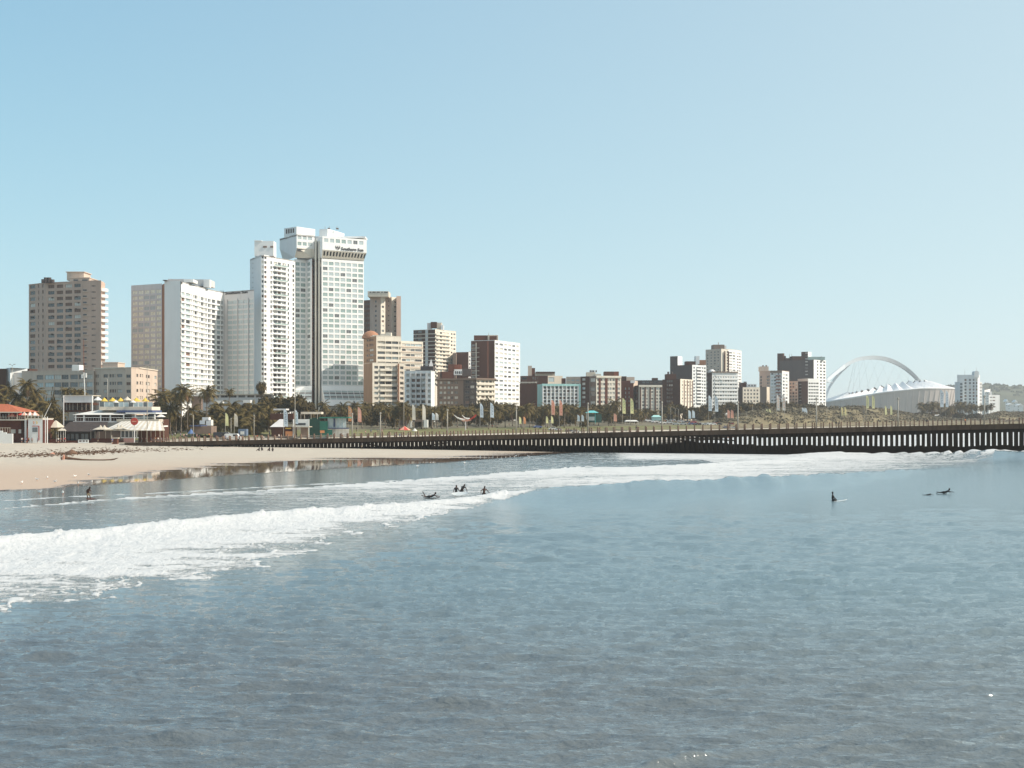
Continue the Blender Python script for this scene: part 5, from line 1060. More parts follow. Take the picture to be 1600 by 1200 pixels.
for i in range(700):
    j=random.randrange(240); r_=random.randrange(6,12); x,y,z=Xg[r_,j],Yg[r_,j],Zg[r_,j]; s=random.uniform(4,8)
    for q in range(5):
        a=Vector((random.gauss(0,1),.3*random.gauss(0,1),random.gauss(0,1))).normalized(); b=Vector((a.z,0,-a.x)).normalized(); p=Vector((x+random.uniform(-s,s),y,z+random.uniform(0,s*.7))); mb.quad(p-a*s*.6-b*s*.4,p+a*s*.6-b*s*.4,p+a*s*.6+b*s*.4,p-a*s*.6+b*s*.4)
mb.build('hill_woods',M_hill,kind='stuff',label='distant tree canopy covering the hill')

# low shrubs that close the gaps under the palms
SHR=[]
for sd in range(3):
    mb=MB()
    for j in range(4): random.seed(900+sd*31+j); leaf_cloud(mb,random.uniform(-2,2),random.uniform(-1,1),.8+random.uniform(0,.8),1.7,1.5,1.3,150,.30,0,.5,40+sd*7+j)
    SHR.append(mb.mesh('foliage',[M_leaf]))
mb=MB(); [mb.tube((0,0,0),(a,b,1.4),.07,.03,5) for a,b in ((.5,.2),(-.6,.1),(.1,-.5))]; STEM=mb.mesh('stem',M_bark)
random.seed(31)
def shrub(px,D,w,h,label,group='shrubs under the palms'):
    z0=lz(px,D)-.1; e=empty('shrub',(WX(px,D),D,z0),label,'shrub',group); sx=w*D/F/6.5; sz=h*D/F/2.9
    a=place(SHR[random.randrange(3)],'foliage',e,(0,0,0),random.uniform(0,6.28),True); a.scale=(sx,sx,sz); b=place(STEM,'stem',e,(0,0,0),0,True); b.scale=(sx,sx,sz)
for u0,u1,n,D0,D1,h0,h1,l in ((-20,95,40,466,500,38,66,'dark shrub beneath the palm grove at the far left'),(240,300,13,480,500,14,34,'dark shrub beneath the palms left of the white bending hotel slab'),(296,430,28,480,505,14,32,'dark shrub beneath the tangled palms below the white bending hotel'),(430,570,24,560,590,10,20,'dark shrub at the foot of the tallest white hotel'),(560,700,30,545,640,14,27,'dark shrub beneath the palms before the stepped cream block'),(700,780,18,590,680,12,26,'dark shrub beneath the palms before the low dark brown block'),(776,912,32,620,740,12,24,'dark shrub beneath the windswept palms before the mint green edged block'),(910,1000,20,700,800,8,18,'dark shrub before the striped brick block'),(1000,1130,24,820,900,7,14,'dark shrub before the cream striped slab'),(1430,1550,24,1140,1180,6,14,'dark shrub among far palms right of the stadium')):
    for k in range(n): shrub(u0+(u1-u0)*(k+.5)/n+random.uniform(-2,2),random.uniform(D0,D1),random.uniform(14,24),random.uniform(h0,h1),l)
# ---------------- stadium ----------------
M_steel=mat('arch_white_steel',(.60,.65,.68),.45,.04,.05); M_memb=mat('white_roof_membrane',(.80,.79,.78),.5,.05,.03); M_fac=mat('stadium_facade_mesh',(.56,.51,.48),.8,.15,.05,.3); M_seat=mat('stadium_interior',(.20,.13,.11),.9,.2,.05); M_cable=mat('steel_cable',(.5,.5,.5),.5,0)
DS=2300; st=empty('stadium',(WX(1392,DS),DS,5),'white oval stadium with scalloped fabric roof and a huge arch over it','stadium')
cx,cy=WX(1390,DS),DS+10; ax,ay=120,145
def rim(t):
    x=cx+ax*math.cos(t); y=cy+ay*math.sin(t); px=CX+F*x/y; yy=np.interp(px,[1280,1293,1340,1380,1440,1492,1500],[628,627,620,613.5,607.5,607,607]); z=WZ(yy,2200)
    if math.sin(t)>0: z+=4
    return x,y,z
N=72; mb=MB(); fac=[]
for i in range(N):
    t0,t1=2*math.pi*i/N,2*math.pi*(i+1)/N; a,b=rim(t0),rim(t1)
    f=lambda p,k,z: (cx+(p[0]-cx)*k,cy+(p[1]-cy)*k,z)
    m=MB(); m.quad(f(a,.93,8),f(b,.93,8),(b[0],b[1],b[2]-1.5),(a[0],a[1],a[2]-1.5))
    if math.sin((t0+t1)/2)<.25: m.build('facade_panel',M_fac,st)
    m=MB(); m.tube(f(a,.932,5),(a[0]*1.0,a[1],a[2]-1),1.0,.6,5)
    if math.sin(t0)<.25: m.build('facade_column',M_fac,st)
mb=MB(); inner=[]
for i in range(N+1):
    t=2*math.pi*i/N; x,y,z=rim(t); far=math.sin(t)>0
    hz=10 if i%2==0 else 4
    inner.append((cx+(x-cx)*.60,cy+(y-cy)*.60,z+hz+5)); 
for i in range(0,N,2):                   # each scallop is a tent of fabric between two ridge cables
    t0,tm,t1=[2*math.pi*(i+q)/N for q in (0,1,2)]; a,m_,b=rim(t0),rim(tm),rim(t1); ia,im,ib=inner[i],inner[i+1],inner[(i+2)%N]
    k=6; P=lambda s,e,u,sag:(s[0]+(e[0]-s[0])*u,s[1]+(e[1]-s[1])*u,s[2]+(e[2]-s[2])*u+sag*math.sin(math.pi*u))
    m=MB(); prev=None
    for q in range(k):
        u0,u1=q/k,(q+1)/k
        m.quad(P(a,ia,u0,-1),P(m_,im,u0,-2.5),P(m_,im,u1,-2.5),P(a,ia,u1,-1)); m.quad(P(m_,im,u0,-2.5),P(b,ib,u0,-1),P(b,ib,u1,-1),P(m_,im,u1,-2.5))
    m.build('roof_membrane',M_memb,st)
m=MB()
for i in range(N): a,b=rim(2*math.pi*i/N),rim(2*math.pi*(i+1)/N); m.tube(a,b,1.3,1.3,6,cap=False)
m.build('rim_beam',M_memb,st)
m=MB()
for i in range(N):
    t0,t1=2*math.pi*i/N,2*math.pi*(i+1)/N; a,b=rim(t0),rim(t1); m.quad((cx+(a[0]-cx)*.95,cy+(a[1]-cy)*.95,a[2]-3),(cx+(b[0]-cx)*.95,cy+(b[1]-cy)*.95,b[2]-3),(cx+(b[0]-cx)*.5,cy+(b[1]-cy)*.5,12),(cx+(a[0]-cx)*.5,cy+(a[1]-cy)*.5,12))
m.build('seating_bowl',M_seat,st)
# arch: one limb on the right that splits into two legs on the left
def arc_pts(pp): return [Vector((WX(x,d),d,WZ(y,d))) for x,y,d in pp]
def limb(pp,w,name):
    P=arc_pts(pp); 
    # smooth by Catmull-Rom
    Q=[]
    for i in range(len(P)-1):
        p0,p1,p2,p3=P[max(i-1,0)],P[i],P[i+1],P[min(i+2,len(P)-1)]
        for s in range(6):
            t=s/6; Q.append(.5*((2*p1)+(p2-p0)*t+(2*p0-5*p1+4*p2-p3)*t*t+(3*p1-p0-3*p2+p3)*t**3))
    Q.append(P[-1]); m=MB(); rings=[]
    for i,q in enumerate(Q):
        d=(Q[min(i+1,len(Q)-1)]-Q[max(i-1,0)]).normalized(); a=Vector((0,1,0)); a=(a-d*a.dot(d)).normalized(); b=d.cross(a); ww=w(i/(len(Q)-1)); rings.append([q+a*ww+b*ww*.7,q-a*ww+b*ww*.9,q-a*ww*.6-b*ww*.9,q+a*ww*.6-b*ww*.9])
    for r0,r1 in zip(rings[:-1],rings[1:]):
        for k in range(4): m.quad(r0[k],r0[(k+1)%4],r1[(k+1)%4],r1[k])
    m.build(name,M_steel,st)
limb([(1306,583,2240),(1320,571.5,2255),(1340,561.5,2270),(1366,558.8,2290),(1390,563,2310),(1412,574,2330),(1430,589,2345),(1440,602,2355)],lambda t:2.9+.9*math.sin(math.pi*t),'arch')
limb([(1271,640,2170),(1283,603,2190),(1293,593.5,2200),(1306,582.5,2225),(1318,573,2245)],lambda t:2.6+1.2*t,'arch_leg')
limb([(1288,640,2330),(1293,612,2320),(1303,594,2310),(1314,580.5,2290),(1327,568,2270)],lambda t:1.8+1.3*t,'arch_leg')
m=MB(); a,b=arc_pts([(1293,597,2200),(1301,597,2312)]); m.tube(a,b,1,1,6); m.build('arch_strut',M_steel,st)
m=MB(); a,b=arc_pts([(1304,585,2225),(1312,584,2292)]); m.tube(a,b,1.4,1.4,6); m.build('arch_strut',M_steel,st)
for i in range(0,N,3):
    t=2*math.pi*i/N; p=inner[i]; k=min(max((p[0]-WX(1306,2240))/(WX(1440,2355)-WX(1306,2240)),.08),.95); px=1306+134*k; yy=np.interp(px,[1306,1320,1340,1366,1390,1412,1430,1440],[583,571.5,561.5,558.8,563,574,589,602]); d=2240+115*k
    m=MB(); m.tube(p,(WX(px,d),d,WZ(yy,d)),.10,.10,3); m.build('cable',M_cable,st)
# low curved canopy and blue fence before the isolated hotel
r=empty('shell_canopy',(WX(1472,1150),1150,6),'low white shell shaped canopy among the palms right of the stadium','canopy')
m=MB(); z=lz(1470,1150)
for i in range(12):
    a,b=i/12,(i+1)/12; X=lambda u:WX(1455+30*u,1150); Zs=lambda u:z+.8+2.6*math.sin(math.pi*u)
    m.quad((X(a),1148,Zs(a)),(X(b),1148,Zs(b)),(X(b),1160,Zs(b)+.8),(X(a),1160,Zs(a)+.8)); m.quad((X(a),1148,Zs(a)-.4),(X(b),1148,Zs(b)-.4),(X(b),1148,Zs(b)),(X(a),1148,Zs(a)))
m.build('shell_roof',M_memb,r)
for x in (1460,1470,1480): b=MB(); b.tube((WX(x,1152),1152,z-.2),(WX(x,1152),1152,z+3),.2,.2,6); b.build('column',M_wht2,r)
# ---------------- beachfront buildings at the left ----------------
M_tile=mat('orange_roof_tile',(.42,.12,.055),.8,.3,1.5); M_rwall=mat('red_brown_wall',(.12,.035,.022),.85,.3,.8); M_canvas=mat('white_canvas',(.70,.67,.62),.7,.12,1); M_cream3=mat('cream_canvas',(.60,.53,.43),.75,.2,.8); M_redc=mat('red_canvas',(.50,.07,.05),.7,.15,1); M_yel=mat('yellow_canvas',(.70,.48,.08),.7,.15,1); M_bluec=mat('blue_canvas',(.10,.17,.34),.7,.15,1); M_gold=M_yel
M_dkc=mat('dark_awning',(.065,.05,.045),.8,.3,.8); M_redp=mat('red_paint',(.42,.045,.03),.6,.1,1); M_green=mat('green_hoarding',(.03,.17,.12),.7,.15,.5); M_tq=mat('turquoise_paint',(.14,.50,.50),.6,.1,1); M_pink=mat('pink_paint',(.62,.32,.26),.8,.15,1); M_navy=mat('navy_paint',(.06,.08,.16),.6,.1,1); M_oran=mat('orange_banner_cloth',(.70,.30,.13),.8,.1,1); M_ylb=mat('yellow_banner_cloth',(.74,.70,.36),.8,.1,1); M_blb=mat('pale_blue_banner_cloth',(.62,.70,.76),.8,.1,1); M_crl=mat('coral_banner_cloth',(.72,.36,.26),.8,.1,1)
M_skin=mat('skin_brown',(.075,.036,.024),.55,.08,3); M_skin2=mat('skin_light',(.52,.31,.22),.55,.05,3); M_hair=mat('hair_dark',(.02,.015,.012),.7,0); M_wet=mat('black_wetsuit',(.018,.017,.018),.4,.1,3)
def bx(root,x0,x1,y0,y1,D,dep,m,name): b=MB(); b.box(WX(x0,D),D,WZ(y1,D),WX(x1,D),D+dep,WZ(y0,D)); return b.build(name,m,root)
def pole(root,px,y0,y1,D,r,m,name='post'): b=MB(); b.tube((WX(px,D),D,WZ(y1,D)),(WX(px,D),D,WZ(y0,D)),r,r,6); return b.build(name,m,root)
def hip(root,x0,x1,ye,yr,rx0,rx1,D,dep,m,name='hipped_roof'):
    z0,z1=WZ(ye,D),WZ(yr,D); a,b=WX(x0,D),WX(x1,D); c,d=WX(rx0,D),WX(rx1,D); mb=MB(); mb.v=[(a,D,z0),(b,D,z0),(b,D+dep,z0),(a,D+dep,z0),(c,D+dep/2,z1),(d,D+dep/2,z1)]; mb.f=[(0,1,5,4),(1,2,5),(2,3,4,5),(3,0,4),(3,2,1,0)]; mb.m=[0]*5; return mb.build(name,m,root)
def umbrella(px,D,ytop,w,h,m,label,m2=None,pole_h=None,group='parasols along the beachfront'):
    z=WZ(ytop,D); r=w*D/F/2; hh=h*D/F; x=WX(px,D); ph=pole_h or 2.4; e=empty('parasol',(x,D,z-ph),label,'parasol',group)
    mb=MB(); n=8; 
    for k in range(n):
        a,b=2*math.pi*k/n,2*math.pi*(k+1)/n; A=(x+r*math.cos(a),D+r*math.sin(a),z-hh); B=(x+r*math.cos(b),D+r*math.sin(b),z-hh); mi=(k%2) if m2 else 0
        mb.tri(A,B,(x,D,z),mi); mb.quad(A,B,(B[0],B[1],B[2]-.15),(A[0],A[1],A[2]-.15),mi)
    mb.build('canopy',[m,m2 or m],e); mb=MB(); mb.tube((x,D,z-ph),(x,D,z+.1),.045,.045,6); mb.build('pole',M_white,e); return e
# beach house with tiled roof
r=empty('beach_house',(WX(5,400),400,.8),'red walled beach house with orange tiled roof and verandah at the left edge','beach house')
bx(r,-50,33,672,694,402,12,M_rwall,'lower_wall'); bx(r,-50,30,644,655,408,6,M_rwall,'upper_wall'); bx(r,-50,40,655,657,398,10,M_cream3,'balcony_floor'); hip(r,-70,32,643.5,631,-50,-4,398,16,M_tile); bx(r,-60,34,643.4,644.8,397.6,.3,M_cream,'eaves_board')
bx(r,-50,33,657,672,402,12,M_rwall,'middle_wall')
for x0,x1 in ((17,24),(29,36.5)): bx(r,x0,min(x1,33),671,677,401.8,.15,G_curt,'window')
for x in (-6,3.5,7.5,12.5): bx(r,x,x+2.2,647.5,654,407.8,.15,M_white,'door')
for x in (0,14,27,39.5): pole(r,x,644.5,655,398.4,.09,M_cream3)
pole(r,40,656,693,398,.32,M_white,'column'); pole(r,44,656,693,399,.14,M_redp,'downpipe')
for i,x in enumerate(range(-30,40,4)): pole(r,x,651.5,655,398.1,.03,M_cream3,'baluster')
b=MB(); b.tube((WX(-30,398.1),398.1,WZ(651.5,398)),(WX(40,398.1),398.1,WZ(651.5,398)),.04,.04,5); b.build('balcony_rail',M_cream3,r)
for px,y,w,h,m,m2,l in ((19,644,15,6,M_crl,M_redc,'red and orange striped parasol on the beach house balcony'),(31,643.5,12,4.5,M_redc,None,'plain red parasol on the beach house balcony, behind the pink one'),(38,643.5,11,5,M_crl,M_canvas,'pink and white parasol on the beach house balcony'),(47,643,13,5.5,M_canvas,M_crl,'pale parasol at the left of the pair above the lifeguard block'),(54.5,643,14,5.5,M_canvas,M_crl,'pale parasol at the right of the pair above the lifeguard block')): umbrella(px,400,y,w,h,m,l,m2)
r=empty('lifeguard_block',(WX(55,396),396,.8),'white lifeguard block with red door trim and two small emblems','lifeguard block')
bx(r,44,66.5,655,694,396,9,M_white,'wall'); bx(r,39.5,66.5,653.5,655,395.8,9.5,M_cream3,'roof_edge')
for x in (43.5,49,54.5,60,66): pole(r,x,648,653.6,396.2,.05,M_white,'rail_post')
b=MB(); b.tube((WX(42,396),396.2,WZ(650,396)),(WX(66,396),396.2,WZ(650,396)),.04,.04,5); b.build('rail',M_white,r)
bx(r,49.5,59.5,666,693.5,395.9,.09,M_white,'door'); bx(r,60,61.3,666,688,395.82,.1,M_redp,'door_trim'); bx(r,50,61.3,665.4,666.3,395.82,.1,M_redp,'door_trim'); bx(r,50.5,58.5,668,675,395.8,.08,G_mid,'window')
for x in (52.5,57.2):
    b=MB(); d=396-.06
    for k,(px,py) in enumerate(((x-.8,658.6),(x+.5,659.4),(x+.8,660.6),(x-.2,662.2))):
        if k: b.tube((WX(lx,d),d,WZ(ly,d)),(WX(px,d),d,WZ(py,d)),.13,.13,5)
        lx,ly=px,py
    b.build('emblem',M_oran if x<55 else M_yel,r)
bx(r,66.5,68,656,694,396,9,M_rwall,'side_strip')
for px,y0,l in ((71,653,'left of two thin white poles beside the lifeguard block'),(74,652,'right of two thin white poles beside the lifeguard block')):
    e=empty('white_pole',(WX(px,394),394,.8),l,'pole','white poles beside the lifeguard block'); pole(e,px,y0,693,394,.16,M_white,'shaft'); pole(e,px,y0-1,y0,394,.1,M_white,'cap')
e=empty('boom',(WX(69,398),398,7),'thin slanting white spar rising beside the lifeguard block','spar'); b=MB(); b.tube((WX(68.5,398),398,WZ(653,398)),(WX(80,398),398,WZ(629.5,398)),.11,.06,6); b.build('spar',M_white,e); b=MB(); b.tube((WX(68.5,398),398,WZ(655,398)),(WX(68.5,398),398,WZ(652.5,398)),.2,.2,6); b.build('pivot',M_white,e)
r=empty('white_wall',(WX(0,388),388,.6),'low white stepped wall on the sand at the left edge','wall'); bx(r,-60,4,673,706,388,.5,M_white,'wall_panel'); bx(r,4,10,675.5,706,388,.5,M_white,'wall_panel'); bx(r,10,19.7,677.5,705,388,.5,M_white,'wall_panel')
for x in (-5,0,4,8,12,15.5): pole(r,x,668,676,388.3,.05,M_cream3,'rail_post')
b=MB(); b.tube((WX(-8,388),388.3,WZ(668.5,388)),(WX(16,388),388.3,WZ(668.5,388)),.05,.05,5); b.build('rail',M_cream3,r)
r=empty('cafe_tent',(WX(94,400),400,.8),'cream peaked cafe tent behind the young palm','tent'); hip(r,75,90,668,657,80,82,402,7,M_cream3,'tent_roof'); hip(r,87,102.5,673,668.5,93,95,399,6,M_cream3,'tent_roof')
for x in (88,91,95,99,102): pole(r,x,673,690,399.2,.07,M_canvas,'tent_pole')
bx(r,76,103,686,692,399.3,.3,M_rwall,'counter'); bx(r,88.5,101,673.5,685,403,.2,M_dkc,'back_cloth'); bx(r,76,88,669,686,404.5,.2,M_cream3,'back_cloth')
r=empty('framed_terrace',(WX(122,418),418,.8),'tall grey steel framed terrace with a blank banner beam','terrace'); bx(r,99,145,618.5,629,418,.4,M_dgrey if 0 else M_grey,'banner_beam'); bx(r,98,145.5,617.5,618.7,417.8,8,M_cream3,'frame_top'); 
for x in (99.3,144): pole(r,x,618,690,417.6,.2,M_white if x>120 else M_grey,'frame_post'); pole(r,x,618,672,426,.2,M_grey,'frame_post')
bx(r,100,145,629,633,420,6,M_brown2,'terrace_ceiling'); bx(r,100,143.5,641,644,419,8,M_brown2,'terrace_floor'); bx(r,100,143,633,641,427,.2,M_dkc,'back_wall')
for x in (104,109,114,121,128,134.5,141): pole(r,x,630,643,419.5,.06,M_cream3,'baluster')
bx(r,98,150,657,692,424,12,M_dkc,'lower_wall')
# restaurant with dark awning, membrane roof, curved terrace and cone roof
r=empty('restaurant',(WX(180,404),404,.8),'two level beach restaurant with striped cone awning, white membrane roof and yellow parasols on top','restaurant')
b=MB(); D=402
b.quad((WX(97,D),D-2.5,WZ(674,D)),(WX(165,D),D-2.5,WZ(674,D)),(WX(165,D),D+3,WZ(659,D)),(WX(104,D),D+3,WZ(659,D))); b.build('dark_awning',M_dkc,r)
bx(r,97,150,674,692,404,10,M_dkc,'shop_front'); 
for x in (104,111,118,127,133): bx(r,x,x+4.5,678,690,403.85,.12,G_mid,'shop_window')
bx(r,97,192,688.5,694,400,4,M_rwall,'plinth'); bx(r,141,198,672,690,408,6,M_brn3,'back_wall'); bx(r,142,176,685,691,400.2,.4,M_rwall,'counter')
for x in (142,148.5,155,165,173.5): pole(r,x,671,687,400.5,.07,M_cream3,'tent_pole')
for k in range(22):                                        # cone awning in alternate strips
    u0,u1=k/22,(k+1)/22; D=402; top=lambda u:(WX(183+63*u,D),D+5,WZ(658.5-.8*math.sin(math.pi*u),D)); bot=lambda u:(WX(164.5+95*u,D),D-3.5*math.sin(math.pi*(.15+.7*u)),WZ(671.8-.5*math.sin(math.pi*u),D))
    b=MB(); b.quad(bot(u0),bot(u1),top(u1),top(u0)); b.quad((*bot(u0)[:2],bot(u0)[2]-.25),(*bot(u1)[:2],bot(u1)[2]-.25),bot(u1),bot(u0)); b.build('awning_strip',M_cream3 if k%2 else M_canvas,r)
bx(r,182,248,655,659,407.5,5,M_cream3,'awning_ridge')
for k in range(4): x=192+k*6.1; bx(r,x-2.4,x+2.4,674,683.5,400.6,.12,G_dark,'window'); 
for k in range(5): x=192+k*6.1-3.05; bx(r,x-.4,x+.4,673.4,684.2,400.4,.3,M_white,'window_post')
bx(r,188.5,216.5,672.4,673.4,400.4,.3,M_white,'window_rail'); bx(r,188.5,216.5,683.5,684.6,400.4,.3,M_white,'window_rail'); bx(r,193,210,684.6,692,400.3,.5,M_pink,'pink_wall')
bx(r,216,258,673,692,405,.3,M_brown,'back_wall')
for x in (221,229,236,243,250,256): pole(r,x,672,692,402.5,.08,M_cream3,'awning_post')
for x0,x1,y,pk in ((142,174,671.2,(157,163)),(173,197.5,670.5,(184.5,189.5))):
    for p in pk:
        b=MB(); D=399; w=(x1-x0)*.32; cxx=WX(p,D)
        prof=[(w*D/F,WZ(y,D)),(w*.55*D/F,WZ(y-2.4,D)),(w*.2*D/F,WZ(y-3.8,D)),(.08,WZ(y-7,D))]
        n=10; base=len(b.v)
        for rr,z in prof:
            for q in range(n): a=2*math.pi*q/n; b.v.append((cxx+rr*math.cos(a)*1.25,D+rr*math.sin(a),z))
        for i in range(3):
            for q in range(n): j=(q+1)%n; b.f.append((base+i*n+q,base+i*n+j,base+(i+1)*n+j,base+(i+1)*n+q)); b.m.append(0)
        b.build('tent_peak',M_cream3,r)
# upper level
D=408; hip(r,113,196,648,640.5,143,183,D,12,M_canvas,'membrane_roof'); bx(r,114,242,658,660,D,14,M_grey,'upper_floor'); bx(r,118,238,648.5,658,D+9,.3,M_brown2,'upper_back_wall')
for x in (118,131,157,172,193,211.5,225,241.5): bx(r,x-.8,x+.8,647.5,658.5,D+.2,.5,M_white,'column')
for k in range(31): x=118+k*4; pole(r,x,652.5,658,D+.1,.035,M_grey,'baluster')
b=MB(); b.tube((WX(116,D),D+.1,WZ(652.3,D)),(WX(243,D),D+.1,WZ(652.3,D)),.06,.06,5); b.build('balustrade_rail',M_white,r)
bx(r,196,243.5,644.6,646.6,D-.3,13,M_white,'fascia'); bx(r,182,238,641,644.5,D+1,11,M_navy,'dark_band'); bx(r,155,237,635.5,641,D+2,10,M_cream,'roof_parapet')
for k in range(11): x=155.5+k*7.6; bx(r,x,x+6.9,628.5,635.4,D+2.2,.06,G_sky if k%3 else G_mid,'glass_panel'); pole(r,x-.3,628,635.5,D+2.1,.05,M_white,'glass_post')
bx(r,206,240,650,658,D+3,.1,G_sky,'upper_window')
for k,(px,w,m,l) in enumerate(((153,14,M_canvas,'white parasol at the left end of the restaurant roof'),(163,11,M_yel,'first yellow parasol from the left on the restaurant roof'),(176,13,M_yel,'second yellow parasol from the left on the restaurant roof'),(188.5,11,M_yel,'third yellow parasol from the left on the restaurant roof'),(199,13,M_cream3,'cream parasol among the yellow ones on the restaurant roof'),(213,13,M_yel,'yellow parasol right of the cream one on the restaurant roof'),(227,11,M_yel,'yellow parasol at the right end of the restaurant roof'),(181,10,M_canvas,'low white parasol in front of the yellow ones on the roof'),(208,10,M_canvas,'low white parasol right of centre on the restaurant roof'))): umbrella(px,410+ (3 if k<7 else .5),(619.5 if k in(0,4) else 621) if k<7 else 625,w,5.5 if k<7 else 3.5,m,l)
# round red sign
e=empty('round_sign',(WX(210,398),398,.8),'round red sign with a pale bar on a pole before the striped awning','sign'); b=MB(); x=WX(210,397.7); z=WZ(658.5,398); b.tube((x,397.5,z),(x,397.75,z),1.15,1.15,24); b.build('disc',M_redp,e); b=MB(); b.tube((x,397.42,z),(x,397.495,z),1.0,1.0,24); b.build('disc_face',M_redc,e); b=MB(); b.box(x-.7,397.36,z-.14,x+.7,397.41,z+.1); b.build('pale_bar',M_crl,e); pole(e,210,664,692,397.9,.17,M_grey,'pole')
# small blue awning buildings
r=empty('blue_awning_kiosk',(WX(246,410),410,1),'dark two storey kiosk with blue awning and white slab roofs, left of the palms','kiosk')
bx(r,233,254,655,692,414,8,M_brown2,'wall'); bx(r,232,256,665,667,409,5,M_white,'slab_roof'); hip(r,225,244,652,647,229,240,412,6,M_bluec,'blue_awning'); hip(r,243,254,651.5,647.5,247,250,411,4,M_canvas,'awning'); 
for k in range(6): pole(r,235+k*4,656,661,409.5,.05,M_cream3,'baluster')
bx(r,234,255,656,656.8,409.4,.1,M_white,'rail'); bx(r,234,255,660,660.8,409.4,.1,M_white,'rail'); bx(r,236,242,670,690,413.8,.12,G_mid,'window'); bx(r,245,251,670,690,413.8,.12,M_brn3,'shutter'); bx(r,232,240,651,655,411,.3,M_white,'sign_board')
umbrella(298.5,412,670,11,7,M_bluec,'blue parasol beside the tall lamp post near the pier root')
r=empty('grey_block',(WX(318,430),430,1.5),'low grey wall building with white roof pieces behind the slender palm','low building'); bx(r,300,330,666,678,432,8,M_brn3,'wall'); bx(r,296,314,664.5,666.5,431,9,M_navy,'roof_edge')
for x0,x1,y0,y1 in ((312,320,657,663),(322,330,656,665),(316,326,652,657)): bx(r,x0,x1,y0,y1,440,3,M_white,'white_box')
for px0,px1,y,l in ((299,315,614.5,'white roof patch showing through palms below the curved hotel, left'),(336,347,626,'white roof patch showing through palms below the shaded hotel wing'),(380,391,625,'white roof patch showing at the right of the palm grove')):
    e=empty('flat_roof_hut',(WX(px0,560),560,3),l,'hut','white roofed huts behind the palms'); bx(e,px0,px1,y,y+4.5,560,4,M_white,'roof'); bx(e,px0+.5,px1-.5,y+4.5,y+26,560.5,3,M_brn3,'wall')
# blue sign box, shops, green hoarding
r=empty('blue_box_kiosk',(WX(378,440),440,2),'small blue box kiosk with a white panel beside the white van','kiosk'); bx(r,372,385,670.5,681,440,3,mat('slate_blue_paint',(.16,.21,.30),.6,.1,1),'box'); bx(r,375.5,381.5,674,679,439.9,.09,M_white,'panel')
r=empty('shop',(WX(445,445),445,2),'grey awninged shop with a dark lettered sign band, left of the green hoarding','shop'); D=445
b=MB(); b.quad((WX(424,D),D-3,WZ(667,D)),(WX(447,D),D-3,WZ(667,D)),(WX(447,D),D+1,WZ(655,D)),(WX(436,D),D+1,WZ(655,D))); b.build('awning',M_grey,r); bx(r,422,458,646,656,D+3,6,M_brown2,'upper_wall'); bx(r,427,447,638.5,641,D+3,6,M_grey,'flat_roof'); bx(r,424,460,667,684,D+1,5,M_brown2,'shop_front')
bx(r,458,483,655,666.5,D-1,.4,M_white,'sign_board'); bx(r,460.5,477.5,661,664.5,D-1.1,.09,G_dark,'sign_text_band'); bx(r,457,483,666.5,667.5,D-1.5,7,M_cream3,'canopy_edge'); bx(r,470,481,668,683,D+1,.2,M_brn3,'shutter'); 
for x in (458,482.5): bx(r,x-.4,x+.4,655,684,D-1.2,.4,M_white,'column')
bx(r,470,502,643.5,647,D+6,5,M_cream,'back_canopy'); bx(r,446,455,668.5,670,D-.5,.2,M_yel,'yellow_sign'); bx(r,446,456,674,682,D-.5,1.5,M_oran,'display')
for x in (463,470,476,486,496): pole(r,x,647,655,D+6,.07,M_cream3,'post')
r=empty('green_hoarding',(WX(515,450),450,2),'dark green hoarding and glazed green framed pavilion','pavilion'); D=452
bx(r,483,499.5,652.5,682,D,.5,mat('dark_green_paint',(.02,.075,.055),.7,.15,.5),'hoarding_panel'); bx(r,499.5,512,658,671.5,D-.5,.4,M_green,'green_panel'); bx(r,499,545,651.5,653.5,D-1,8,M_green,'roof_edge'); bx(r,512,541,653.6,668.5,D+1,.15,G_sky,'glazing'); bx(r,521,523.5,654,667,D+.6,.3,M_navy,'frame'); bx(r,499,545,668.5,670,D,.6,M_navy,'sill_band'); bx(r,499.5,519,671.5,682,D,.4,M_green,'green_panel'); bx(r,519,545,670,683,D+2,.3,G_curt,'lower_wall'); bx(r,500,507,672.5,676.5,D-.7,.1,M_oran,'orange_sign')
for x in (525,531,537): bx(r,x-.2,x+.2,653.6,682,D+.5,.3,M_white,'mullion')
r=empty('arched_hut',(WX(650,530),530,4),'small grey open hut with white round end walls behind the red parasol','hut'); bx(r,648,663,655.5,659,530,5,M_brn3,'roof'); bx(r,637,643,657,668,529,5,M_white,'end_wall'); bx(r,662,668,656,668,529,5,M_white,'end_wall'); bx(r,648,652,659,668,533,.3,M_dgrey,'back_wall'); bx(r,623,634,657,665,540,5,M_dgrey,'side_box')
umbrella(632,478,665.5,19,6,M_redc,'red and white parasol on the promenade behind the pier',M_crl); umbrella(648,478,669,8,4,M_canvas,'small white parasol right of the red one on the promenade')
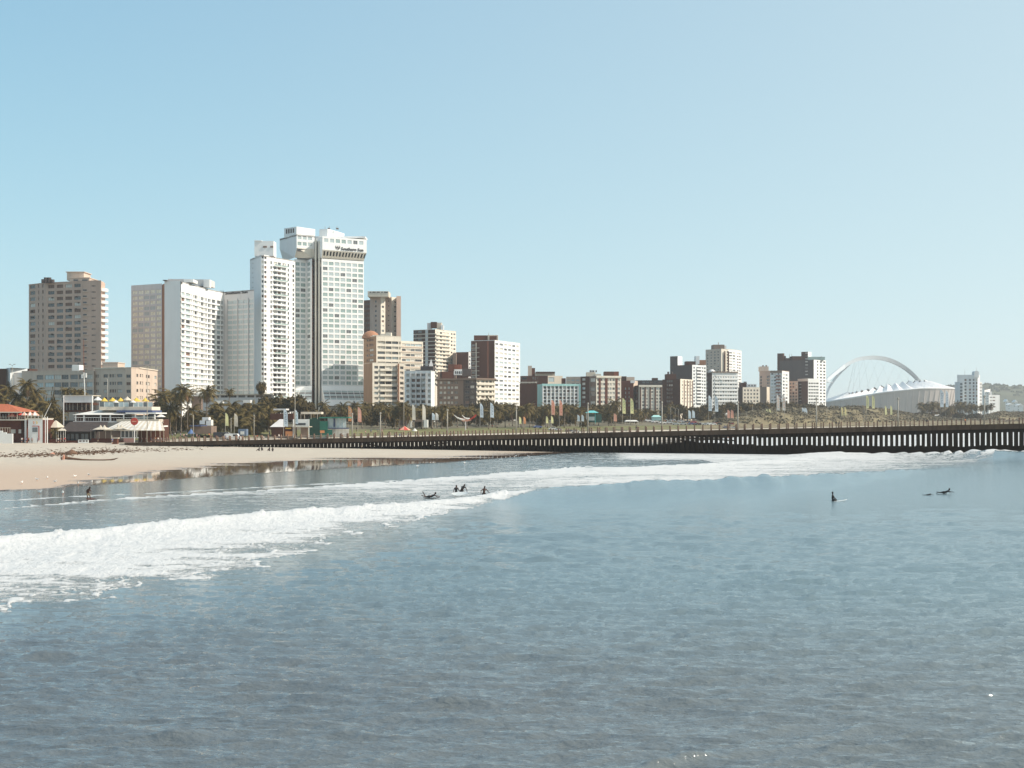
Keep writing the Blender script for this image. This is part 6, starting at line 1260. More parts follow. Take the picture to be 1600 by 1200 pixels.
# sculpture of two crossing curved horns
e=empty('sculpture',(WX(727,520),520,3.5),'red brown sculpture with white upcurved horns on a post, before the palms','sculpture'); D=520
for pts,m in ((((709,648),(714,652.5),(720,655),(726,656)),M_canvas),(((722,648.5),(726,653),(730,654.5),(734,654)),M_canvas),(((728,656),(735,655),(740,652),(744,648)),M_redp)):
    b=MB(); P=[(WX(x,D),D,WZ(y,D)) for x,y in pts]; b.path(P,[.08,.25,.4,.3],7); b.build('horn',m,e)
b=MB(); P=[(WX(x,D),D,WZ(y,D)) for x,y in ((719,653),(722,658),(728,659),(737,656.5),(732,653.5))]; b.v=P+[(p[0],p[1]+.8,p[2]) for p in P]; b.f=[(0,1,2,3,4),(9,8,7,6,5)]+[(i,i+5,(i+1)%5+5,(i+1)%5) for i in range(5)]; b.m=[0]*7; b.build('body',M_crl,e); pole(e,727.5,658,672,D,.18,M_grey,'post')
r=empty('green_kiosk',(WX(925,640),640,4),'dark green kiosk with turquoise peaked roof on the lawn','kiosk'); hip(r,915,936,645,641.5,922,929,640,7,M_tq,'peaked_roof'); bx(r,918,940,647,660,641,6,mat('bottle_green_paint',(.025,.085,.07),.7,.2,.5),'wall'); bx(r,920,929,651,657,640.85,.12,G_sky,'window'); pole(r,930,645,662,640.2,.1,M_tq,'post'); pole(r,916.5,645,661,640.2,.1,M_grey,'post')
r=empty('market_tent',(WX(985,640),640,4),'row of low white market canopies on the lawn','canopy'); hip(r,976,998,658.5,656.4,979,995,640,4,M_canvas,'canopy'); 
for x in (977,984,991,997): pole(r,x,658,663,640.3,.05,M_white)
r=empty('pale_turquoise_hut',(WX(1025,760),760,4),'pale turquoise painted hut beside the grey lamp pole','hut'); bx(r,1019,1033,651.5,657,760,4,mat('pale_turquoise',(.42,.60,.58),.7,.1,.5),'wall'); hip(r,1018,1034,651.6,648.5,1022,1030,759.5,5,M_mint,'roof')
r=empty('wooden_lookout',(WX(178,384),384,.6),'dark wooden lookout box standing on the sand by the restaurant','lookout'); bx(r,175,183,685,698,384,1.6,M_brown,'box'); bx(r,174,184,684,685.2,383.7,2.2,M_cream3,'box_top'); pole(r,174.6,680,698,383.6,.09,M_cream3,'corner_post')
r=empty('barrier',(WX(132,386),386,.6),'low white barrier with cut out slots on the sand','barrier'); bx(r,122,138,690.2,692,386,.3,M_white,'panel'); 
for x in (122.6,128,133,137.4): bx(r,x-.5,x+.5,687.5,690.2,386,.3,M_white,'barrier_post')
bx(r,122,138,687,688,386,.3,M_white,'barrier_top')
r=empty('cool_box',(WX(107,372),372,.6),'white and blue box lying on the sand below the restaurant','box'); bx(r,102,106,695.5,698.5,372,.6,M_navy,'blue_end'); bx(r,106,119,695.8,698.8,372,.6,mat('pale_lilac_paint',(.62,.64,.74),.6,.05,1),'white_body')
# ---------------- banners, street lamps ----------------
def banner(px,y0,y1,ybase,D,w,m,label,lean=.0,text=None,skew=1.2):
    x=WX(px,D); z0=WZ(ybase,D); e=empty('banner',(x,D,z0),label,'banner','feather banners along the beachfront'); h=(y1-y0)*D/F; zt=WZ(y0,D); ww=w*D/F
    b=MB(); b.tube((x,D,z0),(x,D,zt),.09,.05,6); b.build('banner_pole',M_pole,e); b=MB(); n=10; P=[]
    for i in range(n+1):
        t=i/n; cw=ww*(.35+.65*min(1,t*4)**.6)*(1-.12*t); off=.12*math.sin(t*4+px); P.append(((x+.06,D+off*.3,zt-h*t),(x+.06+cw+skew*t*.25,D+off,zt-h*t-.15)))
    for i in range(n):
        a,c=P[i];d_,f=P[i+1]; b.quad(d_,f,c,a)
        b.quad((a[0],a[1]+.05,a[2]),(c[0],c[1]+.05,c[2]),(f[0],f[1]+.05,f[2]),(d_[0],d_[1]+.05,d_[2]))
    b.build('cloth',m,e)
    if text:
        s=MB(); random.seed(int(px))
        for i in range(2,9):
            t=i/n; xm=(P[i][0][0]+P[i][1][0])/2; z=zt-h*(t+.03); yy=D-.16; s.box(xm-ww*.22,yy,z,xm+ww*.22,yy+.02,z+h*.022); s.box(xm-ww*.22 if i%2 else xm+ww*.12,yy,z+h*.022,xm-ww*.12 if i%2 else xm+ww*.22,yy+.02,z+h*.05)
        s.build('banner_marks',text,e)
for px,y0,y1,yb,D,w,m,t,l in (
 (352,645,665,676,436,4,M_ylb,None,'yellowish banner left of the cream one by the parked dark vehicle'),(366,646,666,680,436,5,M_cream3,None,'cream banner on a pole just left of the white van'),
 (443,639,666,682,440,6,M_blb,M_navy,'pale blue lettered banner left of the tall double lamp'),(460,640,662,682,440,5,M_blb,M_green,'pale blue lettered banner right of the tall double lamp'),
 (544,634,658,680,460,6,M_oran,M_canvas,'orange and white banner, left one of the pair by the green pavilion'),(559,636,659,680,460,5,M_crl,M_canvas,'pale orange banner, right one of the pair by the green pavilion'),
 (644,632,656,668,500,4.5,M_cream2,None,'plain white banner left of the open hut'),(660,632,656,668,500,4.5,M_cream2,None,'plain white banner behind the open hut'),(675,645,656,668,505,4,M_blb,None,'short pale banner, left of the pair by the palms'),(680.5,645,656,668,505,4,M_canvas,None,'short white banner, right of the pair by the palms'),
 (750,630,652,668,520,4.5,M_blb,M_navy,'tall pale blue lettered banner before the dark tree, left of the pair'),(766,629,652,668,520,5,M_blb,M_navy,'tall pale blue lettered banner before the dark tree, right of the pair'),
 (811,651,662,668,560,3,M_ylb,None,'short yellow banner, left one before the windswept palms'),(818,651,662,668,560,3,M_oran,None,'short orange banner, right one before the windswept palms'),(853,650,661,668,580,3,M_ylb,None,'short pale yellow banner, left one under the mint green edged block'),(861,650,661,668,580,3,M_ylb,None,'short pale yellow banner, right one under the mint green edged block'),
 (861.5,625,648,666,600,5,M_crl,M_redp,'tall orange banner, left one before the white honeycomb screen'),(874,625,649,666,600,4.5,M_crl,M_redp,'tall orange banner, right one before the white honeycomb screen'),
 (902,648,658,664,620,3.5,M_blb,None,'short pale blue banner, left one before the striped brick block'),(908.5,648,658,664,620,3.5,M_blb,None,'short pale blue banner, right one before the striped brick block'),(959,646,658,663,640,4.5,M_crl,None,'short coral banner under the lone large palm'),
 (972.5,622,646,662,640,4.5,M_ylb,M_green,'tall green and white banner, left one before the dark red brick flats'),(985,622,646,662,640,4.5,M_ylb,M_green,'tall green and white banner, right one before the dark red brick flats'),
 (1075.5,641,654,660,760,4,M_blb,None,'short pale blue banner, left one below the cream striped dark block'),(1081.5,641,653,660,760,4,M_blb,None,'short pale blue banner, right one below the cream striped dark block'),
 (1107,618,642,660,760,5,M_blb,M_navy,'tall pale blue banner, left one before the broad white slab'),(1117,619,643,660,760,5,M_blb,M_navy,'tall pale blue banner, right one before the broad white slab'),
 (1136.5,640,653,660,780,4,M_crl,None,'short orange banner, left one before the bushes'),(1142,640,653,660,780,4,M_crl,None,'short orange banner, right one before the bushes'),
 (1197,639,650,657,860,3,M_ylb,None,'pale yellow banner, left one on the dune grass'),(1201.5,639,650,657,860,3,M_ylb,None,'pale yellow banner, right one on the dune grass'),
 (1213.5,617,641,657,850,4.5,M_canvas,M_oran,'tall white banner with orange marks, left one before the dune'),(1222.5,617,641,657,850,4.5,M_canvas,M_oran,'tall white banner with orange marks, right one before the dune'),
 (1253,637,649,656,900,4,M_blb,None,'bluish white banner, left one on the dune slope'),(1257,637,649,656,900,4,M_blb,None,'bluish white banner, right one on the dune slope'),
 (1314.5,636,649,656,930,2.6,M_ylb,M_oran,'yellow and orange banner, left one on the dune slope'),(1319.5,636,649,656,930,2.6,M_ylb,M_oran,'yellow and orange banner, right one on the dune slope'),
 (1353.5,618,638,656,940,4,M_ylb,M_green,'tall green and yellow banner, left one under the stadium'),(1362.5,618,638,656,940,4,M_ylb,M_green,'tall green and yellow banner, right one under the stadium'),
 (1382.5,634,648,656,960,3,M_ylb,None,'plain yellow banner, left one before the stadium facade'),(1391,634,648,656,960,3,M_ylb,None,'plain yellow banner, right one before the stadium facade'),
 (1469,609,636,654,1100,5.5,M_blb,M_navy,'tall blue and white banner, left one by the isolated blue grey hotel'),(1477.5,610,636,654,1100,4.5,M_blb,M_navy,'tall blue and white banner, right one by the isolated blue grey hotel')):
    banner(px,y0,y1,yb,D,w,m,l,text=t)
def street(px,ytop,ybase,D,heads,label,r=.14): x=WX(px,D); z0=WZ(ybase,D); h=WZ(ytop,D)-z0; e=lamp_pole(x,D,z0,h,label,r,heads,'street lamps'); e.name='street_lamp'; e['category']='street lamp'
for px,yt,yb,D,hd,l in ((19,570,640,480,2,'double headed street lamp above the palms at the left edge'),(168,592,640,430,1,'thin white lamp behind the yellow parasols'),(230,572,692,400,2,'tall white double headed lamp before the right end of the restaurant'),(302,648,684,410,1,'angled white lamp post by the blue parasol'),(461,588,684,430,2,'tall white double headed lamp at the foot of the tallest hotel'),(631,598,668,480,2,'tall white double headed lamp before the stepped cream block'),(397,650,684,420,0,'short pale lamp post by the white banner and van'),(361,655,680,430,0,'short grey lamp post right of the dark parked vehicle'),(1048,636,656,800,2,'small double headed lamp by the rounded olive trees'),(1055,638,656,800,1,'small single lamp right of the small double headed one'),(1060,639,656,800,1,'rightmost of three small lamps by the rounded olive trees'),(1176,635,657,850,0,'thin lamp at the left end of the dune'),(1292,640,658,900,0,'thin lamp on the dune below the stadium left leg'),(1350,637,658,900,0,'pale lamp post on the dune below the stadium arch'),(1167,645,658,800,0,'short pale post in the lawn at the dune start'),(1226,638,658,800,0,'pale lamp beside the tall white and orange banners')):
    street(px,yt,yb,D,hd,l)
e=empty('flag_mast',(WX(132,395),395,.8),'thin tall brown mast with white boxes before the pinkish block','mast'); b=MB(); D=430; b.tube((WX(133,D),D,WZ(625,D)),(WX(131,D),D,WZ(582,D)),.16,.13,6); b.build('lower_mast',M_white,e); b=MB(); b.tube((WX(131,D),D,WZ(582,D)),(WX(130.6,D),D,WZ(530,D)),.12,.08,6); b.build('upper_mast',M_red,e); bx(e,127,129.5,585,591,D,.5,M_white,'white_box'); bx(e,133,135,583,590,D,.5,M_white,'white_box')
e=empty('rooftop_sign',(WX(117,600),600,20),'blank white billboard on the roof edge below the tan tower','billboard'); bx(e,112.5,123.5,571,579.4,516,.4,M_white,'panel'); 
for x in (114,122): pole(e,x,579,581.5,516.3,.1,M_grey,'leg')
# ---------------- vehicles ----------------
def vehicle_meshes(kind,body):
    if kind=='car': prof=[(-2.1,.35),(-2.1,.85),(-1.3,.98),(-.75,1.42),(.75,1.45),(1.5,.98),(2.1,.88),(2.15,.35)]; win=[(-1.15,1.0),(-.68,1.36),(.68,1.38),(1.25,1.0)]; w=.85
    else: prof=[(-2.6,.4),(-2.6,2.0),(-2.4,2.15),(1.6,2.15),(2.2,1.25),(2.7,1.1),(2.7,.4)]; win=[(.2,1.3),(.2,1.95),(1.5,1.95),(1.95,1.3)]; w=.95
    b=MB(); n=len(prof); b.v=[(x,-w,z) for x,z in prof]+[(x,w,z) for x,z in prof]; b.f=[tuple(range(n)),tuple(range(2*n-1,n-1,-1))]+[(i,i+n,(i+1)%n+n,(i+1)%n) for i in range(n)]; b.m=[0]*(n+2); me=b.mesh('body',body)
    g=MB(); k=len(win); g.v=[(x,-w-.012,z) for x,z in win]+[(x,w+.012,z) for x,z in win]; g.f=[tuple(range(k)),tuple(range(2*k-1,k-1,-1))]; g.m=[0,0]; gm=g.mesh('window',G_dark); return me,gm,prof
wh=MB(); wh.tube((0,-.1,0),(0,.12,0),.33,.33,12); WHEEL=wh.mesh('wheel',M_wet)
VM={}
for c,m in (('white',M_white),('silver',mat('silver_paint',(.45,.46,.47),.3,0,spec=.6)),('dark',mat('dark_car_paint',(.03,.03,.04),.3,0,spec=.6)),('red',mat('red_car_paint',(.35,.03,.03),.3,0,spec=.6)),('blue',mat('blue_car_paint',(.08,.12,.28),.3,0,spec=.6))):
    for k in ('car','van'): VM[c,k]=vehicle_meshes(k,m)
def vehicle(px,D,c,k,label,rz=0,group='vehicles parked behind the beach',z=None):
    z=lz(px,D)+.02 if z is None else z; e=empty('parked_'+k,(WX(px,D),D,z),label,k,group,rz); me,gm,_=VM[c,k]; place(me,'body',e,(0,0,0),0,True); place(gm,'window',e,(0,0,0),0,True)
    wx=1.3 if k=='car' else 1.7; wy=.8 if k=='car' else .88
    for x in (-wx,wx):
        for y in (-wy,wy): place(WHEEL,'wheel',e,(x,y,.33),0,True)
vehicle(346,432,'dark','van','dark van parked left of the white van behind the pier root',0); vehicle(353,440,'silver','car','silver car half hidden behind the dark van',.1); vehicle(364,428,'white','van','white van parked beside the small blue box kiosk',0)
random.seed(3); cols_=['white','white','silver','dark','blue','red','silver','white']
vw=dict(white='white',silver='silver',dark='black',red='red',blue='dark blue')
for k in range(26):
    px=1006+k*5.6+random.uniform(-1.5,1.5); c=random.choice(cols_); vehicle(px,random.uniform(748,765) if k%2 else random.uniform(770,790),c,'car',f'tiny {vw[c]} parked car in the crowded row below the rounded olive trees',random.uniform(-.3,.3))
for px,c in ((864,'white'),(872,'silver'),(890,'dark'),(899,'white'),(840,'blue'),(1462,'white'),(1506,'dark'),(1512,'silver')): vehicle(px,600 if px<1000 else 1120,c,'car',f'{vw[c]} car parked '+('among the windswept palms' if px<1000 else 'below the isolated blue grey hotel'),random.uniform(-.2,.2))
# ---------------- people ----------------
def skin(name,J,E,m,lv=1,xf=None):
    """one continuous surface grown over a skeleton: J = {joint:(x,y,z,r)}, E = edges"""
    me=bpy.data.meshes.new(name); ks=list(J); me.from_pydata([J[k][:3] for k in ks],[(ks.index(a),ks.index(b)) for a,b in E],[]); me.update()
    o=bpy.data.objects.new('tmp',me); C.objects.link(o); md=o.modifiers.new('s','SKIN'); md.use_smooth_shade=True
    sv=me.skin_vertices[0].data if me.skin_vertices else None
    if sv is None: 
        bpy.context.view_layer.objects.active=o; sv=me.skin_vertices[0].data
    for i,k in enumerate(ks): r=J[k][3]; sv[i].radius=(r,r) if not isinstance(r,tuple) else r
    sv[0].use_root=True
    sb=o.modifiers.new('u','SUBSURF'); sb.levels=lv; sb.render_levels=lv
    dg=bpy.context.evaluated_depsgraph_get(); dg.update(); out=bpy.data.meshes.new_from_object(o.evaluated_get(dg)); bpy.data.objects.remove(o); out.name=name; out.materials.clear(); out.materials.append(m)
    return out
def hands(J,E,s):
    """five tapered fingers per hand, rooted in the palm"""
    for sd in s:
        w,el=Vector(J['wr'+sd][:3]),Vector(J['el'+sd][:3]); d=(w-el).normalized(); a=d.orthogonal().normalized(); b=d.cross(a)
        p=w+d*.07; J['pa'+sd]=(*p,.032); E.append(('wr'+sd,'pa'+sd))
        for i,(o,l) in enumerate(((-.034,.062),(-.012,.078),(.012,.074),(.033,.056))):
            q=p+b*o+d*.03; J[f'f{i}{sd}']=(*q,.0105); t=q+d*l*.8+a*.022; J[f't{i}{sd}']=(*t,.008); E+=[('pa'+sd,f'f{i}{sd}'),(f'f{i}{sd}',f't{i}{sd}')]
        q=p-b*.045-d*.01; t=q-b*.02+d*.045+a*.01; J['th'+sd]=(*q,.0115); J['tt'+sd]=(*t,.009); E+=[('pa'+sd,'th'+sd),('th'+sd,'tt'+sd)]
def body(pose):
    J={'pe':(0,0,.95,.13)};E=[]
    def add(k,p,par,r): J[k]=(*p,r); E.append((par,k))
    P=pose
    for k,par,r in (('wa','pe',.115),('ch','wa',.145),('nk','ch',.058),('hd','nk',.088),('ht','hd',.085),('no','hd',.022),('kn_','',0),):
        if k in P: add(k,P[k],par,r)
    for sd in 'LR':
        for k,par,r in (('sh','ch',.062),('el','sh'+sd,.044),('wr','el'+sd,.030),('hp','pe',.095),('kn','hp'+sd,.062),('an','kn'+sd,.042),('ft','an'+sd,.034)):
            if k+sd in P: add(k+sd,P[k+sd],par,r)
    J['pe']=(*P['pe'],.13)
    for sd,x in (('L',-1),('R',1)): 
        if 'hd' in P: hd=Vector(P['hd']); J['ea'+sd]=(hd.x+x*.088,hd.y,hd.z+.02,.016); E.append(('hd','ea'+sd))
    return J,E
def stand(step=.0,arm=.0,x=0):
    s=step
    return dict(pe=(0,0,.95),wa=(0,0,1.12),ch=(0,.01,1.36),nk=(0,0,1.52),hd=(0,-.01,1.64),ht=(0,0,1.72),no=(0,-.095,1.63),
      shL=(-.19,0,1.43),elL=(-.24,-.02+arm*.2,1.17),wrL=(-.25,-.10+arm*.35,.94),shR=(.19,0,1.43),elR=(.24,-.02-arm*.2,1.17),wrR=(.25,-.10-arm*.3,.94),
      hpL=(-.10,0,.86),knL=(-.11,-s*.5,.49),anL=(-.11,-s*.75+.02,.09),ftL=(-.12,-s*.75-.13,.035),hpR=(.10,0,.86),knR=(.11,s*.2,.49),anR=(.11,s*.7,.11),ftR=(.12,s*.7-.13,.035))
def person_meshes(key,P,skinm,top,bottom,hair=M_hair,full=False):
    J,E=body(P); 
    if full: hands(J,E,[s for s in 'LR' if 'wr'+s in P])
    bm_=skin('body',J,E,skinm,1)
    parts=[('body',bm_)]
    if top:
        K={k:v for k,v in J.items() if k in('wa','ch','shL','shR','elL','elR','pe')}; T={k:(v[0],v[1],v[2],v[3]+.022) for k,v in K.items()}
        for s in 'LR': 
            if 'el'+s in T: e=Vector(T['el'+s][:3]); h=Vector(T['sh'+s][:3]); T['el'+s]=(*(h+(e-h)*.75),.062)
        T={k:T[k] for k in ['pe']+[k for k in T if k!='pe']}
        parts.append(('shirt',skin('shirt',T,[(a,b) for a,b in E if a in T and b in T],top,1)))
    if bottom:
        T={'pe':(*J['pe'][:3],.148)}; EE=[]
        for s in 'LR':
            if 'kn'+s in J: h=J['hp'+s];k=J['kn'+s]; T['hp'+s]=(*h[:3],.112); m=[h[i]+(k[i]-h[i])*.85 for i in range(3)]; T['kn'+s]=(*m,.088); EE+=[('pe','hp'+s),('hp'+s,'kn'+s)]
        if EE: parts.append(('trousers',skin('trousers',T,EE,bottom,1)))
    hd=Vector(P['hd']); ht=Vector(P['ht']); u=(ht-hd).normalized(); b=MB(); n=10
    fw=(Vector(P['no'])-hd); fw=(fw-u*fw.dot(u)).normalized(); sd_=u.cross(fw)
    rings=[]
    for i,(rr,hh) in enumerate(((.101,-.045),(.105,.02),(.098,.07),(.07,.115),(.02,.135))):
        rings.append([hd+u*(hh+.02)+(fw*math.cos(a)*(rr if math.cos(a)<.3 else rr*(.78 if i<2 else .95))+sd_*math.sin(a)*rr*.97)-fw*.012 for a in [2*math.pi*k/n for k in range(n)]])
    for i in range(4):
        for k in range(n):
            if i==0 and math.cos(2*math.pi*(k+.5)/n)>.3: continue
            b.quad(rings[i][k],rings[i][(k+1)%n],rings[i+1][(k+1)%n],rings[i+1][k])
    parts.append(('hair',b.mesh('hair',hair,smooth=True)))
    for s_ in (-1,1):
        e=MB(); c=hd+u*.012+fw*.082+sd_*s_*.033; e.box(c.x-.012,c.y-.012,c.z-.008,c.x+.012,c.y+.012,c.z+.008); parts.append(('eye',e.mesh('eye',M_wet)))
    mo=MB(); c=hd-u*.04+fw*.082; mo.box(c.x-.022,c.y-.012,c.z-.006,c.x+.022,c.y+.012,c.z+.006); parts.append(('mouth',mo.mesh('mouth',M_rwall)))
    return parts
def put(parts,x,y,z,rz,label,group=None,sc=1.0,tilt=(0,0)):
    e=empty('person',(x,y,z),label,'person',group,rz); e.scale=(sc,)*3; e.rotation_euler=(tilt[0],tilt[1],rz)
    for n_,m in parts: place(m,n_,e,(0,0,0),0,True)
    return e
cl=lambda n,c: mat(n,c,.85,.15,4)
TOPS=[('white',cl('white_cotton',(.72,.70,.66))),('red',cl('red_cotton',(.45,.05,.04))),('dark',cl('dark_cotton',(.04,.04,.05))),('blue',cl('blue_cotton',(.08,.13,.30))),('orange',cl('orange_cotton',(.60,.22,.08))),('pink',cl('pink_cotton',(.60,.32,.30)))]
BOTS=[cl('dark_denim',(.04,.05,.09)),cl('black_cotton',(.025,.025,.025)),cl('khaki_cotton',(.30,.24,.16))]
PROT=[]
for i,(n_,t_) in enumerate(TOPS): PROT.append((n_,person_meshes(n_,stand([.0,.22,.28][i%3],[.1,.5,-.4][i%3]),M_skin if i%3 else M_skin2,t_,BOTS[i%3])))
random.seed(21)
places=[(45,394.5,'by the lifeguard block door'),(50,392,'by the lifeguard block door'),(59,392.5,'at the white lifeguard block'),(34,396,'below the beach house'),(37,396.5,'below the beach house'),(41,396,'below the beach house'),(96,396,'at the cafe tent'),(101,396,'at the cafe tent'),(91,396.5,'at the cafe tent'),(153,392,'on the sand before the restaurant'),(175.5,383,'by the wooden lookout box'),
 (222,402,'under the striped awning'),(228,401,'under the striped awning'),(236,402,'under the striped awning'),(243,401,'under the striped awning'),(247,403,'under the striped awning'),(252,401,'under the striped awning')]
for px in list(np.linspace(262,420,26))+list(np.linspace(430,545,14)): places.append((px+random.uniform(-2,2),random.uniform(424,436) if px<420 else random.uniform(448,456),'strolling on the promenade behind the pier railing'))
for px in list(np.linspace(560,700,16)): places.append((px+random.uniform(-3,3),random.uniform(470,490),'on the promenade before the palm row'))
for px in list(np.linspace(720,990,16)): places.append((px+random.uniform(-5,5),random.uniform(560,640) ,'far off on the promenade beyond the pier'))
for px in list(np.linspace(1005,1150,30)): places.append((px+random.uniform(-2,2),random.uniform(735,780),'in the far crowd by the parked cars'))
skins={}
for px,D,w in places:
    n_,pm_=random.choice(PROT)
    wy = 'tiny person in '+n_+' top ' if D>550 else 'person in '+n_+' top '
    yb=None; put(pm_,WX(px,D),D,lz(px,D)+.05,random.uniform(0,6.28),wy+w,'people along the beachfront',random.uniform(.93,1.04))
for px,off,i,l in ((1305,2.5,2,'left one of two people in dark tops walking together on the pier'),(1309.5,2.8,2,'right one of two people in dark tops walking together on the pier'),(1240,1.5,2,'lone person in dark clothes at the pier railing below the dark tower'),(1448,2.0,2,'lone person in dark clothes on the pier under the stadium right end'),(1508,2.5,4,'person in orange top on the pier below the isolated blue grey hotel'),(1560,3,2,'lone person in dark clothes on the pier near the right edge'),(991,2,2,'person crouched dark at the pier railing before the cream slab'),(1138,2.2,2,'person in dark clothes on the pier before the broad white slab'),(603,2,2,'person in dark top on the pier nearest the beach'),(345,2.5,3,'person in blue top at the landward end of the pier'),(430,2,0,'person in white top on the landward part of the pier')):
    s=pier_s(px); q=pier_pt(s,off); put(PROT[i][1],q.x,q.y,pier_z(s)+.01,random.uniform(0,6.28),l,'people on the pier')
for px,y,l in ((405,703.5,'leftmost sitter of the group low on the far sand'),(409,703,'second sitter of the group low on the far sand'),(421,703.5,'third sitter of the group low on the far sand'),(426,704,'rightmost sitter of the group low on the far sand'),(565,701,'person standing on the sand under the pier')):
    D=F*(H-.35)/(y+1.5-HZ); 
    if 'standing' in l: put(PROT[2][1],WX(px,D),D,lz(px,D),1.2,l,None,1.0)
    else:
        P=stand(); dz=-.80
        for k in list(P): x_,y_,z_=P[k]; P[k]=(x_,y_,z_+dz)
        for s_,sx in (('L',-1),('R',1)): P['hp'+s_]=(sx*.10,-.04,.12); P['kn'+s_]=(sx*.13,-.42,.42); P['an'+s_]=(sx*.12,-.66,.08); P['ft'+s_]=(sx*.12,-.8,.04); P['wr'+s_]=(sx*.18,-.38,.36); P['el'+s_]=(sx*.26,-.12,.40)
        put(person_meshes('s',P,M_skin,TOPS[2][1],BOTS[1]),WX(px,D),D,lz(px,D),random.uniform(-1,1),l,'people sitting on the far sand')
# surfers and bathers in the water
SZ=.12
def at(px,y,z=0): D=F*(H-z)/(y-HZ); return WX(px,D),D
# boy with a board in the shallows
x,y=at(138,781.5); P=dict(pe=(0,0,.72),wa=(-.02,-.03,.88),ch=(.03,-.12,1.07),nk=(.08,-.18,1.20),hd=(.12,-.22,1.30),ht=(.13,-.23,1.38),no=(.17,-.30,1.28),shL=(-.12,-.10,1.12),elL=(-.22,-.02,.92),wrL=(-.16,-.16,.76),shR=(.19,-.14,1.12),elR=(.26,-.22,.90),wrR=(.22,-.36,.74),hpL=(-.08,0,.66),knL=(-.13,-.14,.36),anL=(-.12,-.02,.06),ftL=(-.12,-.14,.03),hpR=(.08,0,.66),knR=(.16,-.12,.38),anR=(.24,.02,.06),ftR=(.26,-.1,.03))
put(person_meshes('boy',P,M_skin,None,BOTS[2],full=True),x,y,.05,.5,'boy in shorts stooping over a brown board in the shallows at the left')
def board(px,y_,L,w,m,label,rz,tilt=(0,0),z=.1):
    x,y=at(px,y_); e=empty('surfboard',(x,y,z),label,'surfboard'); e.rotation_euler=(tilt[0],tilt[1],rz); b=MB(); n=14; top=[];
    for i in range(n+1):
        t=i/n; ww=w/2*math.sin(math.pi*min(1,max(0,t))**.85)**.6 if 0<t<1 else .015; xx=(t-.5)*L; zz=.10*(abs(t-.5)*2)**3; top.append((xx,ww,zz))
    for i in range(n):
        x0,w0,z0=top[i];x1,w1,z1=top[i+1]
        b.quad((x0,-w0,z0),(x1,-w1,z1),(x1,w1,z1),(x0,w0,z0)); b.quad((x0,w0,z0-.05),(x1,w1,z1-.05),(x1,-w1,z1-.05),(x0,-w0,z0-.05)); b.quad((x0,-w0,z0-.05),(x1,-w1,z1-.05),(x1,-w1,z1),(x0,-w0,z0)); b.quad((x0,w0,z0),(x1,w1,z1),(x1,w1,z1-.05),(x0,w0,z0-.05))
    place(b.mesh('deck',m),'deck',e,(0,0,0),0,True); f=MB(); f.v=[(-L*.42,-.01,-.05),(-L*.34,-.01,-.05),(-L*.44,-.01,-.22),(-L*.42,.01,-.05),(-L*.34,.01,-.05),(-L*.44,.01,-.22)]; f.f=[(0,1,2),(5,4,3),(0,2,5,3),(1,4,5,2)]; f.m=[0]*4; place(f.mesh('fin',M_dgrey),'fin',e,(0,0,0),0,True); return e
M_brd=mat('brown_board',(.13,.055,.03),.4,.2,3); M_wbrd=mat('white_board',(.80,.79,.75),.3,.03,2)
board(142,781.5,1.05,.5,M_brd,'small brown board at the feet of the boy in the shallows',.1,(.25,0),.16)
# prone paddler, legs kicked up
def prone(arm=.6,legs=.5):
    return dict(pe=(0,0,.12),wa=(.20,0,.15),ch=(.42,0,.24),nk=(.54,0,.36),hd=(.62,0,.46),ht=(.63,0,.55),no=(.715,0,.45),shL=(.42,.18,.28),elL=(.62,.26,.16),wrL=(.82,.24,.06),shR=(.42,-.18,.28),elR=(.66,-.26,.22),wrR=(.95,-.28,.16),hpL=(-.12,.09,.11),knL=(-.52,.11,.10),anL=(-.80,.12,.10+legs),ftL=(-.90,.12,.16+legs),hpR=(-.12,-.09,.11),knR=(-.52,-.11,.10),anR=(-.90,-.12,.10+legs*.3),ftR=(-1.02,-.12,.12+legs*.3))
pp_=person_meshes('prone',prone(),M_skin,M_wet,M_wet,full=True)
x,y=at(672,779); put(pp_,x,y,.12,.05,'swimmer in black lying on a board with lower legs kicked up, leftmost of four'); board(674,779.3,1.9,.5,M_wet,'dark board under the swimmer with kicked up legs',.05,z=.1)
def wade(lean,sink,arms):
    P=stand(.1,.0); s,c=math.sin(lean),math.cos(lean)
    for k in ('wa','ch','nk','hd','ht','no','shL','shR','elL','elR','wrL','wrR'):
        x_,y_,z_=P[k]; dz=z_-.95; P[k]=(x_+dz*s,y_,.95+dz*c)
    P['elL'],P['wrL'],P['elR'],P['wrR']=arms
    return P
x,y=at(712,776); put(person_meshes('w1',wade(.05,0,((-.30,-.1,1.18),(-.34,-.32,1.05),(.30,-.12,1.18),(.36,-.34,1.06))),M_skin,M_wet,M_wet,full=True),x,y+1.2,-.50,.2,'swimmer in black standing behind the left end of the white board')
x,y=at(727,775); put(person_meshes('w2',wade(.55,0,((.18,-.25,1.05),(.30,-.40,.80),(.62,-.10,1.06),(.66,-.22,.78))),M_skin,M_wet,M_wet,full=True),x-.5,y+1.0,-.35,.1,'swimmer in black leaning with straight arms over the white board')
board(719,776.5,2.1,.60,M_wbrd,'white surfboard held tilted between two swimmers in black',-.35,(.75,-.06),.38)
x,y=at(756,776); put(person_meshes('w3',wade(.15,0,((-.36,-.05,1.22),(-.40,-.20,.98),(.40,-.02,1.28),(.56,-.12,1.05))),M_skin,None,BOTS[1],full=True),x,y,-.55,.3,'bare chested swimmer wading with arms held out, rightmost of four')
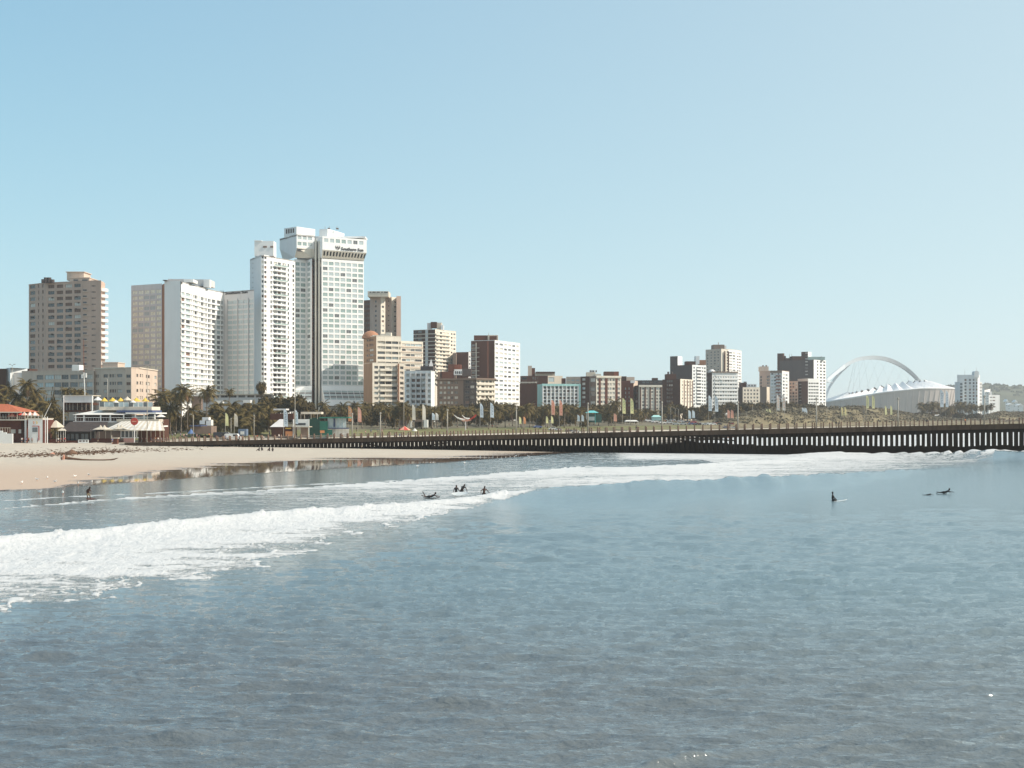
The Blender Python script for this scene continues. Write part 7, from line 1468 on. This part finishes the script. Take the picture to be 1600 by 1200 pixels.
# sitting surfer
P=stand(); 
for k in list(P): x_,y_,z_=P[k]; P[k]=(x_,y_,z_-.80)
for s_,sx in (('L',-1),('R',1)): P['hp'+s_]=(sx*.10,-.05,.08); P['kn'+s_]=(sx*.26,-.38,.06); P['an'+s_]=(sx*.30,-.42,-.34); P['ft'+s_]=(sx*.30,-.52,-.40); P['wr'+s_]=(sx*.12,-.36,.16); P['el'+s_]=(sx*.24,-.16,.34)
P['pe']=(0,0,.14)
x,y=at(1301,783); put(person_meshes('sit',P,M_wet,M_wet,M_wet,full=True),x,y,.06,R(70),'surfer in black wetsuit sitting upright on a board in open water'); board(1308,783.4,2.2,.56,M_wbrd,'white board nose showing in front of the sitting surfer',R(-18)*0-.05,(0,-.10),.05)
x,y=at(1473,772); put(person_meshes('pad',prone(legs=.04),M_wet,M_wet,M_wet,full=True),x+.2,y,.10,.05,'surfer in black lying on a board with head raised, rightmost in the water'); board(1471,772.4,1.3,.45,M_wet,'dark board under the rightmost lying surfer',.05,z=.04)
x,y=at(1449,774); P=prone(legs=.02); P['hd']=(.60,0,.26);P['ht']=(.66,0,.31);P['no']=(.66,0,.20);P['nk']=(.52,0,.24);P['ch']=(.40,0,.18); put(person_meshes('low',P,M_wet,M_wet,M_wet,full=True),x,y,-.03,.1,'surfer lying low and almost flat, left of the rightmost surfer',None,.62)
# gulls on the wet sand
g=MB(); g.lathe([(.001,-.22),(.06,-.16),(.10,-.02),(.09,.10),(.05,.18),(.001,.22)],(0,0,0),8); gv=[(z,x,y+.22) for x,y,z in g.v]; g.v=gv; GB=g.mesh('body',M_white,smooth=True)
g=MB(); g.lathe([(.001,-.05),(.045,-.02),(.05,.02),(.001,.05)],(.22,0,.34),8); g.tube((.25,0,.33),(.33,0,.32),.012,.004,5); g.tube((.15,0,.26),(.21,0,.33),.04,.035,6); GH=g.mesh('head',M_white); g=MB(); g.quad((-.28,-.085,.27),(.1,-.105,.24),(.1,-.10,.30),(-.25,-.06,.31)); g.quad((-.28,.085,.27),(.1,.105,.24),(.1,.10,.30),(-.25,.06,.31)); GW=g.mesh('wing',M_grey); g=MB(); g.tube((0,-.03,0),(0,-.03,.15),.01); g.tube((0,.03,0),(0,.03,.15),.01); GL=g.mesh('leg',M_oran)
for i,(px,yy,l) in enumerate(((34,754,'gull on the damp sand at the far left'),(58,749.5,'gull on the damp sand with pale body, second from left'),(74,746.5,'small gull on the damp sand above the second'),(86,752.5,'gull at mid left of the damp sand'),(117,744.5,'gull on the damp sand nearest the dry sand'),(122,754.5,'pair forming gull low on the damp sand'),(139,742.5,'gull directly above the boy on the damp sand'),(62,768,'gull at the edge of the shallow film'),(98,769,'gull wading in the shallow film left of the boy'),(726,723,'gull at the waterline before the pier'),(806,712,'gull beside the pool under the pier'),(826,713,'gull at the right of the pool under the pier'),(652,728,'gull low at the wet sand before the pier'))):
    D=F*(H-.3)/(yy-HZ); e=empty('gull',(WX(px,D),D,max(lz(px,D),.03)),l,'gull','gulls on the wet sand',random.uniform(0,6.28)); e.scale=(1.25,)*3
    for n_,m in (('body',GB),('head',GH),('wing',GW),('leg',GL)): place(m,n_,e,(0,0,0),0,True)
# driftwood, wrack line, sand heap
M_drift=mat('driftwood',(.16,.09,.055),.9,.4,2)
D=F*(H-.45)/(718.5-HZ); e=empty('driftwood_log',(WX(140,D),D,.4),'long grey brown driftwood log lying on the dry sand','driftwood'); z=lz(140,D)
b=MB(); xs=[95,100,106,116,128,145,160,172,178,184.5]; zz=[.25,.55,.42,.32,.18,.12,.10,.12,.25,.5]; rr=[.18,.34,.3,.22,.17,.12,.12,.15,.14,.05]; b.path([(WX(x,D),D+math.sin(i)*.3,z+q) for i,(x,q) in enumerate(zip(xs,zz))],rr,7); b.build('log',M_drift,e,smooth=True)
b=MB(); b.tube((WX(99,D),D,z+.3),(WX(101,D),D-.4,z+1.1),.3,.12,7); b.build('root_stump',M_crl,e)
D=F*(H-.6)/(708.5-HZ); z=lz(112,D); b=MB(); b.lathe([(1.6,-.2),(1.3,.3),(.6,.8),(.05,1.15)],(WX(112,D),D,z),12); o=b.build('sand_heap',M_drift,smooth=True); tag(o,'dark heap of wet sand and driftwood on the upper beach','heap')
D=F*(H-.6)/(709-HZ); z=lz(82,D); b=MB(); b.lathe([(.7,-.1),(.5,.3),(.05,.45)],(WX(82,D),D,z),9); o=b.build('debris_mound',M_crl,smooth=True); tag(o,'small reddish debris mound left of the dark sand heap','heap')
random.seed(44); b=MB()
for i in range(1500):
    px=random.triangular(-30,330,120); yl=np.interp(px,[-30,60,120,170,260,330],[712,711,708,705,702,700.5])+random.gauss(0,1.6)+(random.random()<.25)*random.uniform(-8,2)
    D=F*(H-.55)/(max(yl,695)-HZ); x=WX(px,D); z=lz(px,D)+.02 if i%8==0 else z; L_=random.uniform(.1,.6); a=random.uniform(-.5,.5); b.box(x,D,z,x+L_*math.cos(a),D+.15,z+random.uniform(.04,.16))
b.build('wrack_line',M_drift,kind='stuff',label='dark line of seaweed and wood debris along the upper beach')
# ---------------- small pieces belong to the part they sit on ----------------
HOST={'water_tank':('roof_house','roof'),'mast':('roof_house','roof'),'vent':('roof_house','roof'),'roof_cap':('roof_house',),'louvre':('rear_wall',),'air_conditioner':('wall',),'eye':('body',),'mouth':('body',),'hair':('body',),'lamp_head':('pole',),'lamp_arm':('pole',),'banner_marks':('cloth',),'fin':('deck',),'roof_plant':('roof',),'door_trim':('door',),'emblem':('wall',)}
base=lambda o:o.name.rsplit('.',1)[0] if o.name[-3:].isdigit() else o.name
kids={}
for o in C.objects:
    if o.parent is not None: kids.setdefault(o.parent.name,[]).append(o)
for rn,ch in kids.items():
    by={}
    for o in ch: by.setdefault(base(o),o)
    for o in ch:
        for h in HOST.get(base(o),()):
            t=by.get(h)
            if t is not None and t is not o and t.parent==o.parent and tuple(t.location)==(0,0,0) and tuple(t.rotation_euler)==(0,0,0): o.parent=t; break
# ---------------- air ----------------
mh=bpy.data.materials.new('haze'); mh.use_nodes=True; t=mh.node_tree; t.nodes.clear(); pv=t.nodes.new('ShaderNodeVolumePrincipled'); ou=t.nodes.new('ShaderNodeOutputMaterial')
pv.inputs['Color'].default_value=(.93,.965,1,1); pv.inputs['Density'].default_value=.00009; pv.inputs['Anisotropy'].default_value=.2; t.links.new(pv.outputs[0],ou.inputs['Volume'])
m=MB(); m.box(-9400,-420,-5.5,9400,16500,175); m.build('haze',mh,kind='stuff',label='thin pale sea haze over the whole bay')
